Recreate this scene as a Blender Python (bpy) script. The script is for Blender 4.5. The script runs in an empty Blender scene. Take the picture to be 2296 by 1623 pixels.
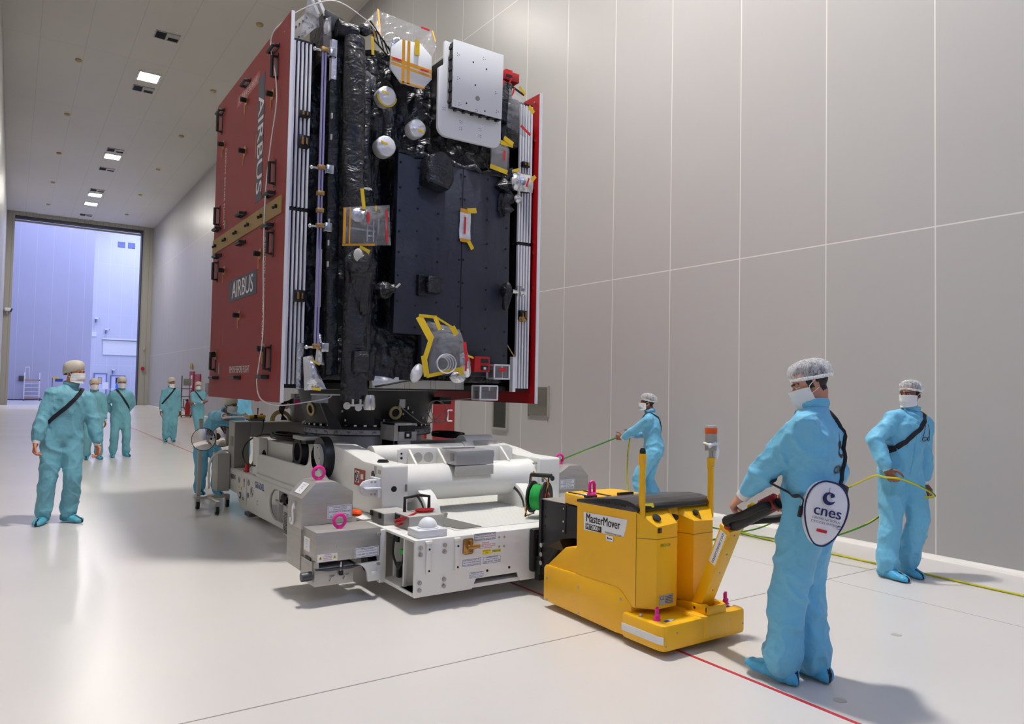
import bpy, bmesh, math, random
from math import pi, sin, cos, radians as R
from mathutils import Vector as V, Matrix, noise
from mathutils.bvhtree import BVHTree

random.seed(7)
scn = bpy.context.scene
COL = scn.collection

# ------------------------------------------------------------------ materials
def lin(c):
    c = c / 255.0
    return c / 12.92 if c <= 0.04045 else ((c + 0.055) / 1.055) ** 2.4

def rgb(r, g, b):
    return (lin(r), lin(g), lin(b), 1.0)

def mat(name, col, rough=0.5, metal=0.0, bump=0.0, bscale=40.0, var=0.0, vscale=3.0,
        trans=0.0, coat=0.0, emit=None, estr=0.0, stretch=None, alpha=1.0, spec=0.5, detail=4.0, sheen=0.0):
    m = bpy.data.materials.new(name)
    m.use_nodes = True
    nt = m.node_tree
    p = nt.nodes['Principled BSDF']
    p.inputs['Base Color'].default_value = rgb(*col)
    p.inputs['Roughness'].default_value = rough
    p.inputs['Metallic'].default_value = metal
    p.inputs['Specular IOR Level'].default_value = spec
    p.inputs['Coat Weight'].default_value = coat
    p.inputs['Transmission Weight'].default_value = trans
    p.inputs['Alpha'].default_value = alpha
    p.inputs['Sheen Weight'].default_value = sheen
    if emit:
        p.inputs['Emission Color'].default_value = rgb(*emit)
        p.inputs['Emission Strength'].default_value = estr
    if bump or var:
        tc = nt.nodes.new('ShaderNodeTexCoord')
        mp = nt.nodes.new('ShaderNodeMapping')
        nt.links.new(tc.outputs['Object'], mp.inputs['Vector'])
        if stretch:
            mp.inputs['Scale'].default_value = stretch
    if bump:
        n = nt.nodes.new('ShaderNodeTexNoise')
        n.inputs['Scale'].default_value = bscale
        n.inputs['Detail'].default_value = detail
        nt.links.new(mp.outputs['Vector'], n.inputs['Vector'])
        b = nt.nodes.new('ShaderNodeBump')
        b.inputs['Strength'].default_value = bump
        b.inputs['Distance'].default_value = 0.02
        nt.links.new(n.outputs['Fac'], b.inputs['Height'])
        nt.links.new(b.outputs['Normal'], p.inputs['Normal'])
    if var:
        n2 = nt.nodes.new('ShaderNodeTexNoise')
        n2.inputs['Scale'].default_value = vscale
        n2.inputs['Detail'].default_value = 5
        nt.links.new(mp.outputs['Vector'], n2.inputs['Vector'])
        mx = nt.nodes.new('ShaderNodeMix'); mx.data_type = 'RGBA'
        a = rgb(*[max(0, c * (1 - var)) for c in col]); c2 = rgb(*[min(255, c * (1 + var)) for c in col])
        mx.inputs[6].default_value = a; mx.inputs[7].default_value = c2
        nt.links.new(n2.outputs['Fac'], mx.inputs[0])
        nt.links.new(mx.outputs[2], p.inputs['Base Color'])
    return m

def line_mat(name, base, line, rough, specs, spec=0.5, var=0.02, bump=0.0, bscale=200.0, vsc=0.6):
    """Panel material: thin lines of another colour at regular world positions.
    specs: (axis, spacing, offset, half_width)."""
    m = bpy.data.materials.new(name); m.use_nodes = True
    nt = m.node_tree; p = nt.nodes['Principled BSDF']
    p.inputs['Roughness'].default_value = rough
    p.inputs['Specular IOR Level'].default_value = spec
    geo = nt.nodes.new('ShaderNodeNewGeometry')
    sep = nt.nodes.new('ShaderNodeSeparateXYZ')
    nt.links.new(geo.outputs['Position'], sep.inputs[0])
    acc = None
    for ax, sp, off, hw in specs:
        a = nt.nodes.new('ShaderNodeMath'); a.operation = 'SUBTRACT'
        nt.links.new(sep.outputs[ax], a.inputs[0]); a.inputs[1].default_value = off - sp / 2
        w = nt.nodes.new('ShaderNodeMath'); w.operation = 'FLOORED_MODULO'
        nt.links.new(a.outputs[0], w.inputs[0]); w.inputs[1].default_value = sp
        s = nt.nodes.new('ShaderNodeMath'); s.operation = 'SUBTRACT'
        nt.links.new(w.outputs[0], s.inputs[0]); s.inputs[1].default_value = sp / 2
        ab = nt.nodes.new('ShaderNodeMath'); ab.operation = 'ABSOLUTE'
        nt.links.new(s.outputs[0], ab.inputs[0])
        lt = nt.nodes.new('ShaderNodeMath'); lt.operation = 'LESS_THAN'
        nt.links.new(ab.outputs[0], lt.inputs[0]); lt.inputs[1].default_value = hw
        if acc is None:
            acc = lt
        else:
            mxm = nt.nodes.new('ShaderNodeMath'); mxm.operation = 'MAXIMUM'
            nt.links.new(acc.outputs[0], mxm.inputs[0]); nt.links.new(lt.outputs[0], mxm.inputs[1])
            acc = mxm
    nz = nt.nodes.new('ShaderNodeTexNoise'); nz.inputs['Scale'].default_value = vsc
    nt.links.new(geo.outputs['Position'], nz.inputs['Vector'])
    m1 = nt.nodes.new('ShaderNodeMix'); m1.data_type = 'RGBA'
    m1.inputs[6].default_value = rgb(*[c * (1 - var) for c in base])
    m1.inputs[7].default_value = rgb(*[min(255, c * (1 + var)) for c in base])
    nt.links.new(nz.outputs['Fac'], m1.inputs[0])
    m2 = nt.nodes.new('ShaderNodeMix'); m2.data_type = 'RGBA'
    nt.links.new(acc.outputs[0], m2.inputs[0])
    nt.links.new(m1.outputs[2], m2.inputs[6]); m2.inputs[7].default_value = rgb(*line)
    nt.links.new(m2.outputs[2], p.inputs['Base Color'])
    if bump:
        n2 = nt.nodes.new('ShaderNodeTexNoise'); n2.inputs['Scale'].default_value = bscale
        nt.links.new(geo.outputs['Position'], n2.inputs['Vector'])
        b = nt.nodes.new('ShaderNodeBump'); b.inputs['Strength'].default_value = bump
        b.inputs['Distance'].default_value = 0.01
        nt.links.new(n2.outputs['Fac'], b.inputs['Height'])
        nt.links.new(b.outputs['Normal'], p.inputs['Normal'])
    return m

def clear_mat(name, tint, fac, rough=0.12):
    """Thin clear plastic film: mostly see-through, with a glossy sheen."""
    m = bpy.data.materials.new(name); m.use_nodes = True
    nt = m.node_tree
    for n in list(nt.nodes):
        nt.nodes.remove(n)
    out = nt.nodes.new('ShaderNodeOutputMaterial')
    tr = nt.nodes.new('ShaderNodeBsdfTransparent'); tr.inputs[0].default_value = rgb(*tint)
    pr = nt.nodes.new('ShaderNodeBsdfPrincipled')
    pr.inputs['Base Color'].default_value = rgb(200, 200, 205); pr.inputs['Roughness'].default_value = rough
    pr.inputs['Specular IOR Level'].default_value = 0.9
    tc = nt.nodes.new('ShaderNodeTexCoord')
    nz = nt.nodes.new('ShaderNodeTexNoise'); nz.inputs['Scale'].default_value = 9; nz.inputs['Detail'].default_value = 3
    nt.links.new(tc.outputs['Object'], nz.inputs['Vector'])
    bp = nt.nodes.new('ShaderNodeBump'); bp.inputs['Strength'].default_value = 0.9; bp.inputs['Distance'].default_value = 0.05
    nt.links.new(nz.outputs['Fac'], bp.inputs['Height']); nt.links.new(bp.outputs['Normal'], pr.inputs['Normal'])
    mx = nt.nodes.new('ShaderNodeMixShader'); mx.inputs[0].default_value = fac
    nt.links.new(tr.outputs[0], mx.inputs[1]); nt.links.new(pr.outputs[0], mx.inputs[2])
    nt.links.new(mx.outputs[0], out.inputs[0])
    return m

M = {}
M['white'] = mat('white_paint', (226, 225, 220), 0.38, bump=0.03, bscale=60)
M['white2'] = mat('white_cover', (222, 224, 228), 0.5)
M['steel'] = mat('brushed_steel', (176, 172, 166), 0.42, 0.5, bump=0.05, bscale=30, var=0.08, vscale=5, stretch=(1, 1, 6))
M['dsteel'] = mat('dark_steel', (84, 84, 86), 0.45, 0.7)
M['chrome'] = mat('chrome', (205, 205, 205), 0.22, 1.0)
M['grey'] = mat('grey_paint', (128, 127, 124), 0.5)
M['lgrey'] = mat('light_grey_paint', (176, 174, 168), 0.5)
M['black'] = mat('black_paint', (22, 22, 23), 0.42)
M['rubber'] = mat('black_rubber', (16, 16, 17), 0.6)
M['yellow'] = mat('yellow_paint', (246, 186, 8), 0.42, bump=0.03, bscale=180, coat=0.1)
M['tape'] = mat('yellow_tape', (222, 186, 30), 0.45)
M['amber'] = mat('amber_tape', (214, 150, 26), 0.4)
M['red'] = mat('red_cover', (138, 34, 34), 0.5, bump=0.04, bscale=120, var=0.03)
M['redtag'] = mat('red_tag', (206, 30, 42), 0.45)
M['redpaint'] = mat('red_paint', (176, 22, 26), 0.4)
M['pink'] = mat('pink_paint', (236, 36, 150), 0.35)
M['mli'] = mat('black_blanket', (27, 29, 37), 0.36, bump=0.55, bscale=7, detail=7, spec=0.7)
M['mlis'] = mat('smooth_black_blanket', (36, 40, 54), 0.5, bump=0.35, bscale=3.2, detail=8, spec=0.5)
M['cfrp'] = mat('black_composite', (17, 17, 19), 0.4)
M['foil'] = mat('silver_foil', (208, 210, 216), 0.18, 1.0, bump=0.8, bscale=16, detail=5)
M['foilw'] = mat('white_foil', (222, 222, 228), 0.34, 0.35, bump=0.5, bscale=22)
M['gold'] = mat('gold_fitting', (176, 138, 84), 0.35, 0.8)
M['brass'] = mat('brass_ring', (186, 166, 116), 0.4, 0.3)
M['blue'] = mat('navy_ink', (28, 34, 90), 0.5)
M['bluemid'] = mat('blue_ink', (42, 62, 140), 0.5)
M['slate'] = mat('slate_decal', (64, 64, 82), 0.45)
M['ink'] = mat('black_ink', (20, 20, 24), 0.5)
M['paperw'] = mat('white_sticker', (236, 236, 238), 0.5)
M['papery'] = mat('yellow_sticker', (238, 216, 30), 0.5)
M['inkw'] = mat('white_ink', (228, 226, 226), 0.5)
M['redink'] = mat('red_ink', (190, 40, 50), 0.5)
M['orange'] = mat('orange_plastic', (236, 84, 26), 0.35)
M['green'] = mat('green_cord', (40, 176, 78), 0.55)
M['lime'] = None
M['array_edge'] = mat('array_edge', (226, 228, 236), 0.4, 0.1)
M['cellblack'] = mat('array_dark', (14, 14, 18), 0.35)
M['skin'] = mat('skin', (196, 140, 116), 0.5)
M['skin2'] = mat('tanned_skin', (138, 92, 70), 0.5)
M['skin3'] = mat('ruddy_skin', (206, 134, 98), 0.5)
M['hair'] = mat('dark_hair', (26, 22, 20), 0.5)
M['hair2'] = mat('grey_hair', (96, 90, 84), 0.6)
M['eye'] = mat('eye_white', (226, 222, 216), 0.25)
M['cloth'] = mat('blue_coverall', (84, 182, 222), 0.62, bump=0.12, bscale=14, sheen=0.15)
M['cloth2'] = mat('teal_coverall', (88, 168, 186), 0.55, bump=0.12, bscale=14, sheen=0.1)
M['shoe'] = mat('blue_overshoe', (76, 172, 214), 0.5, bump=0.5, bscale=26)
M['shoe2'] = mat('teal_overshoe', (84, 172, 194), 0.5, bump=0.5, bscale=26)
M['mask'] = mat('white_mask', (232, 232, 232), 0.7)
M['knit'] = mat('white_knit', (224, 222, 218), 0.8, bump=0.3, bscale=200)
M['strap'] = mat('navy_webbing', (16, 20, 32), 0.6)
M['bagw'] = mat('white_fabric', (232, 232, 236), 0.6, bump=0.1, bscale=20)
M['clear'] = clear_mat('clear_plastic', (250, 250, 250), 0.2)
M['clear2'] = clear_mat('hazy_plastic', (236, 238, 242), 0.25, 0.2)
M['net'] = clear_mat('hair_net', (255, 255, 255), 0.38, 0.6)
M['netb'] = mat('beige_bonnet', (206, 196, 180), 0.7)
M['glassd'] = mat('dark_glass', (60, 62, 58), 0.15, 0.2)
M['pane'] = mat('lit_pane', (214, 180, 140), 0.3)
M['glass'] = mat('steel_glass', (120, 118, 108), 0.2, 0.5)
M['lamp'] = mat('lamp_diffuser', (255, 255, 255), 0.5, emit=(255, 244, 224), estr=1.0)

# ------------------------------------------------------------------ mesh builder
def pieces_of(bm):
    """vertex groups of the far-apart pieces a builder holds"""
    seen = set(); isl = []
    bm.verts.ensure_lookup_table()
    for v in bm.verts:
        if v in seen: continue
        st = [v]; seen.add(v); g = []
        while st:
            q = st.pop(); g.append(q)
            for e in q.link_edges:
                o = e.other_vert(q)
                if o not in seen:
                    seen.add(o); st.append(o)
        isl.append(g)
    n = len(isl)
    if n < 2 or n > 400: return [None]
    bb = []
    for g in isl:
        lo = [min(v.co[i] for v in g) for i in range(3)]; hi = [max(v.co[i] for v in g) for i in range(3)]
        bb.append((lo, hi, max(hi[i] - lo[i] for i in range(3))))
    par = list(range(n))
    def find(i):
        while par[i] != i:
            par[i] = par[par[i]]; i = par[i]
        return i
    for i in range(n):
        for j in range(i + 1, n):
            gap = sum(max(0.0, bb[i][0][k] - bb[j][1][k], bb[j][0][k] - bb[i][1][k]) ** 2 for k in range(3)) ** 0.5
            if gap <= max(0.02, 0.5 * max(bb[i][2], bb[j][2])) - 1e-4:
                a, b = find(i), find(j)
                if a != b: par[b] = a
    out = {}
    for i in range(n):
        out.setdefault(find(i), []).extend(isl[i])
    return list(out.values())

class MB:
    def __init__(s):
        s.bm = bmesh.new(); s.mi = 0
    def _f(s, vs, smooth=False):
        try:
            f = s.bm.faces.new(vs); f.material_index = s.mi; f.smooth = smooth
            return f
        except ValueError:
            return None
    def m(s, i):
        s.mi = i; return s
    def box(s, x0, x1, y0, y1, z0, z1, bev=0.0, mtx=None, seg=2):
        bm = bmesh.new()
        vs = [bm.verts.new((x, y, z)) for x in (x0, x1) for y in (y0, y1) for z in (z0, z1)]
        for q in ((0, 1, 3, 2), (4, 6, 7, 5), (0, 4, 5, 1), (2, 3, 7, 6), (0, 2, 6, 4), (1, 5, 7, 3)):
            bm.faces.new([vs[i] for i in q])
        if bev:
            bmesh.ops.bevel(bm, geom=list(bm.edges), offset=bev, segments=seg, affect='EDGES', profile=0.5)
        s._merge(bm, mtx, bool(bev))
        return s
    def _merge(s, bm, mtx=None, smooth=False):
        bmesh.ops.recalc_face_normals(bm, faces=list(bm.faces))
        mp = {}
        for v in bm.verts:
            mp[v] = s.bm.verts.new(mtx @ v.co if mtx else v.co)
        for f in bm.faces:
            s._f([mp[v] for v in f.verts], smooth or f.smooth)
        bm.free()
    def obox(s, c, u, v, w, hu, hv, hw, bev=0.0):
        u, v, w = V(u).normalized(), V(v).normalized(), V(w).normalized()
        mt = Matrix(((u.x, v.x, w.x, c[0]), (u.y, v.y, w.y, c[1]), (u.z, v.z, w.z, c[2]), (0, 0, 0, 1)))
        return s.box(-hu, hu, -hv, hv, -hw, hw, bev, mt)
    def prism(s, pts, axis, lo, hi, bev=0.0):
        """polygon pts in the two other axes (x->yz, y->xz, z->xy), extruded lo..hi"""
        bm = bmesh.new()
        def P(a, b, t):
            return {'x': (t, a, b), 'y': (a, t, b), 'z': (a, b, t)}[axis]
        A = [bm.verts.new(P(a, b, lo)) for a, b in pts]
        B = [bm.verts.new(P(a, b, hi)) for a, b in pts]
        bm.faces.new(A); bm.faces.new(B[::-1])
        n = len(pts)
        for i in range(n):
            bm.faces.new((A[i], A[(i + 1) % n], B[(i + 1) % n], B[i]))
        if bev:
            bmesh.ops.recalc_face_normals(bm, faces=list(bm.faces))
            bmesh.ops.bevel(bm, geom=list(bm.edges), offset=bev, segments=2, affect='EDGES', profile=0.5)
        s._merge(bm, None, bool(bev))
        return s
    def tube(s, pts, r, n=8, closed=False, cap=True):
        """round tube along pts; r a number, a list, or list of (rx, ry)"""
        pts = [V(p) for p in pts]; N = len(pts)
        rs = r if isinstance(r, (list, tuple)) else [r] * N
        rings = []; up = None
        for i, p in enumerate(pts):
            a = pts[(i - 1) % N] if (i > 0 or closed) else p
            b = pts[(i + 1) % N] if (i < N - 1 or closed) else p
            t = (b - a).normalized()
            if up is None:
                up = V((0, 0, 1)) if abs(t.z) < 0.9 else V((1, 0, 0))
            sd = t.cross(up)
            if sd.length < 1e-6:
                sd = t.orthogonal()
            sd.normalize(); up = sd.cross(t).normalized()
            rr = rs[i]; rx, ry = rr if isinstance(rr, (list, tuple)) else (rr, rr)
            rings.append([s.bm.verts.new(p + sd * (cos(2 * pi * k / n) * rx) + up * (sin(2 * pi * k / n) * ry)) for k in range(n)])
        for i in range(N if closed else N - 1):
            A, B = rings[i], rings[(i + 1) % N]
            for k in range(n):
                s._f((A[k], A[(k + 1) % n], B[(k + 1) % n], B[k]), True)
        if cap and not closed:
            s._f(rings[0][::-1]); s._f(rings[-1])
        return s
    def cyl(s, a, b, r, r2=None, n=24):
        return s.tube([a, b], [r, r if r2 is None else r2], n)
    def caps(s, a, b, r1, r2, n=12):
        """capsule with rounded ends"""
        a, b = V(a), V(b); d = b - a
        L = d.length
        d = d.normalized() if L > 1e-6 else V((0, 0, 1))
        pts = []; rs = []
        for k in range(4):
            t = pi / 2 * (k + 0.25) / 4.0
            pts.append(a - d * (r1 * cos(t))); rs.append(r1 * sin(t))
        pts.append(a); rs.append(r1); pts.append(b + d * 1e-5); rs.append(r2)
        for k in range(3, -1, -1):
            t = pi / 2 * (k + 0.25) / 4.0
            pts.append(b + d * (r2 * cos(t))); rs.append(r2 * sin(t))
        return s.tube(pts, rs, n)
    def ell(s, c, rx, ry, rz, mtx=None, nu=20, nv=12, v0=-90, v1=90):
        """ellipsoid (optionally rotated by 3x3 mtx)"""
        rows = []
        for j in range(nv + 1):
            ph = R(v0 + (v1 - v0) * j / nv)
            if abs(abs(ph) - pi / 2) < 1e-4:
                q = V((0, 0, sin(ph) * rz)); q = mtx @ q if mtx else q
                rows.append([s.bm.verts.new(V(c) + q)])
                continue
            row = []
            for i in range(nu):
                th = 2 * pi * i / nu
                q = V((cos(ph) * cos(th) * rx, cos(ph) * sin(th) * ry, sin(ph) * rz))
                if mtx: q = mtx @ q
                row.append(s.bm.verts.new(V(c) + q))
            rows.append(row)
        for j in range(nv):
            A, B = rows[j], rows[j + 1]
            for i in range(nu):
                i2 = (i + 1) % nu
                if len(A) == 1:
                    s._f((A[0], B[i2], B[i]), True)
                elif len(B) == 1:
                    s._f((A[i], A[i2], B[0]), True)
                else:
                    s._f((A[i], A[i2], B[i2], B[i]), True)
        if v0 > -89:
            s._f(rows[0][::-1])
        if v1 < 89:
            s._f(rows[-1])
        return s
    def lathe(s, c, prof, axis='z', n=48, close=True):
        """prof list of (r, t) about axis through c"""
        rings = []
        for r, t in prof:
            row = []
            for k in range(n):
                a = 2 * pi * k / n
                u, w = cos(a) * r, sin(a) * r
                q = {'z': (u, w, t), 'x': (t, u, w), 'y': (u, t, w)}[axis]
                row.append(s.bm.verts.new(V(c) + V(q)))
            rings.append(row)
        for A, B in zip(rings, rings[1:]):
            for k in range(n):
                s._f((A[k], A[(k + 1) % n], B[(k + 1) % n], B[k]), True)
        if close:
            s._f(rings[0][::-1]); s._f(rings[-1])
        return s
    def poly(s, pts):
        return s._f([s.bm.verts.new(p) for p in pts])
    def ribbon(s, L, Rr):
        a = [s.bm.verts.new(p) for p in L]; b = [s.bm.verts.new(p) for p in Rr]
        for i in range(len(a) - 1):
            s._f((a[i], a[i + 1], b[i + 1], b[i]), True)
        return s
    def build(s, name, mats, parent=None, angle=35, solid=0.0, recalc=True, loc=None, split=True):
        bm = s.bm
        if recalc:
            bmesh.ops.recalc_face_normals(bm, faces=list(bm.faces))
        if parent is not None and split:
            groups = pieces_of(bm)
            if len(groups) > 1:
                outs = []
                for g in groups:
                    b2 = MB(); mp = {}
                    for v in g: mp[v] = b2.bm.verts.new(v.co)
                    seen = set()
                    for v in g:
                        for f in v.link_faces:
                            if f not in seen:
                                seen.add(f); b2.mi = f.material_index; b2._f([mp[q] for q in f.verts], f.smooth)
                    outs.append(b2.build(name, mats, parent, angle, 0.0, False, loc, False))
                bm.free()
                return outs[0]
        me = bpy.data.meshes.new(name)
        if solid:
            bmesh.ops.solidify(bm, geom=list(bm.faces), thickness=solid)
        bm.to_mesh(me); bm.free()
        for mm in (mats if isinstance(mats, (list, tuple)) else [mats]):
            me.materials.append(mm)
        if me.polygons:
            me.polygons.foreach_set('use_smooth', [True] * len(me.polygons))
            me.set_sharp_from_angle(angle=R(angle))
        o = bpy.data.objects.new(name, me); COL.objects.link(o)
        if parent is not None:
            o.parent = parent
            o.matrix_parent_inverse = parent_inv(parent)
        elif loc is None:
            base(o)
        return o

def parent_inv(p):
    chain = []
    q = p
    while q is not None:
        chain.append(q); q = q.parent
    W = Matrix.Identity(4)
    for q in reversed(chain):
        W = W @ q.matrix_parent_inverse @ Matrix.LocRotScale(q.location, q.rotation_euler, q.scale)
    return W.inverted()

def base(o):
    """put a top-level mesh's origin at the middle of its underside"""
    bb = [V(c) for c in o.bound_box]
    lo = V([min(c[i] for c in bb) for i in range(3)]); hi = V([max(c[i] for c in bb) for i in range(3)])
    c = V(((lo.x + hi.x) / 2, (lo.y + hi.y) / 2, lo.z))
    o.data.transform(Matrix.Translation(-c)); o.location = c

def tag(o, label=None, cat=None, group=None, kind=None):
    if label: o['label'] = label
    if cat: o['category'] = cat
    if group: o['group'] = group
    if kind: o['kind'] = kind
    return o

def thing(name, loc, label, cat, group=None):
    o = bpy.data.objects.new(name, None); COL.objects.link(o)
    o.location = loc; o.empty_display_size = 0.2
    return tag(o, label, cat, group)

def struct(o):
    o['kind'] = 'structure'; return o

def copy_tree(o, parent=None):
    c = o.copy(); COL.objects.link(c); c.parent = parent
    if parent is not None:
        c.matrix_parent_inverse = o.matrix_parent_inverse.copy()
    for ch in list(o.children):
        copy_tree(ch, c)
    return c

def text_into(mb, body, size, org, u, v, align='CENTER', bold=0.0, sx=1.0, mi=None, lift=0.0, space=1.0, maxw=0.0):
    """flat lettering laid into a builder; org is the centre (or start) of the line, u right, v up"""
    cu = bpy.data.curves.new('lettering', 'FONT')
    cu.body = body; cu.size = size; cu.align_x = align; cu.align_y = 'CENTER'
    cu.resolution_u = 3; cu.space_character = space
    ob = bpy.data.objects.new('lettering', cu); COL.objects.link(ob)
    dg = bpy.context.evaluated_depsgraph_get(); dg.update()
    ev = ob.evaluated_get(dg); me = ev.to_mesh()
    u, v = V(u).normalized(), V(v).normalized(); w = u.cross(v)
    o = V(org) + w * lift
    if maxw and len(me.vertices):
        wd = max(p.co.x for p in me.vertices) - min(p.co.x for p in me.vertices)
        if wd * sx > maxw: sx = maxw / wd
    if mi is not None: mb.mi = mi
    for j in range(2 if bold else 1):
        vs = [mb.bm.verts.new(o + w * (0.0001 * j) + u * (p.co.x * sx + bold * 1.6 * j) + v * p.co.y) for p in me.vertices]
        for p in me.polygons:
            mb._f([vs[i] for i in p.vertices])
    ev.to_mesh_clear()
    bpy.data.objects.remove(ob); bpy.data.curves.remove(cu)

def sticker(parent, name, c, u, v, w, h, lines, paper='paperw', ink='ink', th=0.0015, label=None, rim=None):
    """thin label plate with printed lines; lines: (text, size, dy, [mat index])"""
    mb = MB(); u, v = V(u).normalized(), V(v).normalized(); n = u.cross(v)
    mb.obox(V(c) + n * th / 2, u, v, n, w / 2, h / 2, th / 2)
    if rim:
        mb.mi = 2
        for sy in (-1, 1):
            mb.obox(V(c) + n * th + v * (sy * (h / 2 - 0.006)), u, v, n, w / 2 - 0.005, 0.0012, 0.0004)
        for sx in (-1, 1):
            mb.obox(V(c) + n * th + u * (sx * (w / 2 - 0.006)), u, v, n, 0.0012, h / 2 - 0.005, 0.0004)
    for ln in lines:
        t, sz, dy = ln[:3]
        text_into(mb, t, sz, V(c) + v * dy, u, v, mi=ln[3] if len(ln) > 3 else 1, lift=th + 0.0008, bold=sz * 0.012, maxw=w * 0.88)
    o = mb.build(name, [M[paper], M[ink], M[rim or 'bluemid'], M['redink'], M['papery']], parent, recalc=False)
    if label: o['label'] = label
    return o

def fbm(p, oct=4):
    a, f, t = 1.0, 1.0, 0.0
    for _ in range(oct):
        t += a * noise.noise(V(p) * f); a *= 0.5; f *= 2.03
    return t
EXPO = -0.42
FLOORC = (212, 208, 203)
WALLC = (174, 172, 171)
CEILC = (212, 208, 200)
M['ccove'] = mat('pale_skirting', (226, 222, 214), 0.3)
def lampmat(name, col, e):
    return mat(name, (255, 255, 255), 0.5, emit=col, estr=e)
M['lamp'] = lampmat('lamp_diffuser', (255, 250, 242), 270.0)
M['lampkey'] = lampmat('bright_lamp_diffuser', (255, 251, 246), 1200.0)
M['lampcool'] = lampmat('cool_lamp_diffuser', (176, 198, 255), 360.0)
M['lampfar'] = lampmat('cool_diffuser', (212, 219, 255), 330.0)

def crumple(name, col, rough, sc, st, spec=0.6, coat=0.0):
    """crumpled thermal blanket: sharp irregular creases over a broad unevenness"""
    m = bpy.data.materials.new(name); m.use_nodes = True
    nt = m.node_tree; p = nt.nodes['Principled BSDF']
    p.inputs['Base Color'].default_value = rgb(*col); p.inputs['Roughness'].default_value = rough
    p.inputs['Specular IOR Level'].default_value = spec; p.inputs['Coat Weight'].default_value = coat
    tc = nt.nodes.new('ShaderNodeTexCoord')
    n0 = nt.nodes.new('ShaderNodeTexNoise'); n0.inputs['Scale'].default_value = 3.0
    nt.links.new(tc.outputs['Object'], n0.inputs['Vector'])
    mxv = nt.nodes.new('ShaderNodeMix'); mxv.data_type = 'VECTOR'; mxv.inputs[0].default_value = 0.12
    nt.links.new(tc.outputs['Object'], mxv.inputs[4]); nt.links.new(n0.outputs['Color'], mxv.inputs[5])
    prev = None
    for k, (scl, stg) in enumerate(((sc, st), (sc * 2.7, st * 0.45), (sc * 6.5, st * 0.22))):
        v = nt.nodes.new('ShaderNodeTexVoronoi'); v.feature = 'F1'; v.distance = 'EUCLIDEAN'; v.inputs['Scale'].default_value = scl
        nt.links.new(mxv.outputs[1], v.inputs['Vector'])
        b = nt.nodes.new('ShaderNodeBump'); b.inputs['Strength'].default_value = stg; b.inputs['Distance'].default_value = 0.06 / (k + 1)
        nt.links.new(v.outputs['Distance'], b.inputs['Height'])
        if prev: nt.links.new(prev.outputs['Normal'], b.inputs['Normal'])
        prev = b
    nt.links.new(prev.outputs['Normal'], p.inputs['Normal'])
    return m
def fabric(name, col, rough, st):
    m = bpy.data.materials.new(name); m.use_nodes = True; nt = m.node_tree; p = nt.nodes['Principled BSDF']
    p.inputs['Base Color'].default_value = rgb(*col); p.inputs['Roughness'].default_value = rough; p.inputs['Specular IOR Level'].default_value = 0.6
    tc = nt.nodes.new('ShaderNodeTexCoord'); prev = None
    for k, (scl, stg, sx, rot) in enumerate(((2.6, st, (1, 1, 0.45), 0.5), (5.5, st * 0.7, (1, 1, 1.6), -0.7), (13.0, st * 0.4, (1, 1, 0.7), 0.3))):
        mp = nt.nodes.new('ShaderNodeMapping'); mp.inputs['Scale'].default_value = sx; mp.inputs['Rotation'].default_value = (0, rot, 0)
        nt.links.new(tc.outputs['Object'], mp.inputs[0])
        n = nt.nodes.new('ShaderNodeTexNoise'); n.inputs['Scale'].default_value = scl; n.inputs['Detail'].default_value = 3.0; n.inputs['Distortion'].default_value = 0.6
        nt.links.new(mp.outputs[0], n.inputs['Vector'])
        s1 = nt.nodes.new('ShaderNodeMath'); s1.operation = 'SUBTRACT'; s1.inputs[1].default_value = 0.5; nt.links.new(n.outputs['Fac'], s1.inputs[0])
        s2 = nt.nodes.new('ShaderNodeMath'); s2.operation = 'ABSOLUTE'; nt.links.new(s1.outputs[0], s2.inputs[0])
        s3 = nt.nodes.new('ShaderNodeMath'); s3.operation = 'MULTIPLY'; s3.inputs[1].default_value = -4.0; nt.links.new(s2.outputs[0], s3.inputs[0])
        b = nt.nodes.new('ShaderNodeBump'); b.inputs['Strength'].default_value = stg; b.inputs['Distance'].default_value = 0.05 / (k + 1)
        nt.links.new(s3.outputs[0], b.inputs['Height'])
        if prev: nt.links.new(prev.outputs['Normal'], b.inputs['Normal'])
        prev = b
    nt.links.new(prev.outputs['Normal'], p.inputs['Normal'])
    return m
M['mli'] = fabric('black_blanket', (21, 23, 32), 0.42, 0.75)
M['mlis'] = fabric('smooth_black_blanket', (36, 41, 58), 0.5, 0.16)

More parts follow.
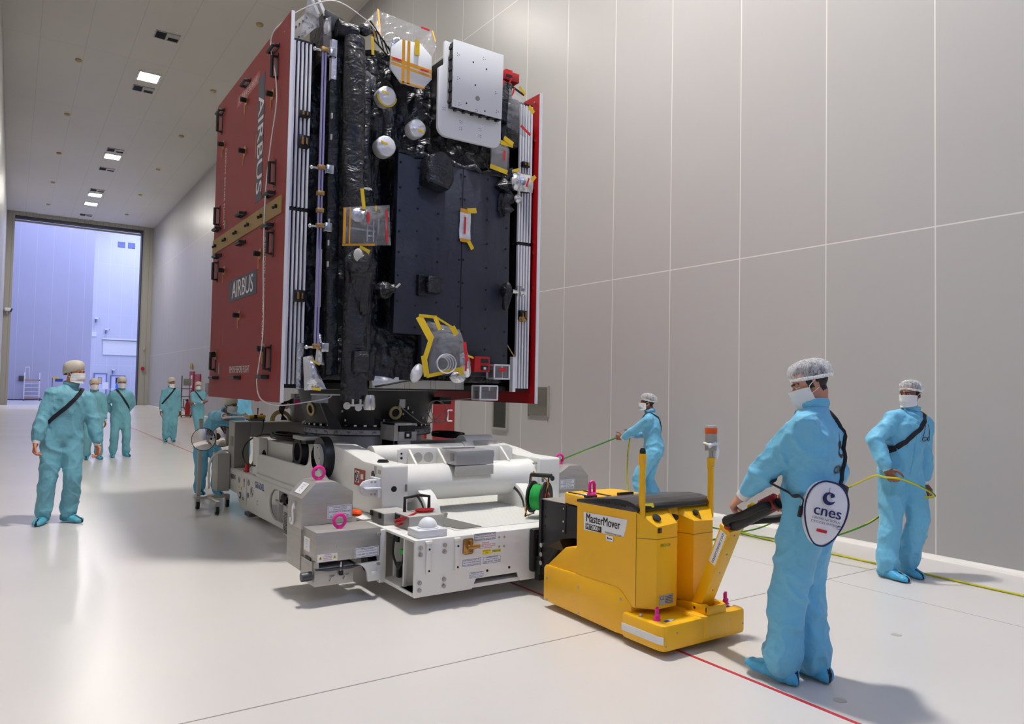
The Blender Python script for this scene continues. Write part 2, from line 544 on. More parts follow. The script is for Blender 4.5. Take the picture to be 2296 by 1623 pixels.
def net_mat():
    m = bpy.data.materials.new('hair_net'); m.use_nodes = True; nt = m.node_tree
    for n in list(nt.nodes): nt.nodes.remove(n)
    out = nt.nodes.new('ShaderNodeOutputMaterial'); tr = nt.nodes.new('ShaderNodeBsdfTransparent')
    df = nt.nodes.new('ShaderNodeBsdfDiffuse'); df.inputs[0].default_value = rgb(238, 238, 240)
    tc = nt.nodes.new('ShaderNodeTexCoord'); mp = nt.nodes.new('ShaderNodeMapping'); mp.inputs['Scale'].default_value = (1, 1, 0.35)
    nz = nt.nodes.new('ShaderNodeTexNoise'); nz.inputs['Scale'].default_value = 85; nz.inputs['Detail'].default_value = 3; nz.inputs['Distortion'].default_value = 1.2
    rp = nt.nodes.new('ShaderNodeMapRange'); rp.inputs[1].default_value = 0.35; rp.inputs[2].default_value = 0.7; rp.inputs[3].default_value = 0.18; rp.inputs[4].default_value = 0.6
    mx = nt.nodes.new('ShaderNodeMixShader')
    nt.links.new(tc.outputs['Object'], mp.inputs[0]); nt.links.new(mp.outputs[0], nz.inputs['Vector']); nt.links.new(nz.outputs['Fac'], rp.inputs[0])
    nt.links.new(rp.outputs[0], mx.inputs[0]); nt.links.new(tr.outputs[0], mx.inputs[1]); nt.links.new(df.outputs[0], mx.inputs[2]); nt.links.new(mx.outputs[0], out.inputs[0])
    return m
M['net'] = net_mat()
def cloth_mat(name, col):
    m = fabric(name, col, 0.6, 0.22)
    m.node_tree.nodes['Principled BSDF'].inputs['Sheen Weight'].default_value = 0.12
    return m
M['cloth'] = cloth_mat('blue_coverall', (108, 186, 220)); M['cloth2'] = cloth_mat('teal_coverall', (110, 174, 190))
# ------------------------------------------------------------------ camera
F_PX, YAW, PIT, ROL = 1646.97, 0.597393587, 0.0357804836, -0.0187507652
fw = V((sin(YAW) * cos(PIT), cos(YAW) * cos(PIT), sin(PIT)))
rt = V((cos(YAW), -sin(YAW), 0)); dn = fw.cross(rt)
cc, ss = cos(ROL), sin(ROL)
r2 = rt * cc + dn * ss; d2 = -rt * ss + dn * cc
cd = bpy.data.cameras.new('camera'); cam = bpy.data.objects.new('camera', cd); COL.objects.link(cam)
cd.sensor_width = 36.0; cd.lens = 36.0 * F_PX / 2296.0; cd.clip_end = 300; cd.clip_start = 0.05
cam.matrix_world = Matrix(((r2.x, -d2.x, -fw.x, 0), (r2.y, -d2.y, -fw.y, 0), (r2.z, -d2.z, -fw.z, 1.6), (0, 0, 0, 1)))
scn.camera = cam
scn.view_settings.view_transform = 'Standard'; scn.view_settings.look = 'None'
scn.view_settings.gamma = 1.0; scn.view_settings.use_curve_mapping = False
scn.view_settings.exposure = EXPO

# ------------------------------------------------------------------ room shell
M['floor'] = line_mat('epoxy_floor', FLOORC, (146, 142, 138), 0.27, [(1, 40.0, 3.75, 0.006), (0, 30.0, 5.9, 0.004)], spec=0.5, var=0.025, bump=0.02, bscale=3)
M['wall'] = line_mat('wall_panels', WALLC, (214, 212, 206), 0.36, [(1, 1.2, 3.681, 0.007), (2, 5.6, 3.304, 0.007)], spec=0.4, var=0.015)
M['wall2'] = line_mat('end_wall_panels', (168, 165, 156), (140, 138, 130), 0.45, [(0, 0.35, 7.05, 0.012)], spec=0.4)
M['ceil'] = line_mat('ceiling_panels', CEILC, (192, 189, 182), 0.5, [(0, 1.2, 0.35, 0.008), (1, 6.0, 2.3, 0.008)], spec=0.3, var=0.015)
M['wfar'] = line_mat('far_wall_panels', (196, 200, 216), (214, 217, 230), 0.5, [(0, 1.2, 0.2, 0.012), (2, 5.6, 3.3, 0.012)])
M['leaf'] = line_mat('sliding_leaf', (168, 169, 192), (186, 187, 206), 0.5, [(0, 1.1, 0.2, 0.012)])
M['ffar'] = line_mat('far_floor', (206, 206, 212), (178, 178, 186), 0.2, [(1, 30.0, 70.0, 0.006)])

def sbox(name, x0, x1, y0, y1, z0, z1, m):
    return struct(MB().box(x0, x1, y0, y1, z0, z1).build(name, m))
sbox('floor', -0.75, 7.8, -24, 55.4, -0.2, 0, M['floor'])
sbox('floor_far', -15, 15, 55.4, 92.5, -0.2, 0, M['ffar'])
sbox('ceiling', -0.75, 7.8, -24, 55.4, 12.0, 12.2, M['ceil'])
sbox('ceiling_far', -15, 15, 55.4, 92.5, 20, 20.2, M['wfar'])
sbox('wall_left', -0.75, -0.58, -24, 55.4, 0, 12, M['wall'])
sbox('wall_back', -0.75, 7.8, -24.2, -24, 0, 12, M['wall'])
# right wall, pierced by the red door and two glazed hatches further on
sbox('wall_right', 7.62, 7.8, -24, 55.4, 0, 12, M['wall'])
# end wall around the great doorway
mb = MB()
mb.box(-0.75, -0.17, 54.7, 55.4, 0, 12).box(7.0, 7.62, 54.7, 55.4, 0, 12).box(-0.17, 7.0, 54.7, 55.4, 11.78, 12)
struct(mb.build('wall_end', M['wall2']))
mb = MB().box(-0.17, 7.0, 54.9, 55.35, 11.62, 11.78); mb.box(6.92, 7.0, 54.72, 55.4, 0, 11.7)
struct(mb.build('trim_1', M['dsteel']))
mb = MB()
for k in range(3):
    mb.box(-0.17, 6.92, 55.0 + 0.12 * k, 55.06 + 0.12 * k, 11.42 + 0.06 * k, 11.46 + 0.06 * k)
struct(mb.build('trim_2', M['lgrey']))
# coved skirting along the right wall
pr = [(7.62 - 0.1 + 0.1 * sin(a), 0.0 + 0.035 * (1 - cos(a))) for a in [pi / 2 * k / 6 for k in range(7)]] + [(7.625, 0.035), (7.625, -0.002)]
struct(MB().prism(pr, 'y', -23.9, 54.7).build('baseboard_right', M['ccove'] if 'ccove' in M else M['white']))

# far hall
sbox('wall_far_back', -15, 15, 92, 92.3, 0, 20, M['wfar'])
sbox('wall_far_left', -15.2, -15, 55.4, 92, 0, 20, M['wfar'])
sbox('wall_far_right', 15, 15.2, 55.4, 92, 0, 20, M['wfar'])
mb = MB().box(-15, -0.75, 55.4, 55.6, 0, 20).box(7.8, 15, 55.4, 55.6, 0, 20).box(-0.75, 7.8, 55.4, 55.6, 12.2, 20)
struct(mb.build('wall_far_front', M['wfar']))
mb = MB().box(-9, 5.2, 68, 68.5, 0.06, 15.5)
mb.m(1).box(-9, 5.2, 67.98, 68.5, 0, 0.06)  # shade of the gap under the leaf, put in as a black strip
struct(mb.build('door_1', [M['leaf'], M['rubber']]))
mb = MB()
for x, z0, z1 in ((9.25, 16.5, 17.1), (10.25, 16.5, 17.1)):
    mb.box(x, x + 0.72, 91.9, 92, z0, z1)
for x in (7.05, 8.1, 9.2, 10.25):
    mb.box(x, x + 0.55, 91.9, 92, 18.3, 18.42)
M['vfar'] = mat('blue_grey_grille', (92, 108, 160), 0.5)
struct(mb.build('trim_3', M['vfar']))
M['fdoor'] = mat('pale_blue_door', (206, 212, 236), 0.5); M['fdfr'] = mat('blue_grey_frame', (112, 122, 172), 0.5)
for i, (x0, x1, zt) in enumerate(((7.5, 8.55, 2.32), (9.1, 10.35, 2.12))):
    d = MB().m(1).box(x0 - 0.12, x0, 91.8, 92, 0, zt + 0.1).box(x1, x1 + 0.12, 91.8, 92, 0, zt + 0.1).box(x0, x1, 91.8, 92, zt, zt + 0.1)
    d.m(0).box(x0, x1, 91.86, 92, 0, zt)
    xm = x0 + 0.36 + 0.08 * i
    o = struct(d.build('door_%d' % (i + 2), [M['fdoor'], M['fdfr']]))
    w = MB().m(1).box(xm - 0.05, xm + 0.33, 91.84, 91.9, 1.25, 1.98); w.m(0).box(xm, xm + 0.28, 91.82, 91.9, 1.3, 1.92)
    w.build('door_window', [M['pane'] if i == 0 else M['glassd'], M['fdfr']], o)

# red door in the right wall
M['doorred'] = mat('red_door', (150, 28, 34), 0.45)
mb = MB().box(7.56, 7.62, 13.14, 14.12, 0.02, 2.15)
d3 = struct(mb.build('door_4', M['doorred']))
mb = MB().box(7.54, 7.62, 14.12, 14.2, 0, 2.23).box(7.54, 7.62, 13.06, 13.14, 0, 2.23).box(7.54, 7.62, 13.06, 14.2, 2.15, 2.23)
mb.build('door_frame', M['lgrey'], d3)
mb = MB().tube([(7.56, 13.28, 1.12), (7.47, 13.28, 1.12), (7.455, 13.28, 1.1), (7.455, 13.28, 0.92), (7.47, 13.28, 0.9), (7.56, 13.28, 0.9)], 0.018, 8)
mb.build('door_handle', M['white2'], d3)
struct(MB().box(7.57, 7.62, 14.5, 14.85, 0.02, 2.15).build('door_5', M['doorred']))
mb = MB().box(7.6, 7.62, 11.32, 11.76, 0.86, 1.8).m(1).box(7.58, 7.62, 11.28, 11.32, 0.82, 1.84).box(7.58, 7.62, 11.76, 11.8, 0.82, 1.84).box(7.58, 7.62, 11.32, 11.76, 0.82, 0.86).box(7.58, 7.62, 11.32, 11.76, 1.8, 1.84)
struct(mb.build('window_1', [M['glassd'], M['steel']]))
o = MB().m(0).box(7.585, 7.62, 10.05, 10.62, 1.14, 1.63, 0.004).m(1).box(7.58, 7.62, 10.03, 10.05, 1.12, 1.65).box(7.58, 7.62, 10.62, 10.64, 1.12, 1.65)
tag(o.build('wall_panel_box', [M['glass'], M['steel']]), 'brushed metal access panel set in the right wall beside the red protective cover', 'access panel')

# ceiling fittings
lampm = M['lamp']
def lamp_root():
    t = thing('ceiling_light', (3.5, 27.5, 12.0), 'x', 'ceiling light', 'ceiling floodlights in one row')
    mb = MB().box(3.14, 3.86, 27.1, 27.16, 11.96, 12).box(3.14, 3.86, 27.9, 27.96, 11.96, 12).box(3.14, 3.2, 27.16, 27.9, 11.96, 12).box(3.8, 3.86, 27.16, 27.9, 11.96, 12)
    mb.build('lamp_frame', M['white2'], t)
    MB().box(3.2, 3.8, 27.16, 27.9, 11.975, 12).build('diffuser', lampm, t)
    return t
l0 = lamp_root()
LAMPS = [(27.5, 'nearest lit square ceiling floodlight left of the red protective cover'), (38.35, 'second lit ceiling floodlight along the row, between two vents'),
         (46.9, 'third lit ceiling floodlight along the row, next to a vent'), (49.45, 'farthest lit ceiling floodlight along the row, near the great doorway'),
         (16.65, 'lit ceiling floodlight above and beyond the satellite'), (5.75, 'lit ceiling floodlight straight above the yellow tug and trolley'),
         (-5.1, 'lit ceiling floodlight near the close end of the row'), (-16.0, 'lit ceiling floodlight at the very near end of the row')]
for i, (y, lb) in enumerate(LAMPS):
    o = l0 if i == 0 else copy_tree(l0)
    o.location = (3.5, y, 12.0); o['label'] = lb
    if y < 10:
        for c in o.children:
            if c.name.startswith('diffuser'):
                c.data = c.data.copy(); c.data.materials[0] = M['lampkey'] if y > 0 else M['lampcool']
t0 = thing('ceiling_vent', (3.5, 23.93, 12.0), 'x', 'ceiling vent', 'ceiling vents in one row')
mb = MB()
for a, b in ((3.17, 3.49), (3.52, 3.84)):
    mb.box(a, b, 23.66, 23.68, 11.97, 12).box(a, b, 24.18, 24.2, 11.97, 12).box(a, a + 0.02, 23.66, 24.2, 11.97, 12).box(b - 0.02, b, 23.66, 24.2, 11.97, 12)
mb.box(3.49, 3.52, 23.66, 24.2, 11.97, 12)
mb.build('frame', M['lgrey'], t0)
mb = MB()
for a, b in ((3.19, 3.47), (3.54, 3.82)):
    for k in range(9):
        y = 23.7 + k * 0.055
        mb.prism([(y, 11.975), (y + 0.012, 11.975), (y + 0.05, 11.998), (y + 0.038, 11.998)], 'x', a, b)
mb.build('louvre', M['dsteel'], t0)
mb = MB().box(3.19, 3.47, 23.68, 24.18, 11.99, 12.0).box(3.54, 3.82, 23.93, 24.18, 11.99, 12.0)
mb.build('dark_core', M['black'], t0)
mb = MB().box(3.54, 3.82, 23.68, 23.93, 11.972, 12.0)
mb.build('blank_plate', M['lgrey'], t0)
VENT = [(23.93, 'nearest dark two-part ceiling vent, alone above the row'), (28.8, 'dark two-part ceiling vent just beyond the nearest lit floodlight'),
        (37.3, 'dark ceiling vent just before the second lit floodlight'), (40.9, 'dark ceiling vent alone between second and third floodlights'),
        (45.8, 'dark ceiling vent just before the third lit floodlight'), (53.1, 'farthest dark ceiling vent, closest to the great doorway')]
for i, (y, lb) in enumerate(VENT):
    o = t0 if i == 0 else copy_tree(t0)
    o.location = (3.5, y, 12.0); o['label'] = lb
mb = MB().lathe((0, 0, 0), [(0.05, 0), (0.1, 0), (0.1, -0.04), (0.07, -0.07), (0.02, -0.08)], n=20)
det = mb.build('smoke_detector', M['brass'], loc=0); det.location = (1.43, 27.45, 12.0)
DET = [(1.43, 27.45, 'left row, nearest'), (1.43, 33.35, 'left row, second'), (1.43, 39.35, 'left row, third'), (1.43, 45.4, 'left row, fourth'), (1.43, 51.3, 'left row, farthest'),
       (5.57, 21.5, 'right row, nearest, above the red protective cover'), (5.57, 27.45, 'right row, second'), (5.57, 33.35, 'right row, third'), (5.57, 39.3, 'right row, fourth'), (5.57, 45.3, 'right row, fifth'), (5.57, 51.2, 'right row, farthest')]
for i, (x, y, lb) in enumerate(DET):
    o = det if i == 0 else det.copy()
    if i: COL.objects.link(o)
    o.location = (x, y, 12.0)
    tag(o, 'small round ceiling detector, ' + lb, 'smoke detector', 'ceiling detectors in two rows')

# ------------------------------------------------------------------ far hall lights
def far_light(x, y, lb):
    t = thing('ceiling_light', (x, y, 20), lb, 'ceiling light', 'bluish ceiling lights of the far hall')
    MB().box(x - 0.6, x + 0.6, y - 0.6, y + 0.6, 19.96, 20).build('diffuser', M['lampfar'], t)
for k, (x, y) in enumerate(((2, 61), (9, 61), (9, 75), (11, 86), (0, 82), (12, 64))):
    far_light(x, y, 'bluish ceiling light of the far hall, ' + ('first beyond the doorway', 'right of the first one', 'above the blue-clad person', 'closest to the far back wall', 'behind the sliding door leaf', 'rightmost of the near ones')[k])
# world: a faint ambient so closed corners do not go black
w = bpy.data.worlds.new('world'); scn.world = w; w.use_nodes = True
w.node_tree.nodes['Background'].inputs[0].default_value = (0.6, 0.6, 0.6, 1); w.node_tree.nodes['Background'].inputs[1].default_value = 0.0

# tape line on the floor and floor marks
mb = MB().box(3.452, 3.478, -3.0, 40.0, 0.0, 0.0012)
tag(mb.build('floor_tape', M['redink']), 'thin red guide line taped along the floor under the tug', 'tape line')
mb = MB()
for x, y in ((4.955, 2.65), (3.643, 2.245)):
    mb.lathe((x, y, 0), [(0.035, 0.0), (0.035, 0.0012)], n=20)
M['plug'] = mat('floor_plug', (176, 172, 164), 0.5)
struct(mb.build('trim_4', M['plug']))
# ------------------------------------------------------------------ satellite
SX, SY = 3.467, 8.1
sat = thing('satellite', (SX, SY, 1.5), 'tall satellite wrapped in black thermal blankets, standing on the white trolley', 'satellite')

def wrinkle(x, z, s=1.0, seed=0.0):
    p = V((x * 2.1 * s + seed, z * 1.3 * s, seed))
    a = fbm(p, 3)
    b = abs(noise.noise(V((x * 3.3 * s + 5 + seed, z * 2.2 * s, 2.0 + seed))))
    c = abs(noise.noise(V((x * 7.0 * s + z * 3.0, z * 6 * s - x * 2.0, seed + 7.0))))
    e = 1 - abs(noise.noise(V((x * 5.2 + 0.9 * z + seed, z * 2.6 - 0.7 * x, seed + 3.0))))
    return 0.022 * a - 0.05 * b - 0.018 * c - 0.035 * e ** 9

def blanket(x0, x1, z0, z1, y, back, depth=None, step=0.018, amp=1.0, s=1.0, seed=0.0, top=None):
    """a wrinkled blanket front with closed sides (facing the camera side, -Y)"""
    mb = MB(); nx = max(2, int((x1 - x0) / step)); nz = max(2, int((z1 - z0) / step))
    g = []
    for j in range(nz + 1):
        row = []
        for i in range(nx + 1):
            x = x0 + (x1 - x0) * i / nx; z = z0 + (z1 - z0) * j / nz
            e = min(i, nx - i, j, nz - j)
            d = y + amp * wrinkle(x, z, s, seed) * min(1, e / 2.0 + 0.3) + (depth(x, z) if depth else 0)
            row.append(mb.bm.verts.new((x, d, z)))
        g.append(row)
    for j in range(nz):
        for i in range(nx):
            mb._f((g[j][i], g[j][i + 1], g[j + 1][i + 1], g[j + 1][i]), True)
    edge = [g[0][i] for i in range(nx + 1)] + [g[j][nx] for j in range(1, nz + 1)] + [g[nz][i] for i in range(nx - 1, -1, -1)] + [g[j][0] for j in range(nz - 1, 0, -1)]
    bk = [mb.bm.verts.new((v.co.x, back, v.co.z)) for v in edge]
    n = len(edge)
    for i in range(n):
        mb._f((edge[i], bk[i], bk[(i + 1) % n], edge[(i + 1) % n]))
    mb._f(bk)
    return mb

def sstep(a, b, x):
    t = max(0.0, min(1.0, (x - a) / (b - a))); return t * t * (3 - 2 * t)

def body_depth(x, z):
    d = 0.0
    # deep shadowed recess between the long duct and the main radiator panel
    d += 0.22 * sstep(2.98, 3.03, x) * (1 - sstep(3.10, 3.14, x)) * sstep(2.15, 2.3, z) * (1 - sstep(3.85, 3.95, z))
    d -= 0.05 * sstep(2.80, 2.84, x) * (1 - sstep(2.95, 2.99, x)) * (1 - sstep(4.0, 4.3, z))
    d += 0.16 * (1 - sstep(2.42, 2.5, x))
    # sloping upper shoulder, fold line at z about 3.98
    d -= 0.07 * sstep(3.93, 3.99, z) * sstep(2.8, 2.9, x)
    d += 0.05 * sstep(4.3, 5.0, z)
    d += 0.10 * sstep(4.48, 4.53, x)
    d -= 0.03 * sstep(2.3, 2.36, z) * 0 + 0.04 * (1 - sstep(1.98, 2.05, z)) * sstep(2.85, 2.9, x) * (1 - sstep(3.4, 3.45, x))
    return d
blanket(2.32, 4.6, 1.65, 4.98, 6.86, 9.45, body_depth, amp=1.15).build('blanket_body', M['mli'], sat, angle=60)

# main flat panel
mb = MB()
poly = [(3.13, 3.95), (4.50, 3.90), (4.50, 1.72), (3.44, 1.72), (3.44, 2.13), (3.12, 2.13)]
mb.prism(poly, 'y', 6.70, 6.80, 0.012)
o_main = mb.build('radiator_panel', M['mlis'], sat)
mb = MB()
for xx in (3.16, 3.36, 3.6, 3.86, 3.91, 4.2, 4.45):
    for k in range(9):
        z = 3.86 - 0.235 * k + 0.03 * sin(xx * 9 + k)
        if z > 2.2 or xx > 3.5:
            mb.cyl((xx, 6.698, z), (xx, 6.69, z), 0.013, 0.009, 8)
mb.build('blanket_button', M['cfrp'], o_main)
mb = MB().box(3.883, 3.889, 6.694, 6.70, 1.74, 3.92); mb.build('seam', M['cfrp'], o_main)
# lumpy seam roll on top of the panel and along the right edge
mb = MB(); pts = [(3.12 + 0.1 * k, 6.72 + 0.02 * sin(k * 1.9), 3.975 + 0.02 * sin(k * 2.3) - 0.004 * k) for k in range(15)]
mb.tube(pts, [0.035 + 0.016 * sin(k * 3.1) for k in range(15)], 9); mb.build('blanket_fold', M['mli'], sat, angle=70)
mb = MB(); pts = [(4.42 + 0.03 * sin(k * 1.7), 6.70, 4.0 - 0.06 * k) for k in range(9)]
mb.tube(pts, [0.09 + 0.03 * sin(k * 2.7) for k in range(9)], 10); mb.build('blanket_fold', M['mli'], sat, angle=70)

# long vertical duct wrapped in black blanket
def lumpy(pts, rs, seed, n=18, amp=0.02, sub=6):
    mb = MB(); P = []; Q = []
    for i in range(len(pts) - 1):
        for k in range(sub):
            t = k / sub
            P.append(V(pts[i]).lerp(V(pts[i + 1]), t))
            a, b = rs[i], rs[i + 1]
            Q.append((a[0] + (b[0] - a[0]) * t, a[1] + (b[1] - a[1]) * t))
    P.append(V(pts[-1])); Q.append(rs[-1])
    mb.tube(P, Q, n)
    for v in mb.bm.verts:
        p = v.co
        nn = noise.noise(V((p.x * 9 + seed, p.y * 9, p.z * 2.4))) + 0.45 * (1 - abs(noise.noise(V((p.x * 14, p.y * 14 + seed, p.z * 3.2 + p.x * 6))))) ** 6
        v.co += V((0.6, 1, 0.15)) * (nn * amp)
    return mb
lumpy([(2.60, 6.60, 4.92), (2.60, 6.58, 4.4), (2.61, 6.58, 3.6), (2.65, 6.56, 2.9), (2.66, 6.56, 2.6), (2.66, 6.56, 2.0), (2.67, 6.56, 1.46)],
      [(0.075, 0.10), (0.08, 0.11), (0.08, 0.11), (0.088, 0.12), (0.092, 0.12), (0.09, 0.12), (0.105, 0.13)], 3.0, amp=0.028).build('blanket_duct', M['mli'], sat, angle=70)
lumpy([(2.78, 6.75, 4.8), (2.79, 6.72, 3.9), (2.82, 6.7, 2.9), (2.83, 6.72, 1.75)], [(0.03, 0.05), (0.034, 0.06), (0.03, 0.06), (0.034, 0.06)], 9.0, amp=0.016).build('blanket_duct', M['mli'], sat, angle=70)
lumpy([(2.45, 6.70, 4.75), (2.46, 6.70, 3.9), (2.47, 6.70, 2.9), (2.5, 6.70, 1.7)], [(0.025, 0.05), (0.03, 0.06), (0.028, 0.06), (0.034, 0.06)], 5.0, amp=0.016).build('blanket_duct', M['mli'], sat, angle=70)
# elbow knob with a pale grey tip in the middle of the duct
mb = MB().ell((2.62, 6.42, 2.74), 0.13, 0.12, 0.12)
mb.caps((2.66, 6.46, 2.7), (2.7, 6.5, 2.3), 0.12, 0.06, 14)
for v in mb.bm.verts:
    v.co += V((1, 1, 1)) * 0.016 * noise.noise(v.co * 8)
mb.build('elbow_cover', M['mli'], sat, angle=70)
MB().ell((2.575, 6.315, 2.79), 0.045, 0.012, 0.06).build('pale_tip', M['lgrey'], sat)
mb = MB().box(2.60, 2.755, 6.41, 6.5, 1.72, 1.92, 0.02); mb.build('pocket', M['mli'], sat)
mb = MB().ell((3.0, 6.68, 2.54), 0.10, 0.10, 0.09, nu=8, nv=6).cyl((3.0, 6.62, 2.54), (3.07, 6.56, 2.56), 0.05, 0.04, 8); mb.build('knob_cover', M['mli'], sat, angle=20)
MB().obox((3.09, 6.55, 2.58), (1, 0, -1), (0, 1, 0), (1, 0, 1), 0.008, 0.01, 0.03).build('pale_label', M['lgrey'], sat)

# faceted wrapped boxes on the panel
mb = MB(); mb.prism([(3.36, 3.66), (3.62, 3.60), (3.68, 3.72), (3.64, 3.96), (3.52, 4.0), (3.38, 3.92)], 'y', 6.5, 6.72, 0.03)
mb.build('sensor_cover', M['mli'], sat, angle=20)
mb = MB().box(3.43, 3.60, 6.56, 6.72, 2.55, 2.72, 0.015).box(3.36, 3.45, 6.64, 6.71, 2.52, 2.74, 0.01); mb.build('sensor_cover', M['mli'], sat, angle=20)

# pair of long tubes with clamps, left edge
for dx in (-0.013, 0.014):
    MB().cyl((2.288 + dx, 6.55, 1.93), (2.288 + dx, 6.55, 4.70), 0.0105, n=14).build('tube', mat('lilac_tube', (150, 146, 190), 0.35, 0.3) if dx < 0 else bpy.data.materials['lilac_tube'], sat)
for z in (4.70, 3.60, 3.36, 3.2, 3.06, 1.95):
    big = z in (3.60, 3.06, 4.70, 1.95)
    mb = MB().box(2.255, 2.32, 6.525, 6.575, z - 0.022, z + 0.022, 0.006)
    if big:
        mb.m(1).cyl((2.21, 6.55, z - 0.012), (2.40, 6.55, z - 0.004), 0.011, n=10).box(2.33, 2.40, 6.52, 6.58, z - 0.05, z + 0.035, 0.008)
        mb.ell((2.2, 6.55, z - 0.012), 0.02, 0.016, 0.02, nu=8, nv=6)
    mb.build('tube_clamp', [M['gold'], M['chrome']], sat)
mb = MB()
for k in (3, 4, 5, 9, 10):
    mb.box(2.39, 2.405, 6.6, 6.62, 2.1 + 0.2 * k, 2.15 + 0.2 * k)
mb.build('edge_tab', M['lgrey'], sat)
MB().box(2.30, 2.345, 6.62, 6.63, 2.32, 2.86).build('pale_label', M['lgrey'], sat)

# stacked solar arrays on both sides
def array(x0, sgn, nm):
    hin = MB()
    for z in (1.585, 3.235, 4.84):
        hin.box(min(x0, x0 + sgn * 0.185), max(x0, x0 + sgn * 0.185), 6.79, 9.45, z - 0.012, z + 0.012)
    root = hin.build('solar_array', M['cellblack'], sat)
    for k in range(5):
        x = x0 + sgn * (0.012 + 0.038 * k)
        a, b = sorted((x, x + sgn * 0.019))
        mb = MB()
        for z0, z1 in ((1.60, 3.215), (3.255, 4.82)):
            mb.m(1).box(a + 0.003, b - 0.003, 6.80, 9.45, z0, z1).m(0).box(a, b, 6.765, 6.80, z0, z1)
        mb.build('solar_panel', [M['array_edge'], M['cellblack']], root)
    for z, w in ((4.13, 0.03), (3.87, 0.06), (2.42, 0.055)):
        mb = MB().box(min(x0 + sgn * 0.07, x0 + sgn * 0.17), max(x0 + sgn * 0.07, x0 + sgn * 0.17), 6.72, 6.78, z - w, z + w, 0.006)
        mb.m(1).cyl((x0 + sgn * 0.1, 6.71, z - w * 0.6), (x0 + sgn * 0.1, 6.71, z + w * 0.6), 0.012, n=8).cyl((x0 + sgn * 0.14, 6.71, z - w * 0.5), (x0 + sgn * 0.14, 6.71, z + w * 0.5), 0.01, n=8)
        mb.build('hold_down', [M['cellblack'], M['gold']], root)
    return root
array(2.06, 1, 'left'); array(4.84, -1, 'right')
# gold angle fitting at the foot of the right array
MB().box(4.57, 4.61, 6.70, 6.76, 1.56, 1.95).build('angle_fitting', M['array_edge'], sat)
MB().tube([(4.50, 6.72, 2.08), (4.53, 6.68, 2.0), (4.59, 6.70, 1.95)], 0.008, 6).build('release_arm', M['gold'], sat)

# big white plate with raised inner plate
def rr(x0, x1, z0, z1, r, n=6, corners='bl br'):
    pts = []
    def arc(cx, cz, a0):
        return [(cx + r * cos(a0 + pi / 2 * k / n), cz + r * sin(a0 + pi / 2 * k / n)) for k in range(n + 1)]
    pts += arc(x0 + r, z0 + r, pi) if 'bl' in corners else [(x0, z0)]
    pts += arc(x1 - r, z0 + r, 1.5 * pi) if 'br' in corners else [(x1, z0)]
    pts += arc(x1 - r, z1 - r, 0) if 'tr' in corners else [(x1, z1)]
    pts += arc(x0 + r, z1 - r, pi / 2) if 'tl' in corners else [(x0, z1)]
    return pts
out = rr(3.435, 4.192, 4.125, 4.98, 0.1)
out = out[:-1] + [(4.192, 5.06), (3.50, 5.10), (3.50, 4.86), (3.435, 4.81)]
wp = MB().prism(out, 'y', 6.45, 6.49, 0.004).build('antenna_plate', M['white2'], sat)
mb = MB().prism([(3.54, 4.405), (4.13, 4.405), (4.14, 5.085), (3.54, 5.085)], 'y', 6.345, 6.365, 0.003)
mb.build('raised_plate', M['white2'], wp)
mb = MB().box(3.552, 4.125, 6.365, 6.45, 4.415, 5.075)
for k in range(6):
    mb.box(3.535, 3.552, 6.36, 6.44, 4.46 + 0.11 * k, 4.49 + 0.11 * k).box(3.60 + 0.1 * k, 3.63 + 0.1 * k, 6.36, 6.44, 4.395, 4.415)
mb.build('plate_rim', M['cfrp'], wp)
mb = MB()
for x, z in ((3.59, 4.94), (3.9, 4.98), (3.6, 4.70), (4.05, 4.66), (3.62, 4.44), (3.82, 4.42), (4.07, 4.47)):
    for a in range(3):
        mb.cyl((x + 0.014 * cos(a * 2.1), 6.3445, z + 0.014 * sin(a * 2.1)), (x + 0.014 * cos(a * 2.1), 6.342, z + 0.014 * sin(a * 2.1)), 0.004, n=6)
for x, z in ((3.77, 4.91), (3.93, 4.88), (3.70, 4.47), (3.92, 4.44), (3.8, 4.68)):
    mb.cyl((x, 6.3445, z), (x, 6.342, z), 0.009, n=8)
for x, z in ((3.5, 4.40), (3.70, 4.31), (3.93, 4.28), (3.70, 4.24), (3.93, 4.21), (4.13, 4.40)):
    for a in range(4):
        mb.cyl((x + 0.016 * cos(a * 1.57 + 0.8), 6.4495, z + 0.014 * sin(a * 1.57 + 0.8)), (x + 0.016 * cos(a * 1.57 + 0.8), 6.447, z + 0.014 * sin(a * 1.57 + 0.8)), 0.004, n=6)
mb.build('screw_hole', M['ink'], wp)
mb = MB().cyl((3.83, 6.3445, 4.55), (3.83, 6.338, 4.55), 0.024, n=16); mb.build('centre_target', M['grey'], wp)
for x, z0, z1 in ((3.55, 4.2, 4.95), (4.1, 4.2, 4.9)):
    MB().box(x - 0.03, x + 0.03, 6.49, 6.85, z0, z1).build('plate_bracket', M['cfrp'], sat)

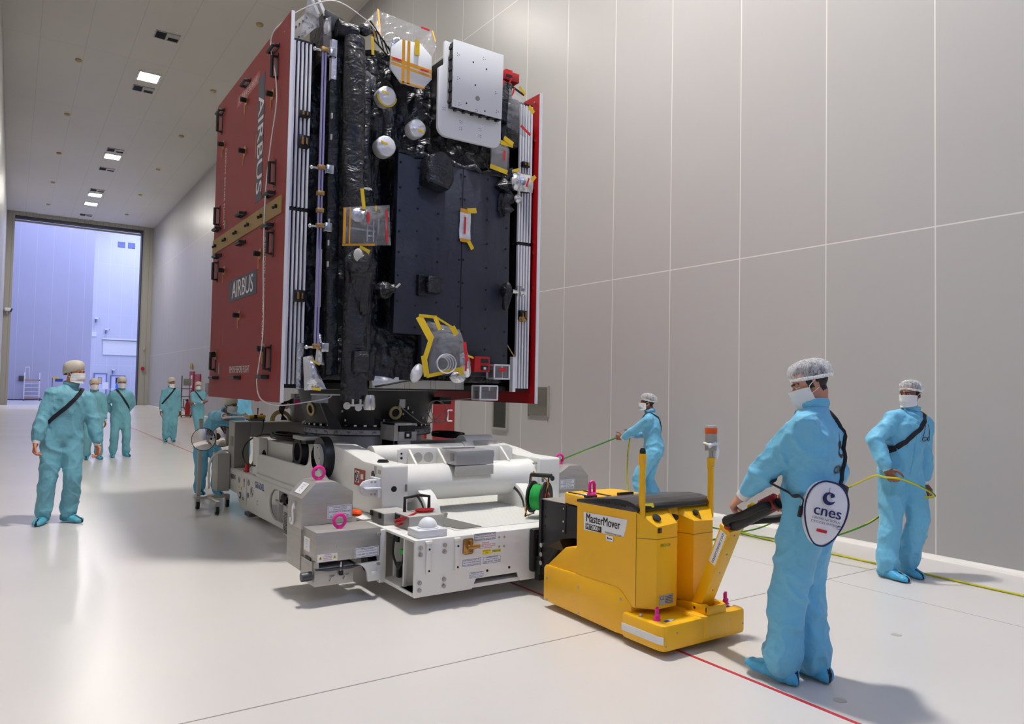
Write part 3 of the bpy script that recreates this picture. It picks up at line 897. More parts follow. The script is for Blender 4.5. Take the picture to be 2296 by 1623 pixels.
# octagonal reflector with yellow tape cross
oc = [(2.945, 4.71), (2.95, 4.91), (3.05, 5.015), (3.265, 5.035), (3.395, 4.935), (3.40, 4.70), (3.305, 4.585), (3.065, 4.585)]
rf = MB().prism(oc, 'y', 6.535, 6.56, 0.003).build('octagonal_reflector', M['white2'], sat)
mb = MB()
for x in (3.082, 3.138):
    mb.box(x - 0.015, x + 0.015, 6.531, 6.535, 4.59, 5.02)
for a, b, d in (((2.948, 4.80), (3.398, 4.775), 0.018), ((2.948, 4.755), (3.398, 4.725), 0.012)):
    L = V((b[0] - a[0], 0, b[1] - a[1])); c = V(((a[0] + b[0]) / 2, 6.5325, (a[1] + b[1]) / 2))
    mb.obox(c, L, (0, 1, 0), L.cross(V((0, 1, 0))), L.length / 2, 0.0015, d)
mb.box(3.05, 3.32, 6.531, 6.535, 4.585, 4.6)
mb.build('yellow_tape', M['amber'], rf)
mb = MB().box(3.20, 3.25, 6.520, 6.529, 4.90, 5.05); mb.build('tape_tab', M['tape'], rf)
mb = MB().box(2.965, 3.06, 6.527, 6.531, 4.795, 4.812).box(3.27, 3.36, 6.527, 6.531, 4.76, 4.777); mb.build('red_tag', M['redtag'], rf)
MB().cyl((3.18, 6.56, 4.8), (3.18, 6.86, 4.8), 0.06, 0.1, 16).build('reflector_mast', M['cfrp'], sat)
mb = MB().tube([(3.06 + 0.11 * cos(a), 6.75, 5.03 + 0.13 * sin(a)) for a in [pi * k / 12 for k in range(13)]], 0.006, 6); mb.build('wire_hoop', M['chrome'], sat)
MB().ell((3.13, 6.75, 5.02), 0.1, 0.02, 0.12).build('foil_disc', M['foil'], sat)

# three foil caps
for (x, z, r, yl) in ((2.944, 4.44, 0.098, 0), (3.281, 4.194, 0.094, 1), (2.947, 3.944, 0.104, 1)):
    mb = MB().lathe((x, 0, z), [(r * 0.96, 6.70), (r, 6.62), (r * 0.96, 6.585), (r * 0.8, 6.575), (0.01, 6.572)], 'y', 30)
    for v in mb.bm.verts:
        v.co += V((1, 1, 1)) * 0.006 * noise.noise(v.co * 26)
    cp = mb.build('foil_cap', M['foilw'], sat, angle=60)
    mb = MB().obox((x - 0.03 + 0.06 * (x > 3.1), 6.566, z + 0.02 - 0.05 * (x > 3.1)), (1, 0, -0.2), (0, 1, 0), (0.2, 0, 1), 0.036, 0.002, 0.01); mb.build('yellow_tag', M['tape'], cp)
    if not yl:
        mb = MB().tube([(x + 0.097 * cos(a), 6.60, z + 0.097 * sin(a)) for a in [pi + pi * k / 10 for k in range(11)]], 0.012, 6); mb.build('tape_rim', M['tape'], cp)

# clear bags and covers taped over instruments
def sheet(corn, ny=8, bul=0.05, seed=0, closed=None):
    """quad sheet with puff; corn = 4 corners in order, bul toward camera"""
    mb = MB(); a, b, c, d = [V(p) for p in corn]; g = []
    for j in range(ny + 1):
        row = []
        for i in range(ny + 1):
            u, v = i / ny, j / ny
            p = (a * (1 - u) + b * u) * (1 - v) + (d * (1 - u) + c * u) * v
            p.y -= bul * 16 * u * (1 - u) * v * (1 - v) + 0.012 * noise.noise(p * 9 + V((seed, 0, 0)))
            row.append(mb.bm.verts.new(p))
        g.append(row)
    for j in range(ny):
        for i in range(ny):
            mb._f((g[j][i], g[j][i + 1], g[j + 1][i + 1], g[j + 1][i]), True)
    return mb
def strip(mb, a, b, w, y=None):
    a, b = V(a), V(b); L = b - a; s = L.cross(V((0, 1, 0))).normalized() * (w / 2)
    n = V((0, -0.003, 0))
    for q in ((a - s, b - s, b + s, a + s),):
        mb.poly([p + n for p in q])
    mb.poly([a - s, a + s, b + s, b - s])
cb = [(2.46, 6.42, 2.88), (2.945, 6.42, 2.94), (2.92, 6.42, 3.325), (2.46, 6.42, 3.23)]
bag = sheet(cb, 12, 0.05).build('clear_bag', M['clear2'], sat, angle=80)
mb = MB(); strip(mb, (2.475, 6.415, 2.89), (2.475, 6.415, 3.23), 0.025); strip(mb, (2.52, 6.40, 2.89), (2.52, 6.40, 3.24), 0.012); strip(mb, (2.46, 6.415, 2.885), (2.78, 6.415, 2.925), 0.02)
mb.build('amber_tape', M['amber'], bag)
mb = MB(); strip(mb, (2.90, 6.41, 2.96), (2.885, 6.41, 3.27), 0.02); strip(mb, (2.69, 6.37, 3.10), (2.685, 6.37, 3.21), 0.025); mb.build('red_tag', M['redtag'], bag)
mb = MB(); strip(mb, (2.655, 6.40, 3.24), (2.63, 6.40, 3.43), 0.035); strip(mb, (2.62, 6.40, 2.875), (2.72, 6.40, 2.84), 0.05); strip(mb, (2.77, 6.39, 3.24), (2.77, 6.39, 3.29), 0.012); mb.build('tape_tab', M['tape'], bag)
mb = MB().ell((2.62, 6.47, 3.19), 0.075, 0.04, 0.07, nu=10, nv=8).box(2.56, 2.80, 6.46, 6.5, 3.05, 3.07).box(2.70, 2.71, 6.42, 6.46, 2.95, 3.15).box(2.76, 2.77, 6.42, 6.46, 2.95, 3.15).box(2.70, 2.77, 6.43, 6.45, 3.10, 3.11).box(2.70, 2.77, 6.43, 6.45, 3.0, 3.01).box(2.8, 2.815, 6.41, 6.43, 3.02, 3.17)
for v in mb.bm.verts: v.co += V((1, 1, 1)) * 0.008 * noise.noise(v.co * 30)
mb.build('wrapped_instrument', M['foil'], bag, angle=30)
mb = MB().ell((2.71, 6.46, 3.45), 0.05, 0.03, 0.02, nu=10, nv=6); mb.build('foil_scrap', M['foil'], sat, angle=30)

# small label pouch on the panel
po = sheet([(3.848, 6.685, 3.165), (3.985, 6.685, 3.17), (3.98, 6.685, 3.455), (3.848, 6.685, 3.45)], 6, 0.01).build('silver_pouch', M['foilw'], sat, angle=80)
mb = MB(); strip(mb, (3.848, 6.675, 3.47), (3.94, 6.675, 3.465), 0.04); strip(mb, (3.848, 6.675, 3.155), (3.97, 6.675, 3.15), 0.035); mb.build('amber_tape', M['amber'], po)
mb = MB(); strip(mb, (3.93, 6.67, 3.47), (4.04, 6.67, 3.49), 0.055); strip(mb, (3.95, 6.67, 3.15), (4.005, 6.67, 3.07), 0.045); mb.build('tape_tab', M['tape'], po)
mb = MB(); strip(mb, (3.90, 6.668, 3.22), (3.905, 6.668, 3.40), 0.02); mb.build('red_tag', M['redtag'], po)
# clear pouch upper right
po = sheet([(4.19, 6.64, 3.995), (4.43, 6.64, 3.985), (4.43, 6.64, 4.24), (4.20, 6.64, 4.26)], 6, 0.02).build('clear_pouch', M['clear2'], sat, angle=80)
mb = MB(); strip(mb, (4.17, 6.62, 3.985), (4.46, 6.62, 3.945), 0.05); strip(mb, (4.30, 6.62, 4.27), (4.46, 6.62, 4.265), 0.05); mb.build('tape_tab', M['tape'], po)
mb = MB(); strip(mb, (4.335, 6.6, 4.07), (4.34, 6.6, 4.18), 0.025); mb.build('red_tag', M['redtag'], po)
MB().box(4.21, 4.42, 6.66, 6.68, 4.0, 4.24).build('pouch_backing', M['grey'], sat)

# bag with broad yellow tape edges, lower middle
yb = [(3.36, 6.36, 1.70), (3.82, 6.34, 1.84), (3.70, 6.38, 2.18), (3.36, 6.45, 2.25)]
bag = sheet(yb, 12, 0.07, 4).build('clear_bag', M['clear2'], sat, angle=80)
mb = MB()
for a, b, w in (((3.25, 6.40, 2.29), (3.43, 6.38, 2.285), 0.03), ((3.25, 6.40, 2.28), (3.375, 6.37, 2.06), 0.075), ((3.375, 6.37, 2.08), (3.30, 6.36, 1.86), 0.05), ((3.29, 6.36, 1.90), (3.33, 6.36, 1.70), 0.06),
                ((3.32, 6.35, 1.70), (3.72, 6.34, 1.79), 0.035), ((3.40, 6.36, 2.29), (3.46, 6.35, 2.16), 0.045), ((3.43, 6.37, 2.28), (3.62, 6.36, 2.185), 0.02), ((3.60, 6.36, 2.20), (3.65, 6.36, 2.12), 0.06)):
    strip(mb, a, b, w)
mb.build('yellow_tape', M['tape'], bag)
mb = MB(); strip(mb, (3.715, 6.31, 2.05), (3.74, 6.30, 1.86), 0.035); strip(mb, (3.74, 6.31, 1.92), (3.73, 6.30, 1.76), 0.02); mb.build('red_tag', M['redtag'], bag)
mb = MB()
for k in range(4):
    mb.tube([(3.53 + (0.07 + 0.012 * k) * cos(a), 6.42 - 0.03 * k, 1.83 + (0.065 + 0.01 * k) * sin(a)) for a in [2 * pi * j / 16 for j in range(16)]], 0.007, 6, closed=True)
mb.build('coiled_lead', M['foilw'], bag)
mb = MB().ell((3.26, 6.44, 1.73), 0.06, 0.05, 0.10, Matrix.Rotation(R(25), 3, 'Y'), nu=10, nv=8); mb.build('white_wrap', M['foilw'], sat, angle=40)
mb = MB().ell((3.80, 6.44, 1.83), 0.06, 0.05, 0.14, Matrix.Rotation(R(-18), 3, 'Y'), nu=9, nv=7).ell((3.72, 6.44, 1.70), 0.10, 0.04, 0.06, nu=9, nv=7); mb.build('foil_wrap', M['foil'], sat, angle=25)
mb = MB(); strip(mb, (3.76, 6.37, 1.93), (3.86, 6.37, 1.90), 0.02); strip(mb, (3.70, 6.38, 1.80), (3.74, 6.38, 1.73), 0.05); mb.build('tape_tab', M['tape'], sat)
# red framed box and clear-lidded box
mb = MB().box(3.955, 4.14, 6.50, 6.64, 1.765, 1.925).m(1).box(4.03, 4.12, 6.494, 6.51, 1.86, 1.90).box(4.03, 4.12, 6.494, 6.51, 1.785, 1.83).m(2).box(4.06, 4.09, 6.49, 6.5, 1.79, 1.815)
mb.build('red_safety_box', [M['redpaint'], M['ink'], M['foilw']], sat)
def clearbox(x0, x1, y0, y1, z0, z1, tagc=True):
    mb = MB()
    t = 0.008
    for x in (x0, x1):
        for z in (z0, z1):
            mb.box(x - t, x + t, y0, y1, z - t, z + t)
        for y in (y0, y1):
            mb.box(x - t, x + t, y - t, y + t, z0, z1)
    for y in (y0, y1):
        for z in (z0, z1):
            mb.box(x0, x1, y - t, y + t, z - t, z + t)
    fr = mb.build('clear_box', M['foilw'], sat)
    MB().box(x0, x1, y0, y1, z0, z1).build('clear_wall', M['clear'], fr)
    if tagc:
        MB().box(x0 + 0.06, x0 + 0.14, y0 - 0.012, y0 - 0.009, z1 - 0.07, z1 - 0.03).build('red_tag', M['redtag'], fr)
    MB().box(x0 + 0.03, x1 - 0.05, y0 + 0.05, y1, z0 + 0.01, z1 - 0.05, 0.01).build('instrument', M['dsteel'], fr)
clearbox(4.21, 4.40, 6.52, 6.66, 1.70, 1.845)
clearbox(4.03, 4.24, 6.50, 6.66, 1.475, 1.62, False)
# lower left foil sheets
mb = sheet([(2.205, 6.60, 1.545), (2.40, 6.56, 1.56), (2.28, 6.62, 1.87), (2.20, 6.64, 1.85)], 8, 0.04, 2); fo = mb.build('foil_sheet', M['foil'], sat, angle=50)
mb = MB(); strip(mb, (2.26, 6.54, 1.56), (2.34, 6.54, 1.555), 0.02); strip(mb, (2.24, 6.55, 1.83), (2.33, 6.56, 1.78), 0.015); mb.build('tape_tab', M['tape'], fo)
mb = sheet([(2.15, 6.66, 1.56), (2.21, 6.66, 1.56), (2.21, 6.66, 1.98), (2.15, 6.66, 1.98)], 6, 0.01, 8); mb.build('foil_sheet', M['foil'], sat, angle=50)
mb = sheet([(2.30, 6.60, 1.80), (2.39, 6.60, 1.78), (2.37, 6.62, 2.06), (2.33, 6.62, 2.08)], 6, 0.03, 8); mb.build('foil_sheet', M['foil'], sat, angle=50)
# right-hand foil wrapped fitting and small thruster
mb = sheet([(4.48, 6.58, 3.76), (4.72, 6.60, 3.78), (4.73, 6.58, 3.96), (4.44, 6.60, 3.99)], 8, 0.06, 3)
mb.ell((4.49, 6.6, 3.85), 0.07, 0.07, 0.09, nu=9, nv=7); fo = mb.build('foil_wrap', M['foil'], sat, angle=30)
mb = MB(); strip(mb, (4.57, 6.5, 3.80), (4.60, 6.5, 3.90), 0.02); mb.build('red_tag', M['redtag'], fo)
mb = MB(); strip(mb, (4.44, 6.57, 3.97), (4.52, 6.57, 4.0), 0.03); strip(mb, (4.68, 6.56, 3.90), (4.73, 6.56, 3.96), 0.04); mb.build('tape_tab', M['tape'], fo)
mb = MB().ell((4.52, 6.60, 3.68), 0.055, 0.05, 0.055, nu=9, nv=7); mb.build('foil_wrap', M['foil'], sat, angle=30)
mb = MB().ell((4.41, 6.62, 2.66), 0.06, 0.08, 0.10, nu=12, nv=8).caps((4.42, 6.60, 2.62), (4.40, 6.62, 2.48), 0.05, 0.04, 10); mb.build('thruster_cover', M['mli'], sat, angle=50)
mb = MB().cyl((4.45, 6.56, 2.65), (4.60, 6.54, 2.64), 0.022, n=10).cyl((4.53, 6.55, 2.60), (4.53, 6.55, 2.71), 0.028, n=10).cyl((4.58, 6.55, 2.62), (4.58, 6.55, 2.69), 0.024, n=10); mb.build('thruster', M['chrome'], sat)
mb = MB().cyl((4.60, 6.62, 2.36), (4.62, 6.58, 2.36), 0.03, n=10).cyl((4.57, 6.6, 2.35), (4.66, 6.6, 2.35), 0.014, n=8); mb.build('hold_down', M['gold'], sat)

# top deck furniture
mb = blanket(2.36, 2.70, 4.72, 5.15, 6.80, 7.2, None, amp=0.7, seed=11); mb.build('wrapped_box', M['mli'], sat, angle=40)
mb = MB().cyl((2.47, 6.70, 5.02), (2.66, 6.66, 5.0), 0.075, n=18).cyl((2.455, 6.70, 5.02), (2.47, 6.70, 5.02), 0.082, n=18); mb.build('barrel_cover', M['mli'], sat)
mb = MB().prism([(2.36, 5.20), (2.52, 5.16), (2.66, 5.08), (2.68, 5.0), (2.38, 5.0)], 'y', 6.75, 7.1, 0.01); mb.build('angled_cover', M['cfrp'], sat)
mb = MB().box(2.46, 2.66, 6.68, 6.78, 4.58, 4.80, 0.01); wb = mb.build('wrapped_box', M['mli'], sat)
MB().box(2.40, 2.45, 6.66, 6.72, 4.50, 4.88).build('foil_strip', M['foilw'], sat)
for z in (4.72, 4.655):
    MB().obox((2.56, 6.672, z), (1, 0, 0.2), (0, 1, 0), (-0.2, 0, 1), 0.028, 0.004, 0.018).build('pink_tag', M['redtag'], wb)
sheet([(2.30, 6.6, 4.70), (2.38, 6.6, 4.62), (2.36, 6.6, 5.06), (2.28, 6.6, 5.0)], 6, 0.05, 1).build('clear_bag', M['clear2'], sat, angle=60)
mb = MB().ell((2.33, 6.62, 4.95), 0.03, 0.03, 0.07, nu=8, nv=6).cyl((2.30, 6.6, 4.70), (2.36, 6.6, 4.70), 0.03, n=10); mb.build('foil_wrap', M['foil'], sat, angle=30)
# perforated bracket and white struts
mb = MB().obox((2.17, 6.90, 5.0), (0.16, 0, 0.19), (0, 1, 0), (-0.19, 0, 0.16), 0.15, 0.012, 0.075)
for k in range(6):
    for s in (-1, 1):
        c = V((2.17, 6.887, 5.0)) + V((0.16, 0, 0.19)).normalized() * (0.05 * k - 0.125) + V((-0.19, 0, 0.16)).normalized() * 0.04 * s
        mb.m(1).cyl(c, c + V((0, -0.003, 0)), 0.008, n=8)
mb.build('perforated_bracket', [M['lgrey'], M['ink']], sat)
for dx in (0.0, 0.075):
    MB().obox((2.24 + dx, 6.80, 5.27), (-0.1, 0, 0.19), (0, 1, 0), (0.19, 0, 0.1), 0.14, 0.01, 0.014).build('white_strut', M['white2'], sat)
clearish = MB().prism([(2.12, 4.86), (2.18, 5.24), (2.28, 5.22), (2.3, 5.0)], 'y', 6.74, 6.742)
clearish.build('plastic_sheet', M['clear2'], sat)
# clear hood on top right
hood = MB()
A = [(2.84, 6.75, 5.22), (2.97, 6.95, 5.46), (3.60, 6.95, 5.42), (3.56, 6.8, 5.16)]
hood.poly([A[0], (2.9, 6.75, 5.02), (3.5, 6.75, 5.0), (3.56, 6.75, 5.16), (3.60, 6.95, 5.42), (2.97, 6.95, 5.46)])
hood.poly([A[0], A[1], (2.97, 7.5, 5.46), (2.84, 7.5, 5.22)]); hood.poly([A[1], A[2], (3.60, 7.5, 5.42), (2.97, 7.5, 5.46)])
hood.poly([A[2], (3.56, 6.75, 5.16), (3.56, 7.5, 5.1), (3.60, 7.5, 5.42)])
hd = hood.build('clear_hood', M['clear'], sat, recalc=False)
mb = MB(); strip(mb, (2.97, 6.93, 5.46), (2.95, 6.80, 5.1), 0.02); strip(mb, (3.60, 6.93, 5.42), (3.57, 6.8, 5.24), 0.015); strip(mb, (2.84, 6.73, 5.2), (2.86, 6.73, 5.06), 0.02); mb.build('amber_tape', M['amber'], hd)
mb = MB(); strip(mb, (3.45, 6.9, 5.40), (3.55, 6.9, 5.395), 0.02); mb.build('red_tag', M['redtag'], hd)
mb = MB()
for k in range(5):
    mb.cyl((2.80 + 0.05 * k, 6.72, 5.20 - 0.05 * k), (2.86 + 0.05 * k, 6.74, 5.02 - 0.03 * k), 0.006, n=6).cyl((2.80 + 0.05 * k, 6.72, 5.20 - 0.05 * k), (2.85 + 0.05 * k, 6.74, 5.15 - 0.05 * k), 0.006, n=6)
mb.cyl((2.80, 6.72, 5.2), (3.05, 6.74, 4.95), 0.008, n=6).cyl((2.86, 6.73, 5.02), (3.02, 6.74, 4.9), 0.008, n=6)
mb.build('lattice_boom', M['cfrp'], sat)
mb = MB(); strip(mb, (2.82, 6.70, 5.04), (2.83, 6.70, 4.86), 0.03); mb.build('tape_tab', M['tape'], sat)
sheet([(2.71, 6.70, 4.55), (2.87, 6.70, 4.52), (2.87, 6.70, 4.64), (2.71, 6.70, 4.72)], 5, 0.02, 6).build('clear_pouch', M['clear'], sat, angle=70)
mb = MB().ell((2.70, 6.62, 5.04), 0.07, 0.06, 0.06, nu=9, nv=7).ell((2.77, 6.64, 5.05), 0.03, 0.03, 0.025, nu=7, nv=5); mb.build('blanket_fold', M['mli'], sat, angle=40)
# red box and small tagged hardware on the upper right corner
mb = MB().box(4.40, 4.60, 6.72, 6.95, 5.03, 5.13, 0.004).box(4.43, 4.52, 6.74, 6.9, 5.13, 5.16, 0.004).m(1).box(4.42, 4.5, 6.715, 6.72, 5.06, 5.09)
mb.build('red_safety_box', [M['redpaint'], M['ink']], sat)
mb = MB()
for x, z, h in ((4.30, 4.86, 0.10), (4.44, 4.82, 0.09), (4.40, 4.95, 0.06)):
    strip(mb, (x, 6.62, z), (x + 0.03, 6.62, z + h), 0.018)
mb.build('red_tag', M['redtag'], sat)
mb = MB().box(4.30, 4.5, 6.70, 6.95, 4.55, 5.0, 0.02).box(4.46, 4.62, 6.74, 6.95, 4.30, 4.85, 0.02); mb.build('wrapped_box', M['mli'], sat)
sheet([(4.40, 6.66, 4.48), (4.66, 6.66, 4.40), (4.64, 6.68, 4.82), (4.44, 6.68, 4.92)], 7, 0.05, 9).build('clear_bag', M['clear2'], sat, angle=70)
mb = MB(); strip(mb, (4.52, 6.6, 4.93), (4.60, 6.6, 4.86), 0.03); strip(mb, (4.33, 6.6, 4.32), (4.45, 6.6, 4.27), 0.05); strip(mb, (4.65, 6.6, 4.74), (4.72, 6.6, 4.68), 0.05); mb.build('tape_tab', M['tape'], sat)
mb = MB(); strip(mb, (4.55, 6.6, 4.50), (4.68, 6.6, 4.42), 0.03); mb.build('red_tag', M['redtag'], sat)
MB().cyl((4.42, 6.7, 4.98), (4.72, 6.8, 4.95), 0.012, n=8).build('boom_rod', M['cfrp'], sat)
# underside ring and edge
MB().lathe((SX, SY, 0), [(0.80, 1.55), (0.80, 1.66), (0.70, 1.66), (0.70, 1.55)], n=60).build('interface_ring', M['steel'], sat)
mb = MB()
for k in range(40):
    a = 2 * pi * k / 40
    c = V((SX + 0.81 * cos(a), SY + 0.81 * sin(a), 1.605)); mb.obox(c, (cos(a), sin(a), 0), (-sin(a), cos(a), 0), (0, 0, 1), 0.012, 0.012, 0.05)
mb.build('ring_bracket', M['lgrey'], sat)
MB().box(2.30, 4.62, 6.92, 9.4, 1.56, 1.62).build('lower_deck', M['cfrp'], sat)
sheet([(2.95, 6.78, 1.60), (3.24, 6.78, 1.63), (3.24, 6.8, 1.69), (2.93, 6.8, 1.70)], 6, 0.03, 3).build('pale_blanket', M['foilw'], sat, angle=60)
MB().tube([(2.95, 6.72, 1.59), (3.1, 6.70, 1.62), (3.3, 6.69, 1.66), (3.45, 6.7, 1.67)], 0.01, 6).build('harness', M['rubber'], sat)
mb = MB().lathe((2.775, 6.44, 1.37), [(0.02, 0.0), (0.05, 0.004), (0.056, 0.03), (0.056, 0.11), (0.045, 0.14), (0.02, 0.145)], n=24); mb.build('foil_nozzle', M['chrome'], sat, angle=40)
mb = MB().cyl((2.56, 6.46, 1.415), (2.72, 6.46, 1.415), 0.011, n=8).lathe((2.565, 6.46, 1.41), [(0.018, 0), (0.034, 0.0), (0.034, 0.012), (0.018, 0.012)], 'y', 16).lathe((2.67, 6.44, 1.395), [(0.016, 0), (0.034, 0.0), (0.034, 0.012), (0.016, 0.012)], 'y', 16).cyl((2.62, 6.46, 1.41), (2.62, 6.46, 1.47), 0.012, n=8).cyl((2.69, 6.45, 1.40), (2.69, 6.45, 1.47), 0.012, n=8)
mb.build('pipe_fitting', M['lgrey'], sat)
mb = MB().box(2.95, 4.0, 6.79, 6.86, 1.575, 1.665)
for x in (3.06, 3.3, 3.36, 3.6, 3.66, 3.9): mb.box(x, x + 0.03, 6.78, 6.80, 1.575, 1.665)
mb.build('support_beam', M['lgrey'], sat)
mb = MB().box(2.33, 2.45, 6.64, 6.76, 1.43, 1.50).m(1).box(2.3, 2.62, 6.66, 6.7, 1.50, 1.515); mb.build('lower_bracket', [M['clear2'], M['lgrey']], sat)

# ------------------------------------------------------------------ red protective covers
def handle(parent, x, y, z, vert, sgn, L=0.2):
    mb = MB(); d = 0.055 * sgn
    if vert:
        mb.tube([(x, y, z + L / 2), (x + d, y, z + L / 2), (x + d, y, z - L / 2), (x, y, z - L / 2)], 0.017, 8)
    else:
        mb.tube([(x, y + L / 2, z), (x + d, y + L / 2, z), (x + d, y - L / 2, z), (x, y - L / 2, z)], 0.017, 8)
    mb.box(x - 0.006, x + 0.006, y - (0.03 if vert else L / 2 + 0.03), y + (0.03 if vert else L / 2 + 0.03), z - (L / 2 + 0.03 if vert else 0.02), z + (L / 2 + 0.03 if vert else 0.02))
    return mb.build('handle', M['black'], parent)
cov = thing('protective_cover', (2.03, 8.15, 1.43), 'large red protective cover with lettering on the left side of the satellite', 'protective cover', 'red protective covers')
p1 = MB().m(0).box(2.02, 2.05, 6.715, 9.62, 1.43, 3.25).m(1).box(2.022, 2.052, 6.70, 6.715, 1.43, 3.25).build('lower_board', [M['red'], M['array_edge']], cov)
p2 = MB().m(0).box(2.02, 2.05, 6.715, 9.62, 3.25, 5.06).m(1).box(2.022, 2.052, 6.70, 6.715, 3.25, 5.06).build('upper_board', [M['red'], M['array_edge']], cov)
M['bronze'] = mat('bronze_strip', (150, 122, 66), 0.5)
st = MB().box(2.008, 2.02, 6.80, 9.62, 3.19, 3.36).build('joining_strip', M['bronze'], cov)
for k in range(6):
    y = 6.95 + 0.5 * k
    MB().cyl((2.008, y, 3.275), (1.985, y, 3.275), 0.02, n=10).cyl((1.985, y, 3.26), (1.965, y, 3.255), 0.014, n=8).build('wing_bolt', M['black'], st)
for y, z in ((7.17, 4.86), (8.2, 4.87), (9.38, 4.91), (8.22, 3.43), (7.17, 3.43), (9.35, 3.46), (8.2, 3.115), (7.17, 3.12), (9.3, 3.125), (9.26, 1.66), (8.24, 1.66), (7.2, 1.665)):
    handle(cov, 2.02, y, z, False, -1, 0.19)
for y, z in ((7.10, 4.66), (9.38, 4.77), (7.08, 3.62), (9.36, 3.62), (7.07, 2.94), (9.36, 2.95), (7.05, 1.84), (9.33, 1.86)):
    handle(cov, 2.02, y, z, True, -1, 0.2)
for y, z in ((8.227, 4.694), (7.225, 4.436), (9.248, 4.476), (8.225, 4.131), (7.492, 2.899), (9.004, 2.917), (8.243, 2.334), (9.298, 1.931), (7.251, 1.935)):
    mb = MB().lathe((2.02, y, z), [(0.055, 0), (0.055, -0.006), (0.02, -0.008)], 'x', 16).m(1).cyl((2.012, y, z), (1.96, y, z), 0.026, n=10).ell((1.955, y, z), 0.012, 0.03, 0.03, nu=8, nv=6).m(2).box(2.014, 2.018, y + 0.05, y + 0.065, z - 0.14, z + 0.03)
    mb.build('latch', [M['gold'], M['black'], M['amber']], cov)
mb = MB()
UL, UP = (0, -1, 0), (0, 0, 1)
mb.m(1).box(2.017, 2.02, 7.60, 8.74, 2.515, 2.76)
text_into(mb, 'AIRBUS', 0.27, (2.016, 8.16, 2.63), UL, UP, mi=0, sx=1.0, bold=0.003)
mb.build('name_plate', [M['inkw'], M['slate']], p1, recalc=False)
mb = MB(); mb.m(1).box(2.017, 2.02, 7.52, 7.75, 3.46, 4.77)
text_into(mb, 'AIRBUS', 0.29, (2.016, 7.635, 4.05), (0, 0, -1), (0, -1, 0), mi=0, bold=0.003, sx=1.1)
mb.build('name_plate', [M['inkw'], M['slate']], p2, recalc=False)
mb = MB(); text_into(mb, 'REMOVE BEFORE FLIGHT', 0.095, (2.0185, 7.335, 2.5), (0, 0, -1), (0, -1, 0), mi=0, space=1.05)
text_into(mb, 'REMOVE BEFORE FLIGHT', 0.105, (2.0185, 8.2, 1.745), UL, UP, mi=0, sx=0.72)
mb.build('warning_lettering', M['inkw'], p1, recalc=False)
mb = MB(); mb.m(1).box(2.018, 2.02, 7.72, 8.64, 4.73, 4.85)
text_into(mb, 'REMOVE BEFORE FLIGHT', 0.085, (2.0175, 8.18, 4.79), UL, UP, mi=0, sx=0.8)
text_into(mb, 'REMOVE BEFORE FLIGHT', 0.085, (2.0175, 9.12, 3.93), (0, 0, -1), (0, -1, 0), mi=0)
M['faded'] = mat('faded_red', (176, 96, 92), 0.5)
mb.build('warning_lettering', [M['inkw'], M['faded']], p2, recalc=False)
mb = MB().box(2.018, 2.02, 9.08, 9.15, 1.70, 1.84).box(2.018, 2.02, 9.03, 9.1, 3.42, 3.52); mb.build('grey_patch', M['grey'], cov)
mb = MB().box(2.018, 2.02, 8.98, 8.99, 2.05, 2.30).box(2.018, 2.02, 7.78, 7.80, 3.95, 4.2); mb.build('tape_mark', M['gold'], cov)
# right cover
cov2 = thing('protective_cover', (4.91, 8.15, 1.43), 'red protective cover standing edge-on along the right side of the satellite', 'protective cover', 'red protective covers')
M['redin'] = mat('bright_red_cover', (176, 8, 22), 0.45)
MB().m(0).box(4.885, 4.915, 6.715, 9.62, 1.43, 3.2).m(1).box(4.883, 4.917, 6.70, 6.715, 1.43, 3.2).build('lower_board', [M['redin'], M['array_edge']], cov2)
MB().m(0).box(4.885, 4.915, 6.715, 9.62, 3.2, 4.98).m(1).box(4.883, 4.917, 6.70, 6.715, 3.2, 4.98).build('upper_board', [M['redin'], M['array_edge']], cov2)
for z in (1.53, 2.2, 2.75, 3.15, 3.28, 3.9, 4.45, 4.9):
    MB().cyl((4.885, 6.80, z), (4.872, 6.80, z), 0.012, n=8).build('screw', M['chrome'], cov2)
for y, z in ((7.3, 4.7), (7.3, 3.6), (7.3, 2.9), (7.3, 1.8)):
    handle(cov2, 4.915, y, z, True, 1, 0.2)

# white cord slung over the left cover
def smooth_path(pts, n=6):
    P = [V(p) for p in pts]; out = []
    for i in range(len(P) - 1):
        p0 = P[max(0, i - 1)]; p1 = P[i]; p2 = P[i + 1]; p3 = P[min(len(P) - 1, i + 2)]
        for k in range(n):
            t = k / n
            out.append(0.5 * ((2 * p1) + (p2 - p0) * t + (2 * p0 - 5 * p1 + 4 * p2 - p3) * t * t + (3 * p1 - p0 - 3 * p2 + p3) * t ** 3))
    out.append(P[-1]); return out
cord = smooth_path([(2.86, 6.72, 5.12), (2.72, 6.66, 5.17), (2.4, 6.6, 5.22), (2.15, 6.70, 5.12), (2.035, 7.0, 5.075), (2.0, 7.2, 5.04), (1.99, 7.25, 4.905), (1.99, 7.08, 4.62), (1.99, 6.99, 4.286), (1.99, 7.15, 3.897), (1.965, 7.186, 3.38), (1.97, 7.19, 2.726), (1.985, 7.187, 2.118), (1.98, 7.3, 1.731), (1.98, 7.33, 1.6), (2.0, 7.24, 1.45), (2.1, 7.0, 1.40), (2.35, 6.95, 1.43), (2.55, 6.93, 1.47), (2.6, 6.95, 1.5)], 6)
tag(MB().tube(cord, 0.0065, 7).build('cord', M['inkw']), 'white cord slung over the red cover from the top of the satellite', 'cord')

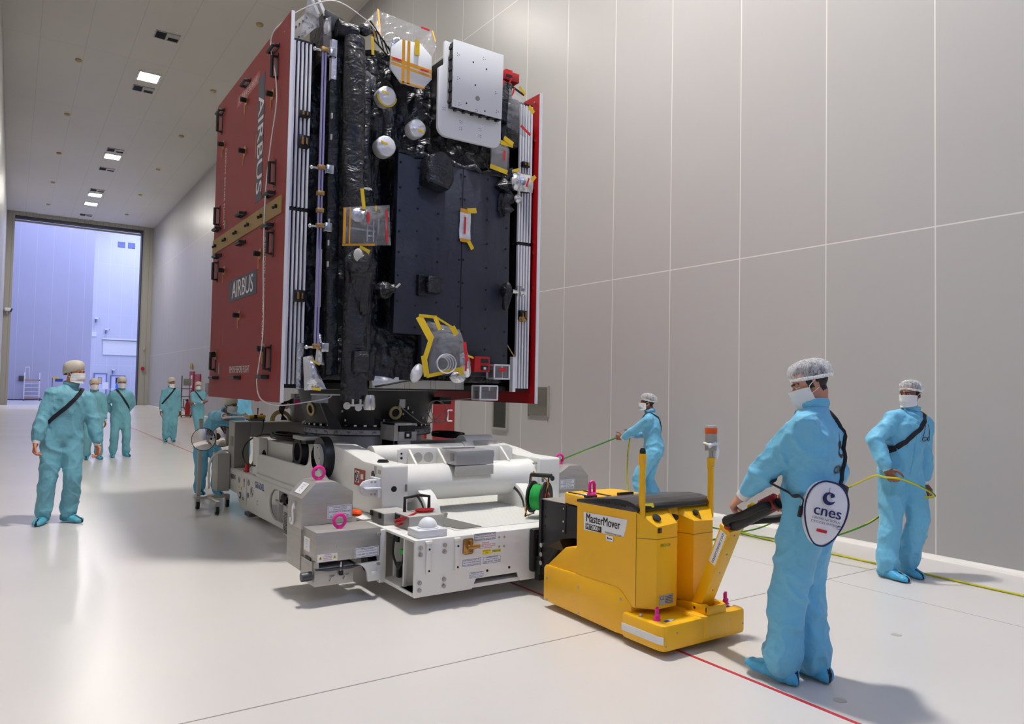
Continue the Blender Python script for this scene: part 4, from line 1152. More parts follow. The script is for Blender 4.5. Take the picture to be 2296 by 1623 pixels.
# payload adapter cone below
ad = thing('payload_adapter', (SX, SY, 1.13), 'black conical payload adapter between satellite and turntable', 'payload adapter')
MB().lathe((SX, SY, 0), [(0.74, 1.125), (0.74, 1.15), (0.70, 1.16), (0.715, 1.25), (0.77, 1.45), (0.79, 1.55), (0.72, 1.55), (0.66, 1.2), (0.66, 1.125)], n=72, close=False).build('cone', M['cfrp'], ad)
mb = MB()
for k in range(44):
    a = 2 * pi * k / 44
    mb.obox((SX + 0.722 * cos(a), SY + 0.722 * sin(a), 1.166), (cos(a), sin(a), 0), (-sin(a), cos(a), 0), (0, 0, 1), 0.012, 0.016, 0.009)
mb.build('bolt_ring', M['chrome'], ad)
def ring(a, z, r1, r0, nm, m):
    c = V((SX, SY, 0)); d = V((cos(a), sin(a), -0.15)).normalized()
    rad = 0.705 + (z - 1.2) * 0.27
    p = c + V((cos(a) * rad, sin(a) * rad, z))
    rot = d.to_track_quat('Z', 'Y').to_matrix().to_4x4(); rot.translation = p
    mb = MB().lathe((0, 0, 0), [(r0, -0.02), (r0, 0.014), (r1, 0.014), (r1, -0.02)], n=26, close=False)
    mb.bm.transform(rot)
    return mb.build(nm, m, ad)
ring(R(-89), 1.31, 0.075, 0.046, 'port_ring', M['brass'])
ring(R(-168), 1.33, 0.075, 0.046, 'port_ring', M['brass'])
mb = MB()
rnd = random.Random(4)
for k in range(16):
    a = R(rnd.uniform(-165, -25)); z = rnd.uniform(1.2, 1.42); rad = 0.708 + (z - 1.2) * 0.27
    mb.obox((SX + rad * cos(a), SY + rad * sin(a), z), (cos(a), sin(a), 0), (-sin(a), cos(a), 0), (0, 0, 1), 0.006, 0.008, 0.010 + 0.008 * rnd.random())
mb.build('white_stud', M['inkw'], ad)
mb = MB(); a = R(-84); rad = 0.708 + 0.2 * 0.27
mb.obox((SX + rad * cos(a) + 0.0, SY + rad * sin(a), 1.41), (cos(a), sin(a), 0), (-sin(a), cos(a), 0), (0, 0, 1), 0.012, 0.036, 0.046); mb.build('white_plate', M['white2'], ad)
mb = MB(); a = R(-100); rad = 0.70
mb.obox((SX + rad * cos(a), SY + rad * sin(a), 1.24), (cos(a), sin(a), 0), (-sin(a), cos(a), 0), (0, 0, 1), 0.012, 0.085, 0.07); mb.build('access_hole', M['ink'], ad)
mb = MB().prism([(SX - 0.80, 1.42), (SX - 0.75, 1.42), (SX - 0.58, 1.2), (SX - 0.55, 1.13), (SX - 0.68, 1.13)], 'y', 7.46, 7.5); mb.build('strut_brace', M['cfrp'], ad)
mb = MB()
for cx, cz, rx, rz, ph in ((4.02, 1.33, 0.10, 0.115, 0), (4.0, 1.32, 0.115, 0.125, 0.4)):
    mb.tube([(cx + rx * cos(a + ph), 7.36 + 0.05 * sin(a), cz + rz * sin(a + ph)) for a in [2 * pi * k / 28 for k in range(28)]], 0.005, 6, closed=True)
mb.tube(smooth_path([(3.5, 7.30, 1.385), (3.66, 7.31, 1.27), (3.8, 7.32, 1.19), (3.93, 7.36, 1.20), (4.05, 7.4, 1.27), (4.12, 7.4, 1.33)], 6), 0.006, 6)
mb.tube(smooth_path([(4.0, 7.35, 1.44), (4.15, 7.3, 1.45), (4.4, 7.1, 1.49)], 6), 0.006, 6)
mb.build('sensor_cable', M['lgrey'], ad)
MB().box(4.13, 4.28, 7.55, 7.75, 1.40, 1.48).build('connector_block', M['ink'], ad)
# ------------------------------------------------------------------ transport trolley
TX = 3.467
def mx(x): return 2 * TX - x
tr = thing('transport_trolley', (TX, 7.4, 0), 'long white steel transport trolley carrying the satellite', 'trolley')
Wm = M['white']
X0, X1 = 2.41, mx(2.41)
# chassis: front cross box with stepped lower edge, floor plates, side walls
fp = [(X0, 0.10), (2.887, 0.10), (2.923, 0.173), (3.30, 0.173), (3.33, 0.105), (3.60, 0.105), (3.64, 0.173), (4.01, 0.173), (4.05, 0.10), (X1, 0.10), (X1, 0.503), (X0, 0.503)]
MB().prism(fp, 'y', 4.72, 4.745, 0.004).build('front_plate', Wm, tr)
mb = MB().box(X0, X1, 4.745, 5.26, 0.10, 0.13, 0.004); mb.build('bottom_plate', Wm, tr)
MB().box(X0, X1, 4.722, 10.16, 0.485, 0.505, 0.004).build('deck', Wm, tr)
MB().box(2.50, X1 - 0.09, 5.24, 5.27, 0.13, 0.485).build('inner_wall', Wm, tr)
MB().box(2.43, 2.455, 4.93, 4.95, 0.13, 0.485).build('rib', Wm, tr); MB().box(2.40, 2.50, 4.74, 4.95, 0.11, 0.13).build('rib', Wm, tr)
MB().box(2.455, 2.95, 4.94, 4.96, 0.13, 0.485).build('divider', Wm, tr)
mb = MB().box(2.365, 2.42, 5.22, 5.27, 0.10, 0.50, 0.006)
mb.build('side_flange', Wm, tr)
MB().box(X1 - 0.025, X1, 4.745, 5.3, 0.13, 0.485).build('side_wall', Wm, tr)
# loose cable inside the open bay
mb = MB().tube(smooth_path([(2.47, 5.18, 0.46), (2.45, 5.16, 0.40), (2.43, 5.12, 0.33), (2.45, 5.1, 0.25), (2.44, 5.04, 0.24), (2.45, 5.0, 0.30), (2.45, 4.99, 0.36)], 5), 0.009, 7).box(2.44, 2.47, 5.04, 5.08, 0.17, 0.28).box(2.455, 2.475, 5.10, 5.16, 0.42, 0.48)
mb.build('bay_cable', M['rubber'], tr)
MB().box(2.44, 2.48, 4.97, 5.03, 0.355, 0.385).build('terminal_block', M['green'], tr)
sticker(tr, 'bay_sticker', (2.44, 4.9375, 0.43), (1, 0, 0), (0, 0, 1), 0.0, 0.0, []) if False else None
# bolts and guide strips on the front plate
for x, z in ((2.452, 0.452), (2.45, 0.404), (2.449, 0.204), (2.448, 0.152), (2.648, 0.452), (2.646, 0.405), (2.647, 0.206), (2.645, 0.157)):
    MB().cyl((x, 4.72, z), (x, 4.708, z), 0.016, n=14).cyl((x, 4.708, z), (x, 4.702, z), 0.010, n=6).build('bolt', M['steel'], tr)
for x in (2.512, 2.748):
    mb = MB().box(x - 0.02, x + 0.02, 4.698, 4.72, 0.26, 0.48, 0.008).box(x - 0.028, x + 0.028, 4.69, 4.722, 0.475, 0.497, 0.008)
    mb.m(1).cyl((x + 0.002, 4.699, 0.437), (x + 0.002, 4.696, 0.437), 0.008, n=10).cyl((x + 0.002, 4.699, 0.284), (x + 0.002, 4.696, 0.284), 0.008, n=10)
    mb.build('guide_strip', [Wm, M['ink']], tr)
for x, z in ((3.02, 0.221), (3.22, 0.222)):
    MB().cyl((x, 4.721, z), (x, 4.717, z), 0.010, n=10).build('screw', M['ink'], tr)
for x, z in ((3.122, 0.462), (3.17, 0.460), (3.123, 0.391), (3.169, 0.389)):
    MB().cyl((x, 4.721, z), (x, 4.716, z), 0.008, n=10).build('screw', M['steel'], tr)
mb = MB().box(2.80, 2.885, 4.706, 4.72, 0.365, 0.48, 0.012).cyl((2.825, 4.69, 0.422), (2.925, 4.69, 0.422), 0.017, n=14).box(2.842, 2.862, 4.675, 4.71, 0.40, 0.468, 0.004)
for sx in (2.815, 2.87):
    for sz in (0.38, 0.465): mb.cyl((sx, 4.706, sz), (sx, 4.70, sz), 0.007, n=8)
mb.build('latch_plate', M['gold'], tr)
FX, FZ = (1, 0, 0), (0, 0, 1)
def S(c, w, h, lines, paper='paperw', ink='blue', name='sticker', u=FX, v=FZ, par=None, rim='bluemid'):
    return sticker(par or tr, name, c, u, v, w, h, lines, paper, ink, rim=rim)
S((2.995, 4.72, 0.478), 0.20, 0.06, [('TOWING EYE INTERFACE POINT 1 OF 2', 0.0125, 0.017), ('ONLY TO MOVE WITHIN A TROLLEY', 0.0125, 0.0), ('MULTI-PURPOSE TROLLEY (MPT)', 0.0125, -0.017)])
S((3.0, 4.72, 0.413), 0.20, 0.06, [('WARNING', 0.013, 0.019, 3), ('DO NOT EXCEED THE MAXIMUM TOWING', 0.011, 0.005, 3), ('FORCE OF THE TROLLEY COUPLING', 0.011, -0.007, 3), ('SEE THE USER MANUAL', 0.011, -0.019, 3)], rim=None)
S((3.012, 4.72, 0.362), 0.075, 0.034, [('PROPERTY OF', 0.011, 0.008), ('CNES', 0.011, -0.007)], 'papery', 'ink', rim=None)
S((3.10, 4.72, 0.361), 0.078, 0.02, [('MECH-02', 0.018, 0.0)], 'papery', 'ink', rim=None)
S((2.882, 4.72, 0.30), 0.17, 0.06, [('JACK INTERFACE POINT 1 OF 4', 0.0125, 0.016), ('ONLY TO MOVE WITHIN A TROLLEY', 0.0125, 0.0), ('MULTI-PURPOSE TROLLEY (MPT)', 0.0125, -0.016)])
S((3.06, 4.72, 0.30), 0.165, 0.06, [('FASTENERS TORQUE', 0.0115, 0.018), ('Transport Configuration', 0.0115, 0.005), ('248.0 NM TO 274.0 NM', 0.017, -0.012)])
S((2.925, 4.72, 0.202), 0.13, 0.05, [('RESERVED ONLY FOR', 0.010, 0.014), ('ON PRODUCTION TROLLEY', 0.010, 0.002), ('MULTI-PURPOSE TROLLEY', 0.010, -0.010)])
# coupling block where the tug bolts on
mb = MB().box(3.40, 3.60, 4.66, 4.72, 0.17, 0.505, 0.02).box(3.43, 3.66, 4.62, 4.68, 0.11, 0.30, 0.01)
for z in (0.45, 0.27): mb.cyl((3.44, 4.66, z), (3.44, 4.645, z), 0.016, n=10)
mb.build('coupling_block', M['black'], tr)

# diamond plate on the deck
dp = MB().box(2.84, mx(2.84), 4.90, 8.0, 0.505, 0.509)
M['dplate'] = mat('white_tread_plate', (212, 212, 206), 0.42, 0.0)
tp = dp.build('tread_plate', M['dplate'], tr)
mb = MB()
for j in range(48):
    for i in range(30):
        x = 2.87 + i * 0.042 + (0.021 if j % 2 else 0); y = 4.93 + j * 0.042
        if x < mx(2.86):
            d = 0.011
            vs = [mb.bm.verts.new(q) for q in ((x - 0.017, y - 0.006, 0.509), (x + 0.011, y - 0.012, 0.509), (x + 0.017, y + 0.006, 0.509), (x - 0.011, y + 0.012, 0.509), (x, y, 0.5135))]
            for k in range(4): mb._f((vs[k], vs[(k + 1) % 4], vs[4]))
mb.build('tread_stud', M['dplate'], tp, split=False)
mb = MB().poly([(2.905, 4.916, 0.512), (3.092, 4.922, 0.512), (3.06, 5.42, 0.512), (2.78, 5.42, 0.512)])
M['mesh'] = mat('grey_mesh', (120, 118, 114), 0.5, 0.3)
mb2 = MB().prism([(2.89, 4.916), (3.09, 4.922), (3.02, 5.45), (2.74, 5.45)], 'z', 0.509, 0.5145); mb2.build('mesh_panel', M['mesh'], tr)

# upper tilting frame: two arms, cross tube, cross plate
arm = [(5.60, 0.55), (5.60, 0.935), (5.62, 0.945), (6.0, 0.945), (6.30, 0.99), (6.70, 1.03), (7.1, 1.03), (8.0, 0.945), (8.9, 0.93), (8.9, 0.56), (6.6, 0.55), (6.2, 0.51), (5.95, 0.51)]
for k, (a, b) in enumerate(((2.545, 2.78), (mx(2.78), mx(2.545)))):
    ar = MB().prism(arm, 'x', a, b, 0.012).build('tilt_arm', Wm, tr)
    mb = MB().cyl((a + 0.105 if k == 0 else b - 0.09, 5.60, 0.748), (a + 0.105 if k == 0 else b - 0.09, 5.594, 0.748), 0.024, n=16); mb.build('arm_hole', M['ink'], ar)
    MB().box((b - 0.03) if k == 0 else (a + 0.02), (b - 0.01) if k == 0 else (a + 0.045), 5.594, 5.60, 0.72, 0.78).build('grey_tab', M['grey'], ar)
    MB().box(a + 0.02, b - 0.02, 5.62, 6.2, 0.505, 0.56, 0.006).build('arm_foot', Wm, ar)
    if k == 0:
        MB().lathe((2.66, 5.85, 0.945), [(0.05, 0), (0.05, 0.012), (0.042, 0.012), (0.042, 0.022), (0.02, 0.024)], n=18).build('vent_plug', M['ink'], ar)
        c = (2.545, 6.075, 0.80)
        mb = MB().box(2.541, 2.545, 5.955, 6.19, 0.725, 0.868).m(1).box(2.539, 2.541, 6.075, 6.165, 0.75, 0.85).m(2)
        mb.tube([(2.538, 6.12 + 0.036 * cos(a2), 0.80 + 0.042 * sin(a2)) for a2 in [2 * pi * q / 20 for q in range(20)]], 0.004, 5, closed=True)
        mb.obox((2.538, 6.12, 0.80), (0, 1, 1.1), (1, 0, 0), (0, 1, -1), 0.04, 0.001, 0.004).ell((2.538, 6.12, 0.822), 0.002, 0.008, 0.008, nu=6, nv=4).obox((2.538, 6.118, 0.795), (0, 0.3, 1), (1, 0, 0), (0, 1, -0.3), 0.018, 0.001, 0.006)
        mb.m(1).obox((2.539, 6.01, 0.81), (0, 1, 0), (1, 0, 0), (0, 0, 1), 0.03, 0.001, 0.022)
        mb.build('warning_sticker', [mat('rust_red', (168, 66, 34), 0.5), M['paperw'], M['ink']], ar, split=False)
        mb = MB().prism([(2.54, 0.69), (2.45, 0.69), (2.40, 0.705), (2.375, 0.735), (2.375, 0.785), (2.40, 0.815), (2.45, 0.83), (2.54, 0.83)], 'y', 5.645, 5.675, 0.006).box(2.40, 2.54, 5.60, 5.65, 0.752, 0.768, 0.004).box(2.515, 2.545, 5.62, 5.78, 0.68, 0.84, 0.005)
        mb.build('pin_bracket', M['white2'], ar)
        for q, z in ((2.47, 0.81), (2.50, 0.81), (2.47, 0.71), (2.50, 0.71)): MB().cyl((q, 5.645, z), (q, 5.637, z), 0.009, n=8).build('bolt', M['steel'], ar)
        MB().cyl((2.55, 5.78, 0.855), (2.536, 5.78, 0.855), 0.03, n=16).build('round_socket', M['dsteel'], ar)
        mb = MB().box(2.541, 2.545, 5.72, 5.76, 0.86, 0.93).m(1).box(2.541, 2.545, 5.63, 5.69, 0.87, 0.905)
        mb.build('small_sticker', [M['lgrey'], M['lgrey']], ar)
    else:
        for y, z in ((5.66, 0.90), (5.70, 0.885), (5.69, 0.845), (5.68, 0.80)):
            MB().cyl((a, y, z), (a - 0.02, y, z), 0.014, n=10).build('bolt', M['steel'], ar)
tu = MB().lathe((0, 5.80, 0.76), [(0.165, 2.76), (0.165, 2.95), (0.158, 2.96), (0.158, 3.98), (0.165, 3.99), (0.165, 4.18)], 'x', 48).build('cross_tube', Wm, tr)
cp = [(2.84, 0.90), (2.84, 1.035), (2.87, 1.05), (4.0, 1.05), (4.06, 1.02), (4.06, 0.90)]
pl = MB().prism(cp, 'y', 5.93, 5.955, 0.003).build('cross_plate', Wm, tr)
for x in (3.03, 3.14, 3.80):
    MB().cyl((x, 5.931, 0.965), (x, 5.924, 0.965), 0.046, n=26).build('lightening_hole', M['lgrey'], pl)
mb = MB().cyl((2.87, 5.93, 1.005), (2.87, 5.924, 1.005), 0.009, n=10).cyl((2.87, 5.93, 0.965), (2.87, 5.924, 0.965), 0.012, n=10); mb.build('plate_bolt', M['ink'], pl)
for x in (2.93, 3.22, 3.90):
    MB().prism([(5.93, 0.90), (5.93, 1.04), (5.915, 1.04), (5.76, 0.92), (5.76, 0.90)], 'x', x, x + 0.02, 0.002).build('gusset', Wm, tr)
jb = MB().box(3.24, 3.63, 5.60, 5.80, 0.915, 1.04, 0.006).build('junction_box', mat('box_grey', (156, 156, 160), 0.45, 0.2), tr)
MB().box(3.236, 3.24, 5.64, 5.70, 0.95, 1.02).build('box_label', M['grey'], jb)
MB().prism([(5.60, 0.825), (5.60, 0.91), (5.615, 0.91), (5.64, 0.82)], 'x', 3.24, 3.63, 0.003).build('box_skirt', M['lgrey'], jb)
MB().box(3.24, 3.55, 5.80, 5.86, 1.042, 1.055).build('box_lid', M['steel'], jb)
# rockers below the tube
for x in (2.89, mx(3.03)):
    pts = [(5.46, 0.505), (5.95, 0.505), (5.95, 0.70), (5.86, 0.74)] + [(5.78 + 0.33 * cos(a) , 0.505 + 0.235 * sin(a)) for a in [R(100 + 80 * k / 8) for k in range(9)]]
    rk = MB().prism(pts, 'x', x, x + 0.13, 0.008).build('rocker', Wm, tr)
    sc = MB()
    arc = [R(105 + 70 * k / 10) for k in range(11)]
    A = [(x - 0.004, 5.78 + 0.30 * cos(a), 0.505 + 0.205 * sin(a)) for a in arc]; Bq = [(x - 0.004, 5.78 + 0.27 * cos(a), 0.505 + 0.175 * sin(a)) for a in arc]
    sc.ribbon(A, Bq); sc.build('angle_scale', M['dsteel'], rk)
    MB().box(x + 0.02, x + 0.11, 5.70, 5.84, 0.60, 0.80, 0.01).build('tube_strut', Wm, tr)
# tall hub on the right arm
MB().cyl((mx(2.86), 6.95, 0.93), (mx(2.50), 6.95, 0.93), 0.15, n=32).build('hub', Wm, tr)
MB().tube([(3.4, 6.75, 0.93), (4.06, 6.75, 0.93)], 0.085, 24).build('spindle_tube', Wm, tr)
MB().tube([(3.96, 6.75, 0.93), (4.07, 6.75, 0.93)], 0.098, 24).build('collar', Wm, tr)
MB().tube([(2.79, 6.42, 0.93), (3.4, 6.45, 0.93)], 0.11, 24).build('spindle_tube', Wm, tr)
MB().box(2.80, mx(2.80), 6.6, 8.85, 0.86, 0.90, 0.006).build('frame_plate', Wm, tr)
# left drive: round cover, black gear ring, trough
dr = MB().lathe((0, 6.87, 0.905), [(0.19, 2.46), (0.195, 2.48), (0.195, 2.545)], 'x', 48).build('gear_ring', M['cfrp'], tr)
MB().lathe((0, 6.87, 0.905), [(0.128, 2.425), (0.128, 2.46)], 'x', 40).build('round_cover', M['lgrey'], dr)
for a in range(6):
    MB().cyl((2.426, 6.87 + 0.112 * cos(a * 1.047), 0.905 + 0.112 * sin(a * 1.047)), (2.42, 6.87 + 0.112 * cos(a * 1.047), 0.905 + 0.112 * sin(a * 1.047)), 0.006, n=8).build('screw', M['dsteel'], dr)
tq = [(8.86, 0.508), (8.86, 0.745), (8.83, 0.765), (8.74, 0.775), (7.22, 0.79), (7.10, 0.82), (7.0, 0.95), (6.93, 1.03), (6.9, 0.90), (6.75, 0.78), (6.55, 0.70), (6.45, 0.60), (6.45, 0.508)]
tg = MB().prism(tq, 'x', 2.425, 2.47, 0.008).build('trough_side', Wm, tr)
rec = [(8.76, 0.58), (8.76, 0.70), (8.70, 0.74), (7.25, 0.752), (6.9, 0.70), (6.6, 0.60), (6.6, 0.57)]
M['wshade'] = Wm
MB().prism([(8.82, 0.508), (8.82, 0.555), (6.46, 0.555), (6.46, 0.508)], 'x', 2.405, 2.43, 0.006).build('trough_ledge', Wm, tr)
MB().box(2.46, 2.56, 6.9, 8.8, 0.70, 0.72).build('trough_floor', M['steel'], tr)
MB().prism([(9.12, 0.51), (9.12, 0.955), (8.86, 0.95), (8.86, 0.51)], 'x', 2.44, 2.54, 0.006).build('end_plate', Wm, tr)
rg = MB().lathe((0, 7.56, 0.90), [(0.15, 2.47), (0.15, 2.56), (0.095, 2.56), (0.095, 2.47), (0.15, 2.47)], 'x', 36, False).build('clamp_ring', M['rubber'], tr)
MB().box(2.44, 2.62, 7.28, 7.62, 1.035, 1.075, 0.004).build('clamp_plate', M['lgrey'], rg)
MB().box(2.46, 2.62, 7.26, 7.40, 1.00, 1.035).build('clamp_block', M['rubber'], rg)
for y, z in ((8.88, 0.72), (7.72, 0.70)):
    MB().lathe((2.50, y, z), [(0.004, 0.0), (0.03, 0.02), (0.032, 0.05), (0.012, 0.13), (0.006, 0.18)], n=14).build('cable_gland', M['rubber'], tr)

# left side skirt with logos, oval cut-out and machinery
ov = [(8.25, 0.28)]
hole = [(8.02 + 0.24 * cos(a), 0.295 + 0.165 * sin(a)) for a in [R(90 - 180 * k / 14) for k in range(15)]]
sk = [(10.17, 0.495), (10.17, 0.21), (9.66, 0.21), (9.49, 0.065), (6.3, 0.085), (6.3, 0.13)] + [(6.6, 0.13)] + hole[::-1] + [(6.6, 0.46), (6.3, 0.46), (6.3, 0.495)]
MB().prism(sk, 'x', 2.405, 2.425, 0.003).build('side_skirt', Wm, tr)
MB().box(2.62, 2.64, 6.3, 8.3, 0.13, 0.485).build('bay_wall', Wm, tr)
for y in (8.0, 7.7, 7.3): MB().box(2.43, 2.62, y, y + 0.015, 0.13, 0.485).build('bay_rib', Wm, tr)
mb = MB().lathe((0, 8.02, 0), [(0, 0)] * 0 or [(0.001, 0), (0.001, 0.001)], n=4) if False else MB()
mb.tube([(2.42, 8.02 + 0.24 * cos(R(90 - 180 * k / 14)), 0.295 + 0.165 * sin(R(90 - 180 * k / 14))) for k in range(15)], 0.012, 8); mb.build('cutout_rim', M['lgrey'], tr)
mb = MB().cyl((2.46, 8.0, 0.34), (2.46, 7.3, 0.33), 0.018, n=10).cyl((2.44, 7.85, 0.40), (2.44, 7.68, 0.38), 0.035, n=12).m(1).cyl((2.44, 8.12, 0.325), (2.44, 7.72, 0.30), 0.014, n=10).cyl((2.44, 7.90, 0.318), (2.44, 7.84, 0.314), 0.022, n=8).m(0).box(2.45, 2.56, 7.45, 7.72, 0.22, 0.42, 0.01).box(2.44, 2.5, 7.66, 7.72, 0.15, 0.30)
mb.build('drive_motor', [M['rubber'], M['chrome']], tr)
vb = MB().box(2.20, 2.40, 6.95, 7.09, 0.16, 0.415, 0.004).build('vent_box', M['lgrey'], tr)
mb = MB()
for k in range(14): mb.box(2.196, 2.20, 6.965, 7.06, 0.185 + 0.0145 * k, 0.192 + 0.0145 * k)
mb.build('vent_slat', M['dsteel'], vb)
MB().box(2.36, 2.6, 8.9, 9.1, 0.03, 0.07).build('foot_plate', M['dsteel'], tr)
LU = (0, -1, 0)
mb = MB(); px = 2.4035
text_into(mb, 'AIRBUS', 0.085, (px, 9.88, 0.395), LU, FZ, mi=0, sx=0.95, bold=0.002)
text_into(mb, 'GRADEL', 0.105, (px, 8.66, 0.415), LU, FZ, mi=1, sx=0.98, bold=0.004)
text_into(mb, 'esa', 0.075, (px, 9.36, 0.19), LU, FZ, mi=0, bold=0.002)
text_into(mb, 'RSC', 0.03, (px, 9.10, 0.27), LU, FZ, mi=2)
text_into(mb, 'MPT', 0.03, (px, 8.72, 0.235), LU, FZ, mi=1)
text_into(mb, 'TROLLEY', 0.022, (px, 8.72, 0.20), LU, FZ, mi=1)
mb.mi = 0
mb.tube([(px, 9.50 + 0.035 * cos(a), 0.205 + 0.035 * sin(a)) for a in [R(40 + 280 * k / 14) for k in range(15)]], 0.006, 6)
mb.mi = 2
for y, z, r in ((9.56, 0.39, 0.035), (9.325, 0.41, 0.018), (9.12, 0.405, 0.035), (9.14, 0.25, 0.03)):
    mb.tube([(px, y + r * cos(a), z + r * sin(a)) for a in [2 * pi * k / 14 for k in range(14)]], 0.004, 5, closed=True)
    mb.obox((px, y, z), (0, 1, 1), (1, 0, 0), (0, 1, -1), r * 0.9, 0.0008, r * 0.28)
mb.box(px - 0.001, px + 0.001, 9.312, 9.338, 0.33, 0.392); mb.box(px - 0.001, px + 0.001, 9.20, 9.204, 0.12, 0.45)
mb.mi = 0
mb.tube([(px, 8.97 + 0.055 * cos(a), 0.315 + 0.06 * sin(a)) for a in [2 * pi * k / 20 for k in range(20)]], 0.002, 4, closed=True)
mb.obox((px, 8.98, 0.335), (0, 1, 0.9), (1, 0, 0), (0, 1, -1), 0.028, 0.0008, 0.007); mb.obox((px, 8.96, 0.30), (0, 1, 0.9), (1, 0, 0), (0, 1, -1), 0.028, 0.0008, 0.007)
mb.mi = 3; mb.obox((px, 9.44, 0.298), (0, -1, 0), (1, 0, 0), (0, 0, 1), 0.025, 0.0008, 0.016); mb.obox((px, 9.55, 0.302), (0, -1, 0), (1, 0, 0), (0, 0, 1), 0.03, 0.0008, 0.005)
mb.build('logo', [M['ink'], M['bluemid'], M['grey'], M['tape']], tr, recalc=False)

# turntable
M['drum'] = mat('turned_steel', (176, 178, 188), 0.4, 0.5)
dm = MB().lathe((SX, SY - 0.04, 0), [(0.62, 0.90), (0.62, 1.06), (0.725, 1.065), (0.725, 1.12), (0.70, 1.125)], n=80).build('turntable', M['drum'], tr)
mb = MB().lathe((SX, SY - 0.04, 0), [(0.728, 1.056), (0.728, 1.068), (0.70, 1.068), (0.70, 1.056)], n=80, close=False); mb.build('dark_rim', M['ink'], dm)
sc = MB()
for k in range(150):
    a = R(-190 + 200 * k / 149); L = 0.022 if k % 5 == 0 else 0.013
    sc.obox((SX + 0.7258 * cos(a), SY - 0.04 + 0.7258 * sin(a), 1.118 - L / 2 if k % 5 else 1.072 + L / 2), (cos(a), sin(a), 0), (-sin(a), cos(a), 0), (0, 0, 1), 0.0006, 0.0012, L / 2)
for k in range(18):
    a = R(-185 + 11 * k)
    text_into(sc, str(310 - 10 * k) if k < 31 else '', 0.028, (SX + 0.727 * cos(a), SY - 0.04 + 0.727 * sin(a), 1.096), (-sin(a), cos(a), 0), FZ, mi=0, bold=0.0008)
sc.build('degree_scale', M['ink'], dm, recalc=False, split=False)
S((2.99, 7.585, 1.01), 0.11, 0.05, [('TURNTABLE', 0.012, 0.008), ('SAFETY PIN', 0.012, -0.008)], u=(0.9, -0.3, 0), ink='ink', par=tr) if False else None
bk = MB().box(3.30, 3.55, 6.98, 7.30, 1.19, 1.215, 0.003).box(3.345, 3.55, 6.98, 7.30, 1.03, 1.125, 0.004).box(3.30, 3.345, 7.0, 7.35, 0.97, 1.215, 0.003).box(3.30, 3.49, 7.0, 7.3, 0.93, 1.03).build('turntable_lock', M['lgrey'], tr)
mb = MB().box(3.41, 3.485, 6.965, 6.985, 1.055, 1.125, 0.004).m(1).box(3.425, 3.455, 6.96, 6.966, 1.075, 1.105); mb.build('lock_switch', [M['ink'], M['paperw']], bk)
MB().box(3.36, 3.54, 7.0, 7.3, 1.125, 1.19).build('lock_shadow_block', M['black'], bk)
S((3.46, 6.979, 1.203), 0.05, 0.012, [('LOCK', 0.01, 0)], par=bk, ink='ink', rim=None)
MB().box(3.55, 3.72, 7.1, 7.13, 1.08, 1.09).build('lock_lever', M['dsteel'], bk)

